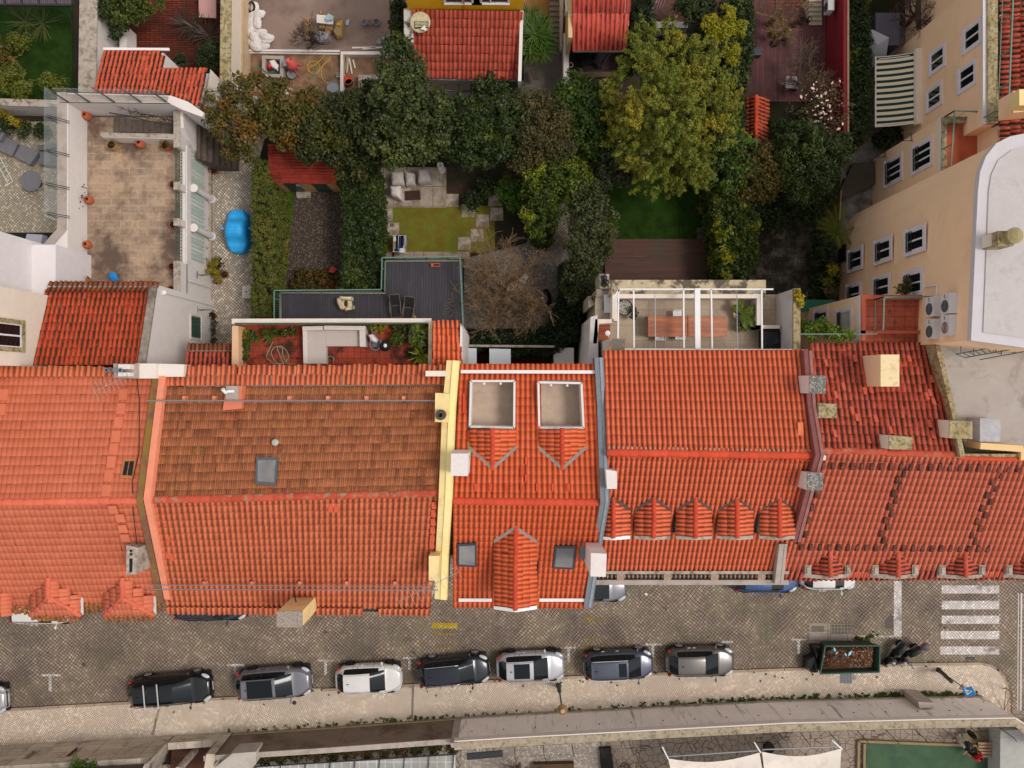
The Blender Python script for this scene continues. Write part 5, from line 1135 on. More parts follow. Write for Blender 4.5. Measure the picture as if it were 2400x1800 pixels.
def hose(label,pts,z,mt,r=.02,name='garden_hose'):
 m=MB();P=[]
 for i in range(len(pts)-1):
  for k in range(6):
   tt=k/6;p0=pts[max(i-1,0)];p1=pts[i];p2=pts[i+1];p3=pts[min(i+2,len(pts)-1)]
   f=lambda a,b,c,d:.5*((2*b)+(-a+c)*tt+(2*a-5*b+4*c-d)*tt*tt+(-a+3*b-3*c+d)*tt**3)
   P.append(W(f(p0[0],p1[0],p2[0],p3[0]),f(p0[1],p1[1],p2[1],p3[1]),z+.02+.01*math.sin(i)))
 m.tube(P,r,5);return solo(m,name,mt,label,'hose')
HG=gloss('hose_green','#7a9a7a',.5)
hose('pale green hose coiled on the red patio tiles left of the sofa',[(640,800),(628,825),(625,838),(640,850),(660,852),(676,838),(668,818),(648,812),(636,826),(645,846),(665,858),(655,830),(650,815),(660,812),(664,835),(676,852),(696,853)],zp,HG)
hose('short loop of pale green hose at the foot of the sofa',[(766,855),(766,842),(774,835),(782,840),(781,850)],zp,HG)
SUCC=leaf_mat('succulent','#3c5020','#5c7030','#8a8c30')
def rosette(t,c,n,L,wd,mt,up=.5,name='leaves',droop=0):
 m=MB();c=Vector(c)
 for i in range(n):
  a=random.random()*6.283;u=random.uniform(max(.05,up-.4),up+.3);d=V(math.cos(a),math.sin(a),u).normalized();sd=V(-math.sin(a),math.cos(a),0)*wd/2;l=L*random.uniform(.75,1.1);p1=c+d*l*.5;p2=c+d*l-V(0,0,droop*l)
  m.add([c-sd*.5,c+sd*.5,p1+sd,p1-sd,p2],[(0,1,2,3),(3,2,4)])
 o=m.build(name,mt,t);a=o.data.attributes.new('rnd','FLOAT','FACE');a.data.foreach_set('value',[random.random()for _ in o.data.polygons]);return o
def potplant(px,py,z,label,r=.16,kind='leaf',lm=None,n=5,s=.09,rr=.2,group='pot plants on the roof patio',mt=None,h=.25,sp=.12,per=26,hh=.15):
 t=thing('pot_plant',label,'pot plant',px,py,z,group);c=W(px,py,z)
 m=MB();m.lathe(c,[(r*.75,0),(r,h),(r*1.08,h),(r*.9,h),(r*.88,h-.05)],14);m.build('pot',mt or TERRA,t)
 if kind=='leaf':leaves('foliage',[(c.x+random.gauss(0,sp),c.y+random.gauss(0,sp),c.z+h+rr*.5+random.random()*hh,rr)for _ in range(n)],per,s,lm or LF_MID,t)
 else:rosette(t,c+V(0,0,h),n,rr*2,s,lm or SUCC)
 return t
PL=[(592,785,'small green plant in the upper left corner of the roof patio','leaf'),(600,792,'spiky plant by the left end of the patio planter row','ros'),(622,780,'broad-leaved plant, third from the left along the parapet','leaf'),(634,790,'fern-like plant with pale leaves above the hose','ros'),(655,782,'dark plant above the hose coil','leaf'),(672,784,'trailing plant right of the hose coil','leaf'),(690,776,'dark bushy plant by the sofa corner','leaf'),(586,785,'yellow-leaved plant beside the left parapet','yel'),(577,800,'dark potted cactus at the left patio wall','leaf'),(572,828,'pot with thin stems halfway down the left patio wall','leaf'),(578,843,'pot of dark leaves at the lower left of the patio','leaf'),(584,812,'grey pot with sparse leaves near the left patio wall','leaf'),(850+5,765,'yellow-flecked plant behind the sofa arm','yel'),(866,768,'small plant against the parapet right of the sofa','leaf'),(884,764,'yellow-green plant in the parapet row','yel'),(905,765,'plant with reddish pot in the parapet row','yel'),(930,766,'low dark plant in the parapet row','leaf'),(948,770,'dark shrub in the parapet row','leaf')]
for x,y,l,k in PL:potplant(x,y,zp,l,kind='ros' if k=='ros' else 'leaf',lm=LF_YEL if k=='yel' else(SUCC if k=='ros' else LF_MID),n=16 if k=='ros' else 5,rr=.24 if k=='ros' else.18)
t=thing('patio_shrub','large leafy shrub with pale green leaves at the right end of the patio','shrub',985,785,zp);leaves('foliage',[(*W(965+random.random()*38,762+random.random()*50,zp+.9),.25)for _ in range(16)],26,.15,SUCC,t);m=MB();m.lathe(W(985,785,zp),[(.2,0),(.25,.35),(.2,.35)],14);m.build('pot',TERRA,t)
t=thing('patio_shrub','round dark green shrub beside the black kettle grill','shrub',932,795,zp);leaves('foliage',[(*W(922+random.random()*28,782+random.random()*22,zp+.6),.22)for _ in range(10)],40,.08,LF_MID,t);m=MB();m.lathe(W(934,793,zp),[(.2,0),(.22,.3),(.18,.3)],14);m.build('pot',BLACK,t)
t=thing('patio_shrub','tangled shrub along the right side parapet of the patio','shrub',975,830,zp);leaves('foliage',[(*W(964+random.random()*34,806+random.random()*38,zp+.4),.22)for _ in range(14)],30,.09,LF_DARK,t);m=MB();m.lathe(W(975,830,zp),[(.2,0),(.22,.2),(.18,.2)],14);m.build('pot',TERRA,t)
for x,y,l in((988,834,'bright green rosette agave at the lower right of the roof patio'),(1001,846,'small bright agave in the bottom right patio corner'),(985,766,'pale palm-like rosette by the top right parapet')):potplant(x,y,zp+.2,l,kind='ros',lm=leaf_mat('agave_'+str(x),'#7c8c24','#9aa030','#8c9c34'),n=26,rr=.36,s=.07)
t=thing('kettle_grill','round black kettle grill with a white lid top on the roof patio','grill',908,813,zp)
m=MB();c=W(908,812,zp);m.lathe(c+V(0,0,.45),[(.05,0),(.24,.1),(.29,.22),(.29,.26),(.24,.36),(.1,.42),(.0,.43)],24);m.build('bowl',BLACK,t,smooth=True)
m=MB()
for a in range(3):m.tube([c+V(.1*math.cos(a*2.1),.1*math.sin(a*2.1),.5),c+V(.25*math.cos(a*2.1),.25*math.sin(a*2.1),0)],.015,5)
m.build('legs',DARKM,t);m=MB();m.ball(c+V(.03,0,.9),.09,.1,.03,10,5,noise=.1);m.build('lid_top',WHITEM,t)
t=thing('plastic_chair','grey plastic garden chair among the patio plants','chair',885,806,zp);m=MB();c=W(885,806,zp)
m.add([c+V(-.22,-.2,.42),c+V(.22,-.2,.42),c+V(.22,.2,.4),c+V(-.22,.2,.4)],[(0,1,2,3)]);m.tube([c+V(-.25,.2,.62),c+V(-.28,-.1,.64),c+V(-.2,-.3,.6),c+V(.05,-.36,.6),c+V(.26,-.2,.66),c+V(.3,.2,.75)],.05,8);m.build('seat_shell',mat('grey_plastic','#66686c',.6),t)
m=MB()
for a,b in((-1,-1),(1,-1),(1,1),(-1,1)):m.tube([c+V(a*.2,b*.2,.4),c+V(a*.25,b*.25,0)],.02,5)
m.build('legs',MATS['grey_plastic'],t)
soft('white_cloth','crumpled white cloth thrown over the patio plants','cloth',[(862,784),(872,782),(884,796),(880,804),(868,800)],zp+.9,WHITE,z0=zp+.2,seed=8,bulge=.1)
for(x,y,l,mt)in((880,775,'grey watering bowl beside the parapet plants',MATS['grey_plastic']),(966,790,'white coiled pot rim near the right parapet',GREYM)):
 m=MB();m.lathe(W(x,y,zp),[(.12,0),(.18,.25),(.2,.25),(.16,.22),(.08,.22)],16);solo(m,'plastic_bowl',mt,l,'bowl')
t=thing('lean_to_roof','small bright tiled lean-to with a white side wall beside the roof patio','roof',1045,800)
tile_roof('tiles',W(1014,768,8.3),W(1079,768,8.3),W(1084,862,8.9),W(1013,862,8.9),T_NEW,t,pitch=.245,course=.42,amp=.07);tile_roof('top_row',W(1014,769,8.42),W(1079,769,8.42),W(1078,752,8.3),W(1014,752,8.3),T_ORG,t,pitch=.245,course=.4,amp=.08)
m=MB();m.add([(*W(1014,758,8.1)[:2],0),(*W(1078,756,8.1)[:2],0),(*W(1083,860,8.1)[:2],0),(*W(1014,860,8.1)[:2],0),W(1014,758,8.1),W(1078,756,8.1),W(1085,860,8.6),W(1014,860,8.6)],[(0,1,2,3),(7,6,5,4),(0,4,5,1),(1,5,6,2),(2,6,7,3),(3,7,4,0)]);m.build('wall',WHITE,t)
m=MB();m.prism(WP([(1079,762),(1084,770),(1084,860),(1077,860)],8.5),0,8.6);m.build('side_wall',WHITE,t)
t=thing('light_well','small courtyard of white panels and a dark opening behind the narrow house','courtyard',1150,840)
for q,z,mt in(([(1089,816),(1117,816),(1117,880),(1089,880)],3.2,mat('white_panel','#c8ccd0',.6,.03)),([(1147,817),(1197,818),(1197,880),(1147,880)],3.2,MATS['white_panel'])):m=MB();m.prism(WP(q,z),z-.1,z);m.build('panel',mt,t)
m=MB();m.prism(WP([(1085,810),(1300,812),(1300,890),(1085,890)],1.0),0,1.0);m.build('floor',mat('dark_red_floor','#3a1e18',.9,.2,3),t)
m=MB();wallpath(m,WP([(1085,810),(1300,812)],3.0),.12,3);m.build('coping',STONE,t)
m=MB();m.prism(WP([(1298,815),(1345,815),(1345,880),(1298,880)],2.2),0,2.2);m.build('white_floor',WHITE,t)
#bare tree and its courtyard
BT=mat('bare_bark','#846a4e',.9,.25,8)
def bare(base,z0,spread,h,n0,label,mt,depth=4,seed=5,r=.13,cname='bare_tree',cat='tree',lean=(0,0),upf=.45,k=3,minr=.009):
 rr=random.Random(seed);t=thing(cname,label,cat,base[0],base[1],z0);m=MB();b=W(base[0],base[1],z0)
 def grow(p,d,L,rad,dep):
  q=p;pts=[p]
  for i in range(3):
   d=(d+V(rr.uniform(-.28,.28),rr.uniform(-.28,.28),rr.uniform(-.1,.2))).normalized();q=q+d*L/3;pts.append(q)
  m.tube(pts,[max(minr,rad*(1-.15*i))for i in range(4)],4 if dep<depth else 6,cap=False)
  if dep==0:return
  for _ in range(k+(dep>1)):
   nd=(d+V(rr.uniform(-.95,.95),rr.uniform(-.95,.95),rr.uniform(-.15,.45))).normalized();s=rr.randint(1,3);grow(pts[s],nd,L*rr.uniform(.6,.85),rad*.5,dep-1)
 m.tube([b,b+V(lean[0]*.5,lean[1]*.5,h*.35)],[r*1.4,r],8);f=b+V(lean[0]*.5,lean[1]*.5,h*.35);m.build('trunk',mt,t);m=MB()
 for i in range(n0):
  a=2*math.pi*i/n0+rr.uniform(-.3,.3);grow(f,V(math.cos(a),math.sin(a),upf+rr.uniform(0,.5)).normalized(),spread*rr.uniform(.42,.55),r*.6,depth)
 m.build('branches',mt,t);return t
bare((1180,690),0,3.4,3.0,10,'wide leafless brown tree over the cobbled courtyard beside the charcoal deck',BT,seed=11,minr=.0105,k=3,depth=4)
t=thing('courtyard_table','pale stone bench seen through the branches of the bare tree','bench',1175,660);m=MB();m.prism(WP([(1140,642),(1158,640),(1176,662),(1170,682),(1142,670)],.5),0,.5);m.prism(WP([(1178,668),(1212,660),(1232,640),(1240,648),(1222,680),(1190,690)],.5),0,.5);m.build('seat',mat('pale_bench','#a49c8c',.8,.12,3),t)
t=thing('black_bin','round black covered barrel at the right side of the bare tree courtyard','bin',1280,705);m=MB();m.ball(W(1280,705,.35),.33,.75,.4,16,8);m.build('shell',gloss('black_plastic','#101114',.35),t,smooth=True);m=MB();m.box(W(1271,0,.75).x-.04,W(1271,0,.75).x+.04,W(0,702,.75).y,W(0,696,.75).y,.7,.8);m.build('handle',WHITEM,t)
#trees and shrubs of the garden strip
tree('autumn_tree','olive and rust coloured tree overhanging the cobbled lane and the building site','tree',(600,300),[(540,270,4.2,1.7),(600,245,4.8,1.9),(670,262,4.6,1.8),(620,320,4.2,1.7),(700,300,4.4,1.6),(545,330,3.6,1.1),(740,250,4.2,1.2)],LF_AUT,per=38,ncl=300,rc=.34,size=.12,twig=4)
tree('laurel_tree','dark green broad tree above the red shed roof','tree',(790,320),[(770,300,4.6,1.9),(840,290,5.0,1.9),(820,360,4.0,1.6),(740,330,4.2,1.4),(880,250,4.8,1.5),(885,335,4.2,1.4)],leaf_mat('laurel','#222c12','#3a441c','#5c5c24'),per=44,ncl=300,rc=.36,size=.13,twig=3)
tree('tall_evergreen','tall leafy evergreen whose tip rises between yard and red roof','tree',(945,280),[(935,120,6.5,1.0),(940,175,7.0,1.4),(950,240,7.0,1.9),(985,300,6.0,1.9),(930,320,6.0,1.8),(1010,250,5.6,1.2),(955,330,4.8,1.3)],leaf_mat('evergreen','#27331a','#40502a','#5e6630'),per=44,ncl=320,rc=.36,size=.13,twig=3)
tree('ivy_tree','round dark ivy-covered tree right of the tall evergreen','tree',(1130,310),[(1100,290,4.6,1.9),(1170,300,4.8,2.0),(1120,345,4.6,1.5),(1150,230,4.0,1.3),(1070,325,4.2,1.3),(1190,240,4.0,1.2)],leaf_mat('ivy_tree_leaf','#1e2e12','#35481c','#667a20',thr=(.56,.7)),per=46,ncl=300,rc=.34,size=.12,twig=2)
tree('brown_shrub_tree','faded brownish olive tree in front of the grey courtyard','tree',(1255,300),[(1235,290,4.6,1.8),(1280,330,4.8,1.8),(1230,350,4.4,1.5),(1295,280,4.4,1.3),(1265,250,3.8,1.1)],LF_OLIVE,per=50,ncl=240,rc=.34,size=.09,twig=4)
tree('orange_tree','glossy deep green tree left of the big yellow mimosa','tree',(1370,270),[(1350,230,4.2,1.5),(1390,260,4.4,1.4),(1370,310,4.4,1.5),(1330,300,4.0,1.2),(1400,340,3.6,1.1)],leaf_mat('glossy_leaf','#22380c','#3c5614','#6a8418',thr=(.58,.7)),per=46,ncl=220,rc=.32,size=.12,twig=1)
tree('lemon_tree','bright yellow-green speckled shrub in the middle of the gardens','tree',(1310,430),[(1280,420,4.2,1.5),(1330,410,4.2,1.5),(1310,460,4.0,1.4),(1260,470,3.6,1.2),(1360,450,3.6,1.2),(1265,520,3.0,1.0)],leaf_mat('lemon_leaf','#24340e','#4a6016','#8a961e',thr=(.5,.66)),per=46,ncl=240,rc=.32,size=.11,twig=1)
tree('grey_shrub','grey-green spiky shrub in the shade under the yellow mimosa','shrub',(1430,390),[(1420,380,3.2,1.4),(1450,400,3.0,1.2),(1400,410,2.8,1.1)],LF_GREY,per=40,ncl=110,rc=.3,size=.1,elong=3,twig=1)
tree('drooping_shrub','tall drooping greyish shrub hanging over the dark lawn and brown deck','shrub',(1370,560),[(1370,470,4.0,1.3),(1385,520,4.2,1.5),(1380,580,4.2,1.5),(1365,640,3.6,1.3),(1410,555,3.6,.9),(1350,690,3.0,1.0)],leaf_mat('droop','#2c3620','#465030','#5c5c34'),per=46,ncl=240,rc=.32,size=.1,twig=3)
hedge('ivy_hedge','band of climbing ivy between the bare tree and the drooping shrub','hedge',[(1240,420),(1310,430),(1292,500),(1285,560),(1262,560),(1244,520)],2.6,IVY,zt=2.6,step=.36,rc=.28,per=46,size=.11)
hedge('conifer_hedge','very dark conifer hedge below the bare tree courtyard','hedge',[(1100,784),(1200,787),(1292,772),(1322,700),(1322,620),(1362,620),(1362,700),(1350,790),(1300,822),(1180,822),(1100,812)],2.6,leaf_mat('conifer_dark','#16240e','#243616','#33461a'),zt=2.6,step=.36,rc=.28,per=46,size=.1)
MIM=leaf_mat('mimosa_leaf','#4a5c1e','#7a8630','#ac9830',nsc=.45,thr=(.52,.7))
t=thing('mimosa_tree','huge yellow-green mimosa with golden flower plumes, the largest tree in the gardens','tree',1560,300)
blobs=[(1545,130,6.0,1.7),(1600,170,6.6,1.9),(1520,200,6.8,2.0),(1640,230,6.4,1.9),(1560,270,7.4,2.3),(1480,240,5.6,1.6),(1640,300,6.2,1.9),(1520,330,6.2,2.0),(1590,370,5.6,1.8),(1480,330,5.0,1.5),(1680,270,5.2,1.3),(1540,410,4.6,1.5),(1620,400,4.6,1.2),(1640,150,5.4,1.1),(1690,210,4.8,.8)]
bw=[(*W(b[0],b[1],b[2]),b[3])for b in blobs];mb=MB();limbs(mb,W(1560,300,0),[b[:3]for b in bw],.22,twig=2);mb.build('trunk',BARK,t)
cl=clumps_in([(b[0],b[1],b[2],b[3])for b in bw],760,.3);pl_=[]
ctr=np.mean(np.array(bw)[:,:3],0)
for(x,y,z,r)in cl:
 d=np.array([x-ctr[0],y-ctr[1],2.2]);d/=np.linalg.norm(d)+1e-6;d+=rng.normal(0,.55,3)
 for k in range(4):pl_.append((x+d[0]*.13*k,y+d[1]*.13*k,z+d[2]*.1*k,.24*(1-k*.16)))
leaves('crown',pl_,28,.052,MIM,t,elong=3.2,up=.5,out=.8,shell=.3)
def small_tree(*a,**k):return tree(*a,**k)
tree('acacia','slender acacia with bright yellow-green tufts at the top right of the mimosa','tree',(1700,90),[(1702,32,4.6,.55),(1664,55,4.4,.5),(1695,75,4.5,.6),(1730,65,4.4,.5),(1675,82,4.4,.5),(1715,125,4.2,.6)],leaf_mat('acacia_leaf','#6a7410','#93941c','#a49c1e'),per=70,ncl=60,rc=.26,size=.055,elong=3,r0=.07)
hedge('ivy_hedge','tall dark ivy wall right of the mimosa and acacia','hedge',[(1712,-20),(1762,-20),(1764,100),(1748,200),(1738,330),(1700,330),(1716,150)],3.0,HLD,zt=3.0,step=.36,rc=.28,per=40,size=.11)
tree('dark_shrub','dark evergreen shrub between the small acacia and the mimosa top','shrub',(1640,60),[(1620,45,2.6,1.3),(1660,110,2.6,1.2),(1640,20,2.4,1.0)],LF_DARK,per=44,ncl=90,rc=.3,size=.11)
hedge('ivy_hedge','ivy on the wall right of the plain red roof','hedge',[(1496,-20),(1530,-20),(1532,60),(1520,120),(1492,130)],2.6,LF_DARK,zt=2.6,step=.34,rc=.26,per=40,size=.1)
YL=leaf_mat('climber_leaf','#22340e','#405414','#a0a420',nsc=.9,thr=(.5,.62))
hedge('climber_hedge','climbing hedge with bright yellow-green leaf patches right of the brown deck','hedge',[(1672,440),(1740,420),(1775,470),(1775,600),(1740,650),(1694,650),(1690,560)],2.8,YL,zt=2.8,step=.34,rc=.28,per=46,size=.12)
tree('leafy_shrub','glossy shrub with light speckles below the mimosa','shrub',(1720,360),[(1700,330,3.4,1.2),(1730,370,3.4,1.3),(1700,410,3.2,1.2),(1750,400,3.0,1.0)],leaf_mat('speckled_leaf','#22380f','#466024','#6c8a34'),per=46,ncl=130,rc=.3,size=.12)
tree('brown_bush','brownish bush below the small gable-roofed shelter','shrub',(1800,390),[(1780,380,3.4,1.3),(1820,400,3.2,1.3),(1790,430,3.0,1.2),(1760,450,2.6,1.0)],leaf_mat('brown_bush_leaf','#3a3c16','#5c5420','#6e5424'),per=46,ncl=130,rc=.3,size=.1,twig=2)
tree('green_bush','large dark green bush beside the side wall of the tan building','shrub',(1900,380),[(1880,350,4.0,1.8),(1920,370,4.0,1.8),(1890,410,3.8,1.7),(1950,350,3.4,1.2),(1850,360,3.4,1.3)],leaf_mat('green_bush_leaf','#202e12','#33461a','#485a20'),per=50,ncl=220,rc=.32,size=.1,twig=1)
t=tree('magnolia','half-bare magnolia dotted with pale pink blossom beside the red wall','tree',(1930,260),[(1925,220,3.6,1.2),(1950,260,3.8,1.3),(1920,300,3.6,1.2),(1900,180,3.2,1.0),(1880,260,3.0,1.0)],leaf_mat('magnolia_leaf','#4a3c30','#5c4c38','#4c5426'),per=16,ncl=120,rc=.3,size=.08,twig=10)
leaves('blossom',[(*W(1925+random.gauss(0,24),240+random.gauss(0,42),4.6),.3)for _ in range(26)],3,.11,mat('blossom','#d8b8b0',.7,.06),t)
hedge('ivy_hedge','ivy strip running down the right side of the red wall','hedge',[(1992,-20),(2032,-20),(2040,120),(2038,300),(2010,340),(1990,200)],2.4,IVY,zt=2.4,step=.34,rc=.26,per=46,size=.1)
bare((2120,60),0,2.6,3.4,7,'leafless purple-brown shrub in the top right courtyard',mat('purple_twigs','#5c4440',.9,.2,5),seed=3,depth=3,minr=.012)
bare((1800,60),0,2.4,3.2,6,'thin bare branches reaching over the red deck',BT,seed=8,depth=3,minr=.012)
bare((1860,210),0,2.6,3.0,7,'tangled bare shrub between the red deck and the magnolia',mat('grey_twigs','#6c5c50',.9,.2,5),seed=9,depth=3,minr=.011)
bare((735,105),.1,1.3,1.6,7,'small leafless bush standing in the building site',mat('dark_twigs','#3a2c26',.9),seed=4,depth=3,r=.05,minr=.009,cname='bare_bush',cat='bush')
def spiky(px,py,z,label,heads,L,mt,n=46,name='yucca',cat='yucca',wd=.07,up=.45,droop=.1,trunk_h=1.8):
 t=thing(name,label,cat,px,py,0);m=MB();b=W(px,py,0)
 for(x,y,zz)in heads:m.tube([b,b.lerp(W(x,y,zz),.5)+V(.05,.05,0),W(x,y,zz)],[.12,.09,.08],6)
 m.build('trunk',BARK,t)
 for(x,y,zz)in heads:rosette(t,W(x,y,zz),n,L,wd,mt,up=up,name='leaf_rosette',droop=droop)
 return t
YUC=leaf_mat('yucca_leaf','#22400f','#3c5c1c','#54702a')
spiky(1255,90,0,'many-headed green yucca beside the outdoor stairs',[(1242,42,3.0),(1238,62,3.2),(1268,62,3.1),(1240,98,3.0),(1272,90,3.2),(1240,122,2.8),(1262,120,2.8),(1280,108,2.6),(1252,80,3.4)],1.05,YUC,up=.5)
t=thing('date_palm','young palm with arching yellow-green fronds at the foot of the tan building','palm',1958,530);PALM=leaf_mat('palm_leaf','#4c6014','#6e7c20','#8a8c2c')
cpx=W(1960,548,1.2)
for i,(a,L)in enumerate([(100,1.9),(118,1.9),(135,1.7),(150,1.5),(85,1.7),(70,1.4),(165,1.3),(20,1.0),(-40,1.0),(-80,.9),(190,1.2),(215,1.0)]):
 m=MB();d=V(math.cos(R(a)),math.sin(R(a)),0);pts=[cpx+d*L*s_+V(0,0,.9*L*s_*(1-s_*.75))for s_ in(0,.2,.4,.6,.8,1)];m.tube(pts,[.02,.018,.015,.012,.009,.005],4)
 sd=V(-d.y,d.x,0)
 for k in range(4,40):
  s_=k/40;p=cpx+d*L*s_+V(0,0,.9*L*s_*(1-s_*.75));ll=.42*(1-s_*.55)
  for sg in(-1,1):e=p+sd*sg*ll*.75+d*ll*.6-V(0,0,.12);m.add([p-d*.012,p+d*.012,e],[(0,1,2)])
 o=m.build('frond',PALM,t);at=o.data.attributes.new('rnd','FLOAT','FACE');at.data.foreach_set('value',[random.random()for _ in o.data.polygons])
m=MB();m.tube([W(1960,548,0),cpx],[.16,.13],8);m.build('trunk',BARK,t)
t=thing('flax_clump','dark strappy-leaved clump in the red brick yard','plant',470,75)
for x,y in((462,70),(490,85),(440,60)):rosette(t,W(x,y,.4),46,1.3,.05,leaf_mat('flax_leaf','#2a2420','#4a3c34','#3c3c24'),up=.4,name='leaf_rosette')
t=thing('flax_clump','sparse strappy plant at the top of the shaded lawn','plant',90,60)
for x,y in((100,55),(60,50)):rosette(t,W(x,y,.6),30,1.5,.05,leaf_mat('flax_green','#34401c','#566030','#6a6a34'),up=.35,name='leaf_rosette')
def bush(label,blobs,lm,per=44,ncl=50,size=.1,rc=.28,name='shrub',cat='shrub',**k):return tree(name,label,cat,(blobs[0][0],blobs[0][1]),blobs,lm,per=per,ncl=ncl,size=size,rc=rc,r0=.05,**k)
bush('upright bush of pale green feathery leaves at the lower left of the shaded lawn',[(30,195,1.6,.9),(55,210,1.6,.8),(20,180,1.4,.8)],leaf_mat('feather_leaf','#4a5818','#646c24'),elong=3,size=.07)
bush('feathery green bush at the lower right of the shaded lawn',[(118,195,1.6,.6),(140,205,1.6,.6)],MATS['feather_leaf'],elong=3,size=.07,ncl=30)
bush('yellow-green tuft at the left side of the shaded lawn',[(45,95,1.2,.55)],MATS['feather_leaf'],elong=2.5,ncl=16,size=.07)
bush('rust-tinted dark shrub at the left edge of the shaded lawn',[(5,150,1.4,.9),(-5,110,1.4,.9)],LF_AUT)
bush('dark ivy mound along the wall beside the red brick yard',[(262,30,2.6,.8),(275,70,2.2,.6),(268,0,2.6,.9)],IVY,ncl=80)
bush('bushy green shrub at the top of the red brick yard',[(300,25,2.8,1.1),(350,10,2.6,1.0),(315,-10,2.8,1.1)],LF_MID,ncl=90)
bush('dark fine-leaved shrub at the lower right of the red brick yard',[(495,140,1.6,.8),(505,120,1.6,.6),(420,150,1.0,.5)],LF_DARK,ncl=60)
bush('low green border shrub along the wall above the cobbled patio',[(20,300,.7,.5),(60,303,.7,.5),(100,306,.7,.5)],LF_DARK,ncl=40,size=.08)
bush('trailing yellow creeper on the wall by the cobbled patio',[(5,265,1.0,.35),(30,280,1.0,.3),(50,290,.9,.25)],LF_YEL,ncl=18,size=.07)
bush('narrow dark hedge plant beside the construction yard wall and red roof',[(932,20,2.2,.5),(932,50,2.2,.5),(934,75,2.0,.4)],LF_DARK,ncl=40)
bush('small green shrub at the right edge of the stepping-stone lawn',[(1205,460,1.8,1.0),(1190,440,1.6,.8)],leaf_mat('bright_shrub','#2c4a10','#4c7018','#6c8a20'),ncl=60)
bush('dark groundcover shrub above the stepping stones',[(1140,440,1.0,.7),(1110,470,.8,.6)],LF_DARK,ncl=40)
bush('dark evergreen mass under the magnolia',[(1830,130+190,2.2,1.2),(1870,300,2.2,1.2)],LF_DARK,ncl=80)
bush('dark shrub at the foot of the tan wall beside the old paving',[(1925,600,1.0,.9),(1935,650,1.0,.9),(1915,690,1.0,.8),(1930,560,1.0,.7)],LF_DARK,ncl=90)
bush('deep green shrub at the upper left of the old paving',[(1800,480,1.8,1.2),(1810,520,1.6,1.0),(1840,460,1.8,1.2)],LF_DARK,ncl=110)
bush('shadowy shrub along the top of the old paving',[(1900,470,1.8,1.1),(1880,500,1.4,.8),(1930,450,1.8,1.0)],LF_DARK,ncl=80)
bush('potted golden-green bush on the tan wall, upper one',[(1950,632,2.2,.3)],LF_YEL,ncl=10,size=.07);bush('potted golden-green bush on the tan wall, middle one',[(1940,658,2.2,.32)],LF_MID,ncl=10,size=.07);bush('potted bush on the tan wall, lowest one',[(1942,680,2.2,.32)],LF_OLIVE,ncl=10,size=.07)
bush('low dark shrub along the front of the boundary between lane and tree',[(470,300,1.8,.8),(455,290,1.6,.6)],LF_OLIVE,ncl=40)
#pergola terrace of the dormer house
t=thing('pergola_terrace','roof terrace with white pergola frame and stained stone ledge behind the dormer house','terrace',1630,750)
z2=6.5;TF=slab_mat('cream_pavers','#b8a690','#ab9884',.8,.8,'#90806c','#8a745c',.6,off=0,jw=.012,dthr=(.5,.66),dsc=.8)
m=MB();m.prism(WP([(1395,690),(1835,690),(1835,830),(1395,830)],z2),0,z2);m.build('floor',TF,t)
m=MB();m.prism(WP([(1427,656),(1795,656),(1795,694),(1427,694)],7.1),0,7.1);m.build('ledge',mat('blotchy_stone','#bba98a',.9,.12,3,dirt='#3c3430',damt=.85,dthr=(.48,.58),dsc=1.6),t)
def lwall(t,q,z0,z1,mt=WHITE,name='parapet'):m=MB();m.prism(WP(q,z1),z0,z1);return m.build(name,mt,t)
PW_=mat('cream_white','#e2d2c4',.8,.04,2)
lwall(t,[(1435,689),(1786,689),(1786,699),(1435,699)],z2,7.5,PW_);lwall(t,[(1774,699),(1786,699),(1786,770),(1774,770)],z2,7.5,PW_);lwall(t,[(1435,699),(1447,699),(1447,752),(1440,752),(1435,757)],z2,7.5,PW_)
lwall(t,[(1395,748),(1438,748),(1438,757),(1404,759),(1399,805),(1390,805)],z2-3,7.5,PW_)
lwall(t,[(1774,762),(1828,762),(1828,770),(1774,770)],z2,7.5,PW_)
m=MB();X1=W(1875,700,9).x;Ya,Yb=W(0,677,9).y,W(0,822,9).y;m.box(X1-.32,X1-.1,Yb,Ya,0,9.0);m.build('side_wall',mat('cool_white','#cfc6c2',.85,.05,2,dirt='#8a827c',damt=.5,streak=(1,1,.3)),t)
m=MB();m.box(X1-.34,X1,Yb,Ya+.02,8.9,9.06);m.build('coping',LICHST,t)
m=MB();wl=W(1345,770,0);m.prism([W(1355,768,0)[:2],W(1398,752,3)[:2]if False else(W(1355,768,0).x+.35,W(1355,768,0).y+.1),(W(1345,850,0).x+.7,W(1345,850,0).y-3),(W(1345,850,0).x,W(1345,850,0).y-3)],0,7.5);m.build('outer_wall',mat('cool_white','#cfc6c2'),t)
lwall(t,[(1405,760),(1430,760),(1430,800),(1402,802)],5,z2+.05,plank_mat('teak','#a4552e','#8c4424',.1,90,gap='#3a1c10'),'duckboard')
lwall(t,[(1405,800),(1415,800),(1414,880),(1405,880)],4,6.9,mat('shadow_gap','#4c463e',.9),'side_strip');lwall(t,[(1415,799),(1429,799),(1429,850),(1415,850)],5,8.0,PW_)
c_=chimney(t,[(1429,793),(1465,794),(1464,834),(1428,834)],z2,9.6,WHITE,mat('grey_lichen_cap','#6e665c',.95,.2,10,dirt='#b8862a',damt=.9,dthr=(.55,.62),dsc=3))
pz=9.0;m=MB()
def hb(x0,y0,x1,y1,w_=.07,h=.07):m.beam(W(x0,y0,pz),W(x1,y1,pz),w_,h)
hb(1452,678,1628,678);hb(1640,678,1812,678);hb(1425,818,1893,820);hb(1436,700,1452,678)
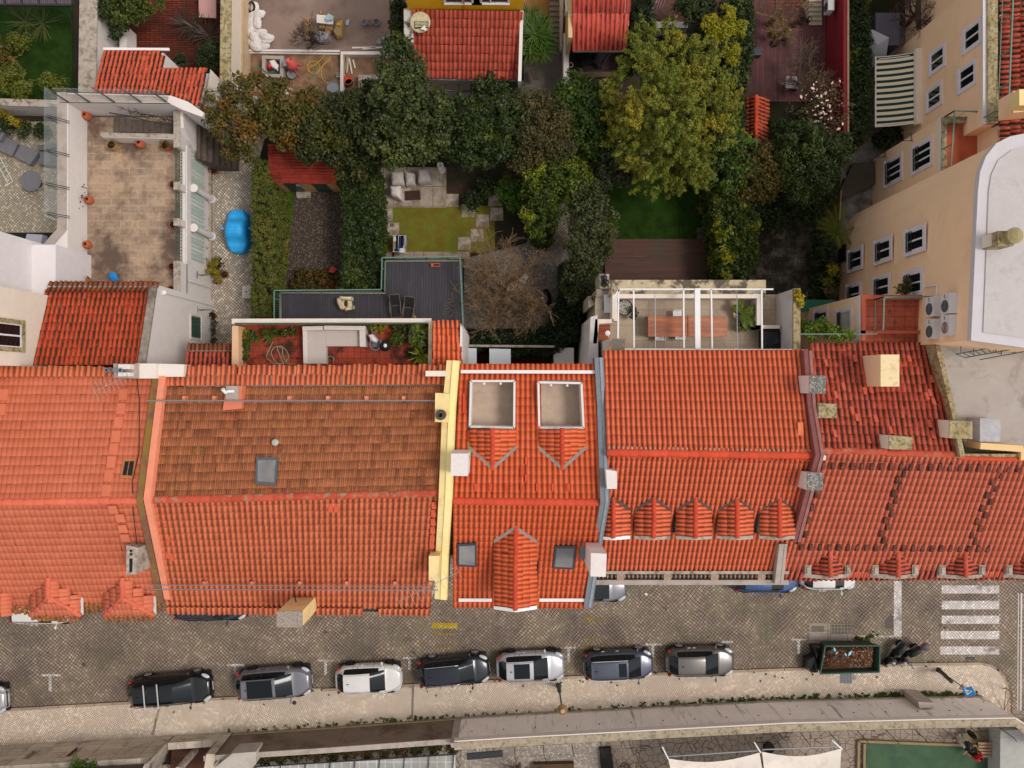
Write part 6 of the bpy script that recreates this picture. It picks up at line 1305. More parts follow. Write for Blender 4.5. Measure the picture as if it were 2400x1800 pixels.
for x0,x1 in((1450,1448),(1485,1486),(1602,1603),(1667,1669),(1785,1786)):hb(x0,678,x1,818,.07,.07)
m.build('frame',WHITEM,t);m=MB();m.beam(W(1634,676,pz),W(1635,818,pz),.26,.16);m.build('beam',WHITEM,t)
m=MB()
for x in(1452,1602,1785):p=W(x,680,pz);m.beam(p,V(p.x,p.y,7.2),.07,.07)
m.build('post',WHITEM,t)
m=MB()
for x in(1535,1727):m.tube([W(x,690,pz-.1),W(x+1,818,pz-.1)],.02,5)
m.build('cable',GREYM,t)
OW=NT('oiled_wood');kk=OW.mix(OW.ramp(OW.noise(1.2,5,.7,vec=OW.mapping(scale=(.5,5,1)),dist=.6),.35,.65),C('#7c3c1c'),C('#b4683a'));OILW=OW.fin(kk,.35,0,.5)
for i,(x0,x1,l)in enumerate(((1519,1612,'oiled hardwood garden table, the longer left one under the white pergola'),(1613,1706,'oiled hardwood garden table, the right one crossed by the pergola beam'))):
 t=thing('garden_table',l,'table',(x0+x1)/2,765,z2,group='hardwood tables on the pergola terrace')
 m=MB();m.prism(WP([(x0,741),(x1-1,741),(x1-1,789),(x0,789)],z2+.75),z2+.7,z2+.75);m.build('table_top',OILW,t)
 P=WP([(x0+3,744),(x1-4,744),(x1-4,786),(x0+3,786)],z2+.7)
 for p in P:m=MB();m.obox(p,.07,.07,z2,z2+.7);m.build('leg',OILW,t)
 m=MB();m.beam(W(x0-4,742,z2+.7),W(x0-4,788,z2+.7),.16,.05);m.build('end_board',mat('dark_wood_edge','#4a2a1c',.6),t)
def wchair(px,py,rz,l):
 t=thing('white_chair',l,'chair',loc=W(px,py,z2),rz=rz,group='white chairs at the hardwood tables');m=MB()
 m.tube([(-.25,.05,.78),(-.22,.2,.8),(.22,.2,.8),(.25,.05,.78)],.02,6);m.build('back_rail',WHITEM,t,local=True);m=MB();m.box(-.22,.22,-.2,.2,.43,.46);m.build('seat',WHITEM,t,local=True)
 for a,b in((-1,-1),(1,-1),(1,1),(-1,1)):m=MB();m.tube([(a*.2,b*.18,.44),(a*.23,b*.22,0)],.016,5);m.build('leg',WHITEM,t,local=True)
wchair(1583,739,0,'white metal chair on the north side of the left hardwood table');wchair(1542,790,math.pi,'white metal chair on the south side of the left hardwood table, nearer its end');wchair(1588,788,math.pi,'white metal chair on the south side near the gap between the tables')
def bowlplant(px,py,z,r,l,mt,clumps,lm,per=30,s=.1,gravel=True,**k):
 t=thing('potted_plant',l,'potted plant',px,py,z,group='potted plants on the pergola terrace');c=W(px,py,z);m=MB();m.lathe(c,[(r*.7,0),(r,.35),(r,.4),(r*.9,.4),(r*.88,.33)],20);m.build('pot',mt,t)
 m=MB();m.lathe(c+V(0,0,.34),[(r*.88,-.02),(r*.88,.02)],16);m.build('pebbles',mat('white_pebbles','#b8b0a8',.8,.4,25,dirt='#2c2a26',damt=.9,dsc=14,dthr=(.48,.55)),t)
 leaves('foliage',clumps,per,s,lm,t,**k);return t
c=W(1462,722,z2);bowlplant(1462,722,z2,.42,'blue bowl of pebbles with a grey shrub in the left corner of the pergola terrace',mat('navy_pot','#1c2840',.4),[(c.x+.25+random.random()*.3,c.y-.1-random.random()*.4,c.z+.6,.17)for _ in range(9)],LF_GREY,s=.07)
c=W(1729,735,z2);t=bowlplant(1729,735,z2,.36,'yellow bowl with a big-leaved banana plant on the pergola terrace',mat('yellow_pot','#b08a18',.5),[(c.x,c.y+.05,c.z+.5,.15)]*2,MATS['succulent'],s=.1)
BAN=leaf_mat('banana_leaf','#3c5414','#5c6c1c','#8a8c24')
m=MB()
for(dx,dy,L,a)in((.05,.9,.9,95),(.9,-.1,1.0,-5),(.6,.2,1.0,20),(.5,-.6,1.1,-48),(-.5,.4,.6,140),(.3,-.9,.9,-75),(1.1,.1,.9,8)):
 d=V(math.cos(R(a)),math.sin(R(a)),.25);sd=V(-d.y,d.x,0).normalized();b=c+V(0,0,.6);m.add([b,b+d*L*.35+sd*.16,b+d*L*.75+sd*.17+V(0,0,.02),b+d*L+V(0,0,-.12),b+d*L*.75-sd*.17,b+d*L*.35-sd*.16,b+d*L*.5+V(0,0,.08)],[(0,1,6),(1,2,6),(2,3,6),(3,4,6),(4,5,6),(5,0,6)])
o=m.build('banana_leaves',BAN,t);at=o.data.attributes.new('rnd','FLOAT','FACE');at.data.foreach_set('value',[random.random()for _ in o.data.polygons])
t=thing('potted_plant','yellow pot with a grey-green agave below the banana plant','potted plant',1740,770,z2,group='potted plants on the pergola terrace');m=MB();m.lathe(W(1738,768,z2),[(.2,0),(.27,.35),(.24,.36),(.23,.3)],18);m.build('pot',MATS['yellow_pot'],t);rosette(t,W(1742,764,z2+.45),40,.42,.09,leaf_mat('grey_agave','#42583c','#5c7450'),up=.5)
def bagmesh(m,q,z0,z1,seed=1,r=.06):
 global rr;rr=random.Random(seed);lump(m,q,z0,z1,r)
m=MB();bagmesh(m,[(1788,772),(1800,768),(1815,772),(1828,770),(1834,790),(1832,815),(1810,820),(1790,818)],z2,z2+.7,5);solo(m,'covered_barbecue',mat('black_cover','#26262a',.5,.15,6),'barbecue under a black cover in the corner by the side wall','barbecue')
t=thing('purple_planter','narrow stone planter box with purple flowers beside the pergola terrace','planter',1416,660,6);m=MB();m.prism(WP([(1405,642),(1428,642),(1427,676),(1406,676)],7.0),5,7.0);m.build('box',STONE,t);leaves('foliage',[(*W(1416,648+i*5,7.1),.16)for i in range(5)],30,.08,LF_DARK,t);leaves('flowers',[(*W(1418,650,7.2),.12)],14,.08,mat('purple_flower','#5c2c8a',.7),t)
t=thing('stone_shelf','stone ledge block with a red flowerpot left of the pergola terrace','ledge',1400,700,5);m=MB();m.prism(WP([(1378,694),(1398,694),(1398,712),(1380,722)],6.2),3,6.2);m.prism(WP([(1398,678),(1425,678),(1425,694),(1398,696)],6.6),3,6.6);m.build('block',STONE,t)
pot(1391,700,6.2,'small red pot with a cactus on the stone ledge left of the pergola',r=.15,h=.2,kind='pot',plant=dict(n=2,per=14,r=.1,s=.06,sp=.04),group='terracotta pots on and beside the stone terrace')
def ac_unit(label,c,L,D,H,face,mt=None,rust=False,group='air conditioners stacked at the tan wall',z=0):
 """c = lower corner centre of the fan face; face 'w' fan faces -x"""
 t=thing('air_conditioner',label,'air conditioner',loc=c,group=group);c=Vector(c);wm=mat('ac_white','#cfcac8',.6,.05)
 m=MB();m.box(c.x,c.x+D,c.y-L/2,c.y+L/2,c.z+.05,c.z+H);b=m.build('casing',wm,t)
 m=MB();r=H*.36;m.lathe((c.x-.012,c.y-L*.12,c.z+H*.52),[(r,0),(r,.02)],24,axis=(1,0,0));f=m.build('fan',mat('ac_rust','#6a3a26',.7,.3,12)if rust else mat('ac_grille','#6c6e72',.6),t)
 m=MB()
 for k in(.3,.55,.8,1.02):
  m.tube([(c.x-.02,c.y-L*.12+r*k*math.cos(a*math.pi/8),c.z+H*.52+r*k*math.sin(a*math.pi/8))for a in range(17)],.008,4)
 m.build('guard',DARKM if not rust else wm,f);m=MB();m.box(c.x-.005,c.x,c.y+L*.28,c.y+L*.46,c.z+H*.4,c.z+H*.55);m.build('badge',mat('ac_badge','#8a8e92',.5),t)
 m=MB();m.box(c.x+.03,c.x+D-.03,c.y-L*.4,c.y-L*.35,c.z,c.z+.06);m.box(c.x+.03,c.x+D-.03,c.y+L*.35,c.y+L*.4,c.z,c.z+.06);m.build('foot',DARKM,t)
ac_unit('air conditioner beside the cream parapet at the left end of the pergola terrace',W(1412,715,6.0),.95,.38,.75,'w',group='single wall air conditioners')
t=thing('terrace_lamp','round white lamp on a bent pole at the left of the pergola terrace','lamp',1425,781,z2);m=MB();m.tube([W(1428,800,z2+1),W(1427,790,z2+2),W(1424,781,z2+2.1)],.03,6);m.build('pole',WHITEM,t);m=MB();m.lathe(W(1424,781,z2+2.1),[(.1,0),(.13,.03),(.13,.06),(.05,.1)],16);m.build('lamp_head',WHITEM,t)
t=thing('outdoor_shower','white block pillar with a round white lamp beside the climbing hedge','pillar',1680,573);m=MB();m.prism(WP([(1673,560),(1690,560),(1690,588),(1673,588)],1.0),0,1.0);m.build('block',STONE,t);m=MB();m.lathe(W(1690,577,1.1),[(.06,0),(.12,.08),(.12,.15),(.05,.2)],14);m.build('lamp_head',WHITEM,t)
m=MB();m.slab([W(1668,650,.5),W(1686,636,.5),W(1690,642,1.0),W(1670,655,1.0)],.05);solo(m,'white_board',WHITEM,'tilted white board at the lower right corner of the brown deck','board')
m=MB();m.prism(WP([(1635,533),(1678,533),(1678,545),(1633,545)],.35),0,.35);m.prism(WP([(1635,545),(1678,545),(1678,560),(1633,560)],.2),0,.2);solo(m,'stone_steps',mat('dark_stone','#4c443c',.9,.2,3),'two dark stone steps between dark lawn and brown deck','steps')
#tan apartment building
t=thing('tan_building','tall tan rendered apartment building with white framed windows and a pale flat roof','building',2150,600)
XA=19.85;zr_=13.8
TOP=[(2277,797),(2293,450),(2298,405),(2312,368),(2336,338),(2366,322),(2400,316),(2700,310),(2700,830),(2400,812)]
P=WP(TOP,zr_);m=MB();m.prism([(p.x,p.y)for p in P],0,zr_-.05);m.build('wall',TAN,t)
RFW=mat('pale_roof','#b8afad',.85,.05,1.2,dirt='#8a8078',damt=.4,dthr=(.55,.75));m=MB();m.prism([(p.x,p.y)for p in WP([(2276,798),(2292,450),(2297,403),(2311,366),(2335,336),(2366,320),(2400,313),(2700,305),(2700,833),(2400,815)],zr_)],zr_-.3,zr_);m.build('roof_rim',mat('rim_white','#c2babc',.8,.04),t)
m=MB();m.prism([(p.x,p.y)for p in WP([(2303,779),(2316,450),(2322,410),(2338,376),(2370,352),(2400,345),(2690,340),(2690,800),(2400,792)],zr_)],zr_-.1,zr_+.05);m.build('flat_roof',RFW,t)
m=MB();m.prism(WP([(2322,547),(2342,545),(2342,576),(2322,576)],zr_+.6),zr_,zr_+.6);vb=m.build('vent',CREAM,t)
m=MB();m.prism(WP([(2339,541),(2378,541),(2376,576),(2339,576)],zr_+1.0),zr_,zr_+1.0);m.build('vent_block',LICHST,vb)
m=MB();m.lathe(W(2368,555,zr_+1.0),[(.3,0),(.3,.25),(.34,.26),(.34,.32),(.2,.42),(.0,.5)],20);m.build('vent_cowl',mat('lichen_cowl','#94886c',.9,.25,9,c2='#9a8850'),vb)
n=V(-1,0,0)
def tw(px,py,X,wd=.95,h=1.55,rail=None,bars=1,pane=None,sur=.2):
 c=on_plane(px,py,V(X,0,0),n);window(t,(X,c.y,c.z),(0,-1,0),n,wd,h,mat('lilac_stone','#d8ccd0',.7,.05,3),sur,rail=rail,bars=bars,pane=pane)
for px,py in((2005,608),(2070,587),(2145,563),(2001,690),(2067,673),(2140,664)):tw(px,py,XA,rail=.55)
m=MB();c=on_plane(1957,601,V(XA,0,0),n);m.box(XA-.02,XA+.05,c.y-.5,c.y+.5,.0,.9);m.build('cellar_opening',BLACK,t)
m=MB();p=on_plane(2170,672,V(XA,0,0),n);q_=on_plane(2200,668,V(XA,0,0),n);m.tube([p+n*.06,q_+n*.06,on_plane(2198,694,V(XA,0,0),n)+n*.06],.05,6);m.build('downpipe',WHITEM,t)
XC=21.9;zc=7.5;yA,yB=W(0,275,zc).y,W(0,470,zc).y
m=MB();m.box(XC,26,yB,yA,0,zc-.3);m.build('wing_wall',TAN,t);m=MB();m.box(XC+.3,26,yB,yA-.3,zc-.3,zc-.25);m.build('terrace_floor',mat('faded_red_floor','#b85c40',.85,.1,1.5,dirt='#4a342c',damt=.6,dthr=(.55,.7),dsc=1),t)
m=MB();m.box(XC,XC+.28,yB,yA,zc-.3,zc+.05);m.box(XC+.28,24.3,yA-.28,yA,zc-.3,zc+.05);m.build('terrace_parapet',LICHST,t);m=MB();m.box(XC-.03,XC+.0,yB,yA,zc-.25,zc+.0);m.build('white_band',WHITE,t)
for px,py in((2094,400),(2162,365)):tw(px,py,XC,rail=.55,wd=1.2,h=1.7,bars=2)
railing(t,[(2205,405),(2214,274),(2306,278)],zc+.05,.9,RG,step=.6)
for px,py in((2078,368),(2140,330)):p=on_plane(px,py,V(XC,0,0),n);m=MB();m.beam(p,p+n*.7,.03,.03);m.beam(p+n*.1,p+n*.1+V(0,.4,0),.03,.03);m.build('bracket',DARKM,t)
XB=23.2;zb=9.1;yB1=W(0,290,zb).y
m=MB();m.box(XB,40,yB1,W(2230,0,9).y+1.2,0,zb-.1);m.build('rear_wall',TAN,t)
for px,py in((2279,85),(2197,140),(2267,180),(2190,228)):tw(px,py,XB,wd=.95,h=1.25,sur=.18)
m=MB();m.box(XB-.12,XB+.05,yB1,30,zb-.12,zb+.0);m.build('white_cornice',mat('lilac_white','#d8d0d0'),t)
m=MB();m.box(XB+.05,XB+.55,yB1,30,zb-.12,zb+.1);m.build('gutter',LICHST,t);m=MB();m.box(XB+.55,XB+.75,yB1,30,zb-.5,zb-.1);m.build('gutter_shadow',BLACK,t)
tile_roof('roof',(30,30,11.2),(30,yB1-2.4,11.2),(XB+.7,yB1-2.4,zb),(XB+.7,30,zb),T_DARK2,t,pitch=.25,course=.42,amp=.07,jit=.012)
m=MB();m.box(XB+.7,30,yB1-2.6,30,0,zb-.2);m.build('rear_block',TAN,t)
m=MB();m.prism(WP([(2375,214),(2440,207),(2440,258),(2375,264)],11.3),10.2,11.3);cc_=m.build('chimney',TAN,t);m=MB();m.prism(WP([(2389,209),(2460,209),(2460,247),(2389,247)],12.0),11.3,12.0);m.build('cap',YELLOW,cc_)
railing(t,[(2348,-20),(2336,276),(2306,276)],zb+.1,.9,RG,step=.8,posts=1.6)
AWN=NT('striped_awning');v=AWN.sep(AWN.co())[1];f_=AWN.math('FRACT',AWN.math('MULTIPLY',v,1/.335));AWNM=AWN.fin(AWN.mix(AWN.ramp(f_,.5,.56),C('#d8c8ac'),C('#1c3430')),.8)
zi,zo=3.0,2.3;a,b=on_plane(2153,130,V(XB,0,0),n),on_plane(2150,300,V(XB,0,0),n);yo1,yo2=W(0,133,zo).y,W(0,298,zo).y;xo_=W(2052,0,zo).x
tt=t;t=thing('awning','dark green and cream striped awning stretched out from the tan rear wall','awning',loc=(xo_,yo2,zo))
m=MB();k=12;vs=[]
for i in range(k+1):
 u=i/k;s_=-.12*math.sin(math.pi*u);vs+=[(XB-.1+(xo_-XB+.1)*u,yo1,zi+(zo-zi)*u+s_),(XB-.1+(xo_-XB+.1)*u,yo2,zi+(zo-zi)*u+s_)]
m.add(vs,[(2*i,2*i+1,2*i+3,2*i+2)for i in range(k)]);m.build('canvas',AWNM,t)
m=MB();m.beam((xo_,yo1,zo),(xo_,yo2,zo),.07,.07);m.build('front_bar',WHITEM,t);m=MB();m.box(XB-.32,XB,yo2-.1,yo1+.1,zi-.05,zi+.2);m.build('cassette',CREAM,t)
for y in(yo1-.15,yo2+.15):m=MB();m.beam((XB-.1,y,zi-.1),(xo_,y,zo-.05),.04,.05);m.build('arm',WHITEM,t)
t=tt
XD=16.9;zd_=9.5;yD1,yD2=W(0,692,zd_).y,W(0,799,zd_).y
m=MB();m.box(XD,XA+.1,yD2-.3,yD1,0,zd_-.2);m.build('lower_wing',TAN,t);m=MB();m.box(XD-.04,XD+.0,yD2,yD1,zd_-.35,zd_-.0);m.build('white_band',WHITE,t)
RF=slab_mat('worn_red_floor','#b45a40','#a85038',.5,.5,'#5c3428','#3c2c28',.9,off=0,jw=.012,dthr=(.55,.65),dsc=.7)
m=MB();m.box(XD,XA+.6,yD2-.3,yD1,zd_-.2,zd_-.15);m.build('terrace_floor',RF,t)
RR_=mat('red_parapet','#b4583e',.85,.1,2,dirt='#5c3a2c',damt=.5);m=MB();m.box(XD,XA+.3,yD1-.2,yD1,zd_-.2,zd_+.1);m.box(XD,XD+.2,yD2,yD1-.2,zd_-.2,zd_+.1);m.box(XD+2.5-2.5,XA+.3,yD2+.35,yD2+.5,zd_-.2,zd_+.1);m.build('terrace_parapet',RR_,t)
for px,py in((1925,752),(1979,752)):tw(px,py,XD,rail=.4,bars=1 if px<1950 else 0,pane=None if px<1950 else mat('roller_blind','#a8a89c',.7),h=1.5)
railing(t,[(2048,776),(2050,702),(2176,700)],zd_+.1,.95,RG,step=.9,posts=1.6);m=MB();m.tube([W(1874,783,10),W(2055,783,10.2)],.03,6);m.build('rail_bar',RG,t)
m=MB();m.prism(WP([(1876,702),(1958,703),(1961,715),(1877,732)],3.0),2.9,3.0);m.build('green_sheet',mat('green_sheet','#12604a',.5,.08,3),t)
for(px,py,z,l,r)in((2166,721,10.6,'upper left air conditioner of the four at the tan wall',False),(2200,714,11.9,'upper right air conditioner of the four at the tan wall',False),(2166,773,10.6,'lower left air conditioner of the four at the tan wall',False),(2200,764,11.9,'lower right air conditioner with a rusty fan, of the four at the tan wall',True)):
 ac_unit(l,(XA-.42,W(px,py,z).y,z),.92,.38,.74,'w',rust=r)
zg=10.4;m=MB();m.prism(WP([(2220,797),(2235,797),(2700,797),(2700,1052),(2262,1046),(2244,985),(2196,800)],zg),0,zg);m.build('lower_roof',mat('grey_screed','#aa9f97',.9,.07,1.2,dirt='#665c54',damt=.55,dthr=(.52,.68),dsc=.8),t)
m=MB();m.prism(WP([(2297,980),(2345,982),(2345,1035),(2297,1035)],zg+1.0),zg,zg+1.0);m.build('roof_box',mat('box_grey','#aca6a8',.7),t)
m=MB();wallpath(m,WP([(2262,1068),(2395,1068),(2500,1070)],zg+.9),.16,1.2);m.build('rail_wall',LICHST,t)
m=MB();wallpath(m,WP([(2298,1045),(2396,1052),(2400,1078)],zg+1.1),.3,1.2);m.build('rail_wall',mat('peach_wall','#e0bc84',.8,.04),t)
m=MB()
L1=[(2240,830),(2376,805)];L2=[(2262,838),(2376,818)];L3=[(2296,843),(2400,824)]
for q in(L1,L2,L3):m.tube([W(*q[0],zg+.7),W(*q[1],zg+1.2)],.025,5)
for i in range(10):u=i/9;m.tube([W(2242+130*u,830-23*u,zg+.75),W(2262+112*u,838-19*u,zg+.75)],.02,5)
for x in(2252,2282,2328):m.tube([W(x,800,zg+1),W(x,828,zg+.2)],.02,5)
m.tube([W(2347,790,zg+2.2),W(2377,788,zg+2.2),W(2377,812,zg+1)],.025,5);m.tube([W(2347,790,zg+2.2),W(2347,830,zg)],.025,5);m.tube([W(2379,793,zg+2),W(2420,788,zg+2)],.025,5);m.tube([W(2379,793,zg+2),W(2379,828,zg)],.025,5)
m.build('roof_ladder',GREENM,t)
bush('ivy spilling between the white side wall and the mossy red roof',[(1885,765,8.6,.35),(1905,770,9.0,.4),(1925,765,9.2,.35),(1945,778,9.6,.35),(1968,785,9.8,.3),(1990,780,10,.25),(1900,785,9,.3)],leaf_mat('bright_ivy','#2c440e','#4c6a18','#7c8c20'),ncl=70,rc=.22,size=.09)
bush('yellow-green ivy tuft on the coping of the white side wall',[(1870,688,9.2,.2),(1872,700,9.2,.22),(1874,715,9.1,.18)],LF_YEL,ncl=16,rc=.14,size=.07)
bush('bush climbing round the lowest right window of the tan wall',[(2118,676,9,.3),(2124,664,9,.25)],LF_OLIVE,ncl=14,rc=.2,size=.07)
#red tiled house at the top centre
t=thing('red_tiled_house','yellow house with a dusty red tile roof at the top centre of the picture','house',1090,100)
tile_roof('roof',W(966,22,5.2),W(1226,27,5.2),W(1217,187,4.2),W(970,184,4.2),tile_mat('dusty_tiles','#b85440','#a04434','#5c2c20',.6,(.3,.5),rough=.85),t,pitch=.25,course=.43,amp=.07,lip=.04)
m=MB();m.prism(WP([(975,30),(1215,30),(1212,175),(975,175)],3.9),0,3.9);m.build('wall',WHITE,t)
m=MB();Yy=W(0,25,5.0).y;m.box(W(958,0,5).x,W(1225,0,5).x,Yy,Yy+4,0,9);m.build('yellow_wall',mat('strong_yellow','#d8a414',.75,.05,2),t)
for px in(1085,1150):
 c=on_plane(px,3,V(0,Yy,0),V(0,-1,0));window(t,(c.x,Yy,c.z+.3),(1,0,0),(0,-1,0),1.9,.9,WHITEM,.06,bars=1)
m=MB();p=on_plane(1090,25,V(0,Yy,0),V(0,-1,0));m.tube([(p.x,Yy-.06,4.9),(p.x,Yy-.06,8)],.04,6);m.build('downpipe',mat('orange_pipe','#b06a1c',.6),t)
m=MB();m.beam(W(966,186,4.1),W(1218,189,4.1),.08,.08);m.build('gutter',GREYM,t)
m=MB();wallpath(m,WP([(957,20),(958,100)],5.0),.5,5);m.build('side_parapet',mat('stained_white','#c4bab0',.85,.08,2,dirt='#3c3430',damt=.85,dthr=(.52,.62),dsc=2),t)
m=MB();wallpath(m,WP([(1223,25),(1218,190)],5.1),.18,5);m.build('side_parapet',WHITE,t)
t=thing('satellite_dish','round weathered cream cover with a rusty grille on the dusty red roof','dish',986,52,5.2)
m=MB();m.lathe(W(985,52,5.35),[(.52,-.05),(.55,0),(.5,.05),(.2,.09),(0,.1)],28,axis=(0,-.1,1));m.build('cover',mat('old_cream','#c8bc98',.85,.12,6,dirt='#6a5c3c',damt=.6,dsc=5),t)
m=MB();P=WP([(971,50),(1004,49),(1004,64),(973,66)],5.47);m.prism(P,5.3,5.47);g=m.build('grille',mat('rusty_dark','#4a4038',.8,.2,8),t)
m=MB()
for i in range(4):m.beam(W(973,52.5+i*3.4,5.5),W(1003,51.5+i*3.4,5.5),.04,.03)
m.build('bars',mat('old_cream','#c8bc98'),g);m=MB();m.add([W(996,58,5.5),W(1000,72,5.5),W(985,68,5.55)],[(0,1,2)]);m.build('torn_flap',WHITE,t)
t=thing('timber_pergola','grey timber frame with hanging chairs under the edge of the dusty red roof','pergola',1100,210)
m=MB()
for a,b in(((1000,193),(1208,196)),((1000,212),(1105,214)),((1045,192),(1045,235)),((1075,192),(1077,232)),((1104,192),(1105,232)),((1135,192),(1136,230)),((1162,192),(1162,225)),((1105,232),(1080,260))):m.beam(W(*a,2.6),W(*b,2.6),.07,.07)
m.build('beams',mat('grey_timber','#6a645e',.8),t);m=MB();m.prism(WP([(1075,195),(1100,195),(1096,222),(1080,220)],.5),0,.5);m.build('seat',mat('grey_fabric','#6e6c70',.8),t)
ground('patio_grey',[(990,190),(1230,190),(1230,290),(990,290)],MATS['grey_paving'],.02)
m=MB();m.prism(WP([(1013,230),(1028,228),(1030,262),(1018,262)],1.2),1.1,1.2);solo(m,'parasol_cloth',mat('orange_red_cloth','#c83a1c',.7),'orange-red cloth strip half hidden in the evergreen below the roof','cloth')
#second red roof (top, right of the stairs)
t=thing('plain_roof_house','small house with smooth bright red channel tiles right of the outdoor stairs','house',1410,60)
tile_roof('roof',W(1342,-60,5.3),W(1482,-60,5.3),W(1470,119,3.8),W(1341,119,3.8),tile_mat('smooth_red','#cc5c4c','#c25042','#4a1c16',.8,(.45,.6),rough=.6),t,pitch=.262,course=1.9,amp=.09,lip=.015)
m=MB();m.prism(WP([(1346,-60),(1474,-60),(1466,105),(1346,105)],3.4),2.4,3.4);m.prism(WP([(1346,-60),(1474,-60),(1474,60),(1346,60)],2.4),0,2.4);m.build('wall',CREAM,t)
m=MB();wallpath(m,WP([(1336,-40),(1337,88)],4.3),.22,4.3);m.build('side_wall',mat('cream_side','#c8b088',.85,.08),t);ac_unit('white air conditioner hung beside the smooth red channel roof',W(1323,20,3.3),.9,.3,.6,'w',group='single wall air conditioners')
t=thing('outdoor_stairs','grey concrete outdoor stairs running up beside the yucca','stairs',1305,50);m=MB()
for i in range(14):y0=112-i*12.5;m.prism(WP([(1288,y0),(1314,y0),(1314,y0-14),(1288,y0-14)],.2+i*.17),0,.2+i*.17)
m.build('steps',mat('step_concrete','#8c8688',.85,.08,3),t);m=MB();m.add([V(*W(1312,115,.5)[:2],0),V(*W(1318,115,.5)[:2],0),V(*W(1318,-40,2)[:2],0),V(*W(1312,-40,2)[:2],0),W(1312,115,.8),W(1318,115,.8),W(1322,-40,3.6),W(1314,-40,3.6)],[(3,2,1,0),(4,5,6,7),(0,1,5,4),(1,2,6,5),(2,3,7,6),(3,0,4,7)]);m.build('side_wall',WHITE,t)
wall('garden_wall','narrow white-topped wall from the outdoor stairs down into the orange tree',[(1327,78),(1327,206)],.25,1.9,mat('cool_white','#cfc6c2'),WHITE)
ground('upper_ochre_yard',[(1224,-60),(1286,-60),(1286,40),(1224,40)],mat('ochre_floor','#a07c50',.9),.02)
for x,y,a,l in((1368,134,20,'black garden armchair left of two under the channel-tiled roof'),(1411,137,-35,'black garden armchair right of two under the channel-tiled roof')):chair(x,y,.1,R(a),l,mt=DARKM,group='black armchairs by the channel-tiled roof',w_=.6)
m=MB();m.prism(WP([(1333,168),(1440,168),(1440,180),(1333,182)],.35),0,.35);solo(m,'timber_steps',mat('old_timber','#6a5446',.85,.2,4),'long timber step at the edge of the dark deck under the channel-tiled roof','steps')
m=MB();m.tube([(W(1338,152,.8)+V(.12*math.cos(a),.12*math.sin(a)*1.2,0))for a in np.linspace(0,6.28,14)],.03,6);solo(m,'life_ring',WHITEM,'white ring hanging on the narrow garden wall','ring')
m=MB();m.slab(WP([(1240,165),(1255,158),(1264,186),(1250,187)],.8),.05);solo(m,'folded_board',mat('brown_board','#4c3c34',.7),'dark brown board leaning in the grey courtyard below the yucca','board')
wall('garden_wall','white low wall behind the mimosa tips',[(1515,58),(1612,58)],.3,1.2,WHITE,WHITE)
ground('brown_bed',[(1520,-60),(1690,-60),(1690,52),(1520,52)],mat('leafy_soil','#4a342a',.95,.35,5,c2='#5c3c34'),.02)
m=MB()
for i in range(5):m.tube([W(1533+i*7,-5,1.6),W(1525+i*6,25,1.2)],.015,5)
m.tube([W(1527,24,1.2),W(1538,32,1.2)],.02,5);m.tube([W(1526,26,1.3),W(1542,-4,1.6)],.04,5);solo(m,'clothes_rack',mat('pink_metal','#b890a4',.5),'pinkish metal drying rack at the top edge among ivy','rack')
t=thing('garden_shelter','small open shelter with a steep gabled orange-brown tile roof on the red deck','shelter',1772,285)
zr1,ze1=2.9,2.2;xr=W(1772,0,zr1).x;ya_,yb_=W(0,223,zr1).y,W(0,340,zr1).y
tile_roof('tiles',(xr,ya_,zr1),(xr,yb_,zr1),(xr-.85,yb_,ze1),(xr-.85,ya_,ze1),T_RED,t,pitch=.22,course=.4,amp=.045,lip=.03);tile_roof('tiles',(xr,ya_,zr1),(xr,yb_,zr1),(xr+.95,yb_-.1,ze1),(xr+.95,ya_,ze1),T_RED,t,pitch=.22,course=.4,amp=.045,lip=.03)
ridge('ridge',(xr,ya_,zr1+.03),(xr,yb_,zr1+.03),T_RIDGEC,t,r=.11)
for x in(xr-.75,xr+.85):
 for y in(ya_-.2,yb_+.2):m=MB();m.obox((x,y,0),.1,.1,0,ze1);m.build('post',WOODL,t)
t=thing('red_wall','long crimson painted wall with a thin coping between red deck and ivy strip','wall',1960,150)
xr_=W(1986,0,2.7).x;m=MB();m.box(xr_-.22,xr_,W(0,345,0).y,27,0,2.7);m.build('wall_body',mat('crimson_render','#821c24',.8,.1,2),t);m=MB();m.box(xr_-.02,xr_+.08,W(0,345,0).y,27,2.7,2.76);m.build('coping',mat('thin_cap','#9c8468',.8),t)
ac_unit('white air conditioner at the top of the crimson wall',W(1930,20,1.4),.85,.35,.7,'w',group='single wall air conditioners')
t=thing('cream_stairs','short flight of cream steps at the top of the red deck','stairs',1912,30);m=MB()
for i in range(6):y0=58-i*11;m.prism(WP([(1896,y0),(1926,y0),(1926,y0-12),(1896,y0-12)],.2+i*.16),0,.2+i*.16)
m.build('steps',mat('cream_step','#c4b49c',.8,.06),t)
pot(1815,82,.1,'terracotta pot with a bright lime shrub on the red deck',r=.22,h=.35,kind='pot',plant=dict(n=9,per=40,r=.22,sp=.3,s=.07,hh=.5),pm=LF_YEL,group='pots on the red deck')
for x,y,r,l in((1837,90,.2,'empty terracotta rim pot beside the lime shrub'),(1817,104,.2,'empty dark pot below the lime shrub'),(1860,60,.17,'small empty pot left in the row of three near the cream steps'),(1876,52,.22,'large empty pot in the middle of the row near the cream steps'),(1893,50,.14,'smallest pot at the foot of the cream steps')):pot(x,y,.1,l,r=r,h=.3,kind='pot',mt=mat('dark_clay','#5c3c34',.85,.1),group='pots on the red deck')
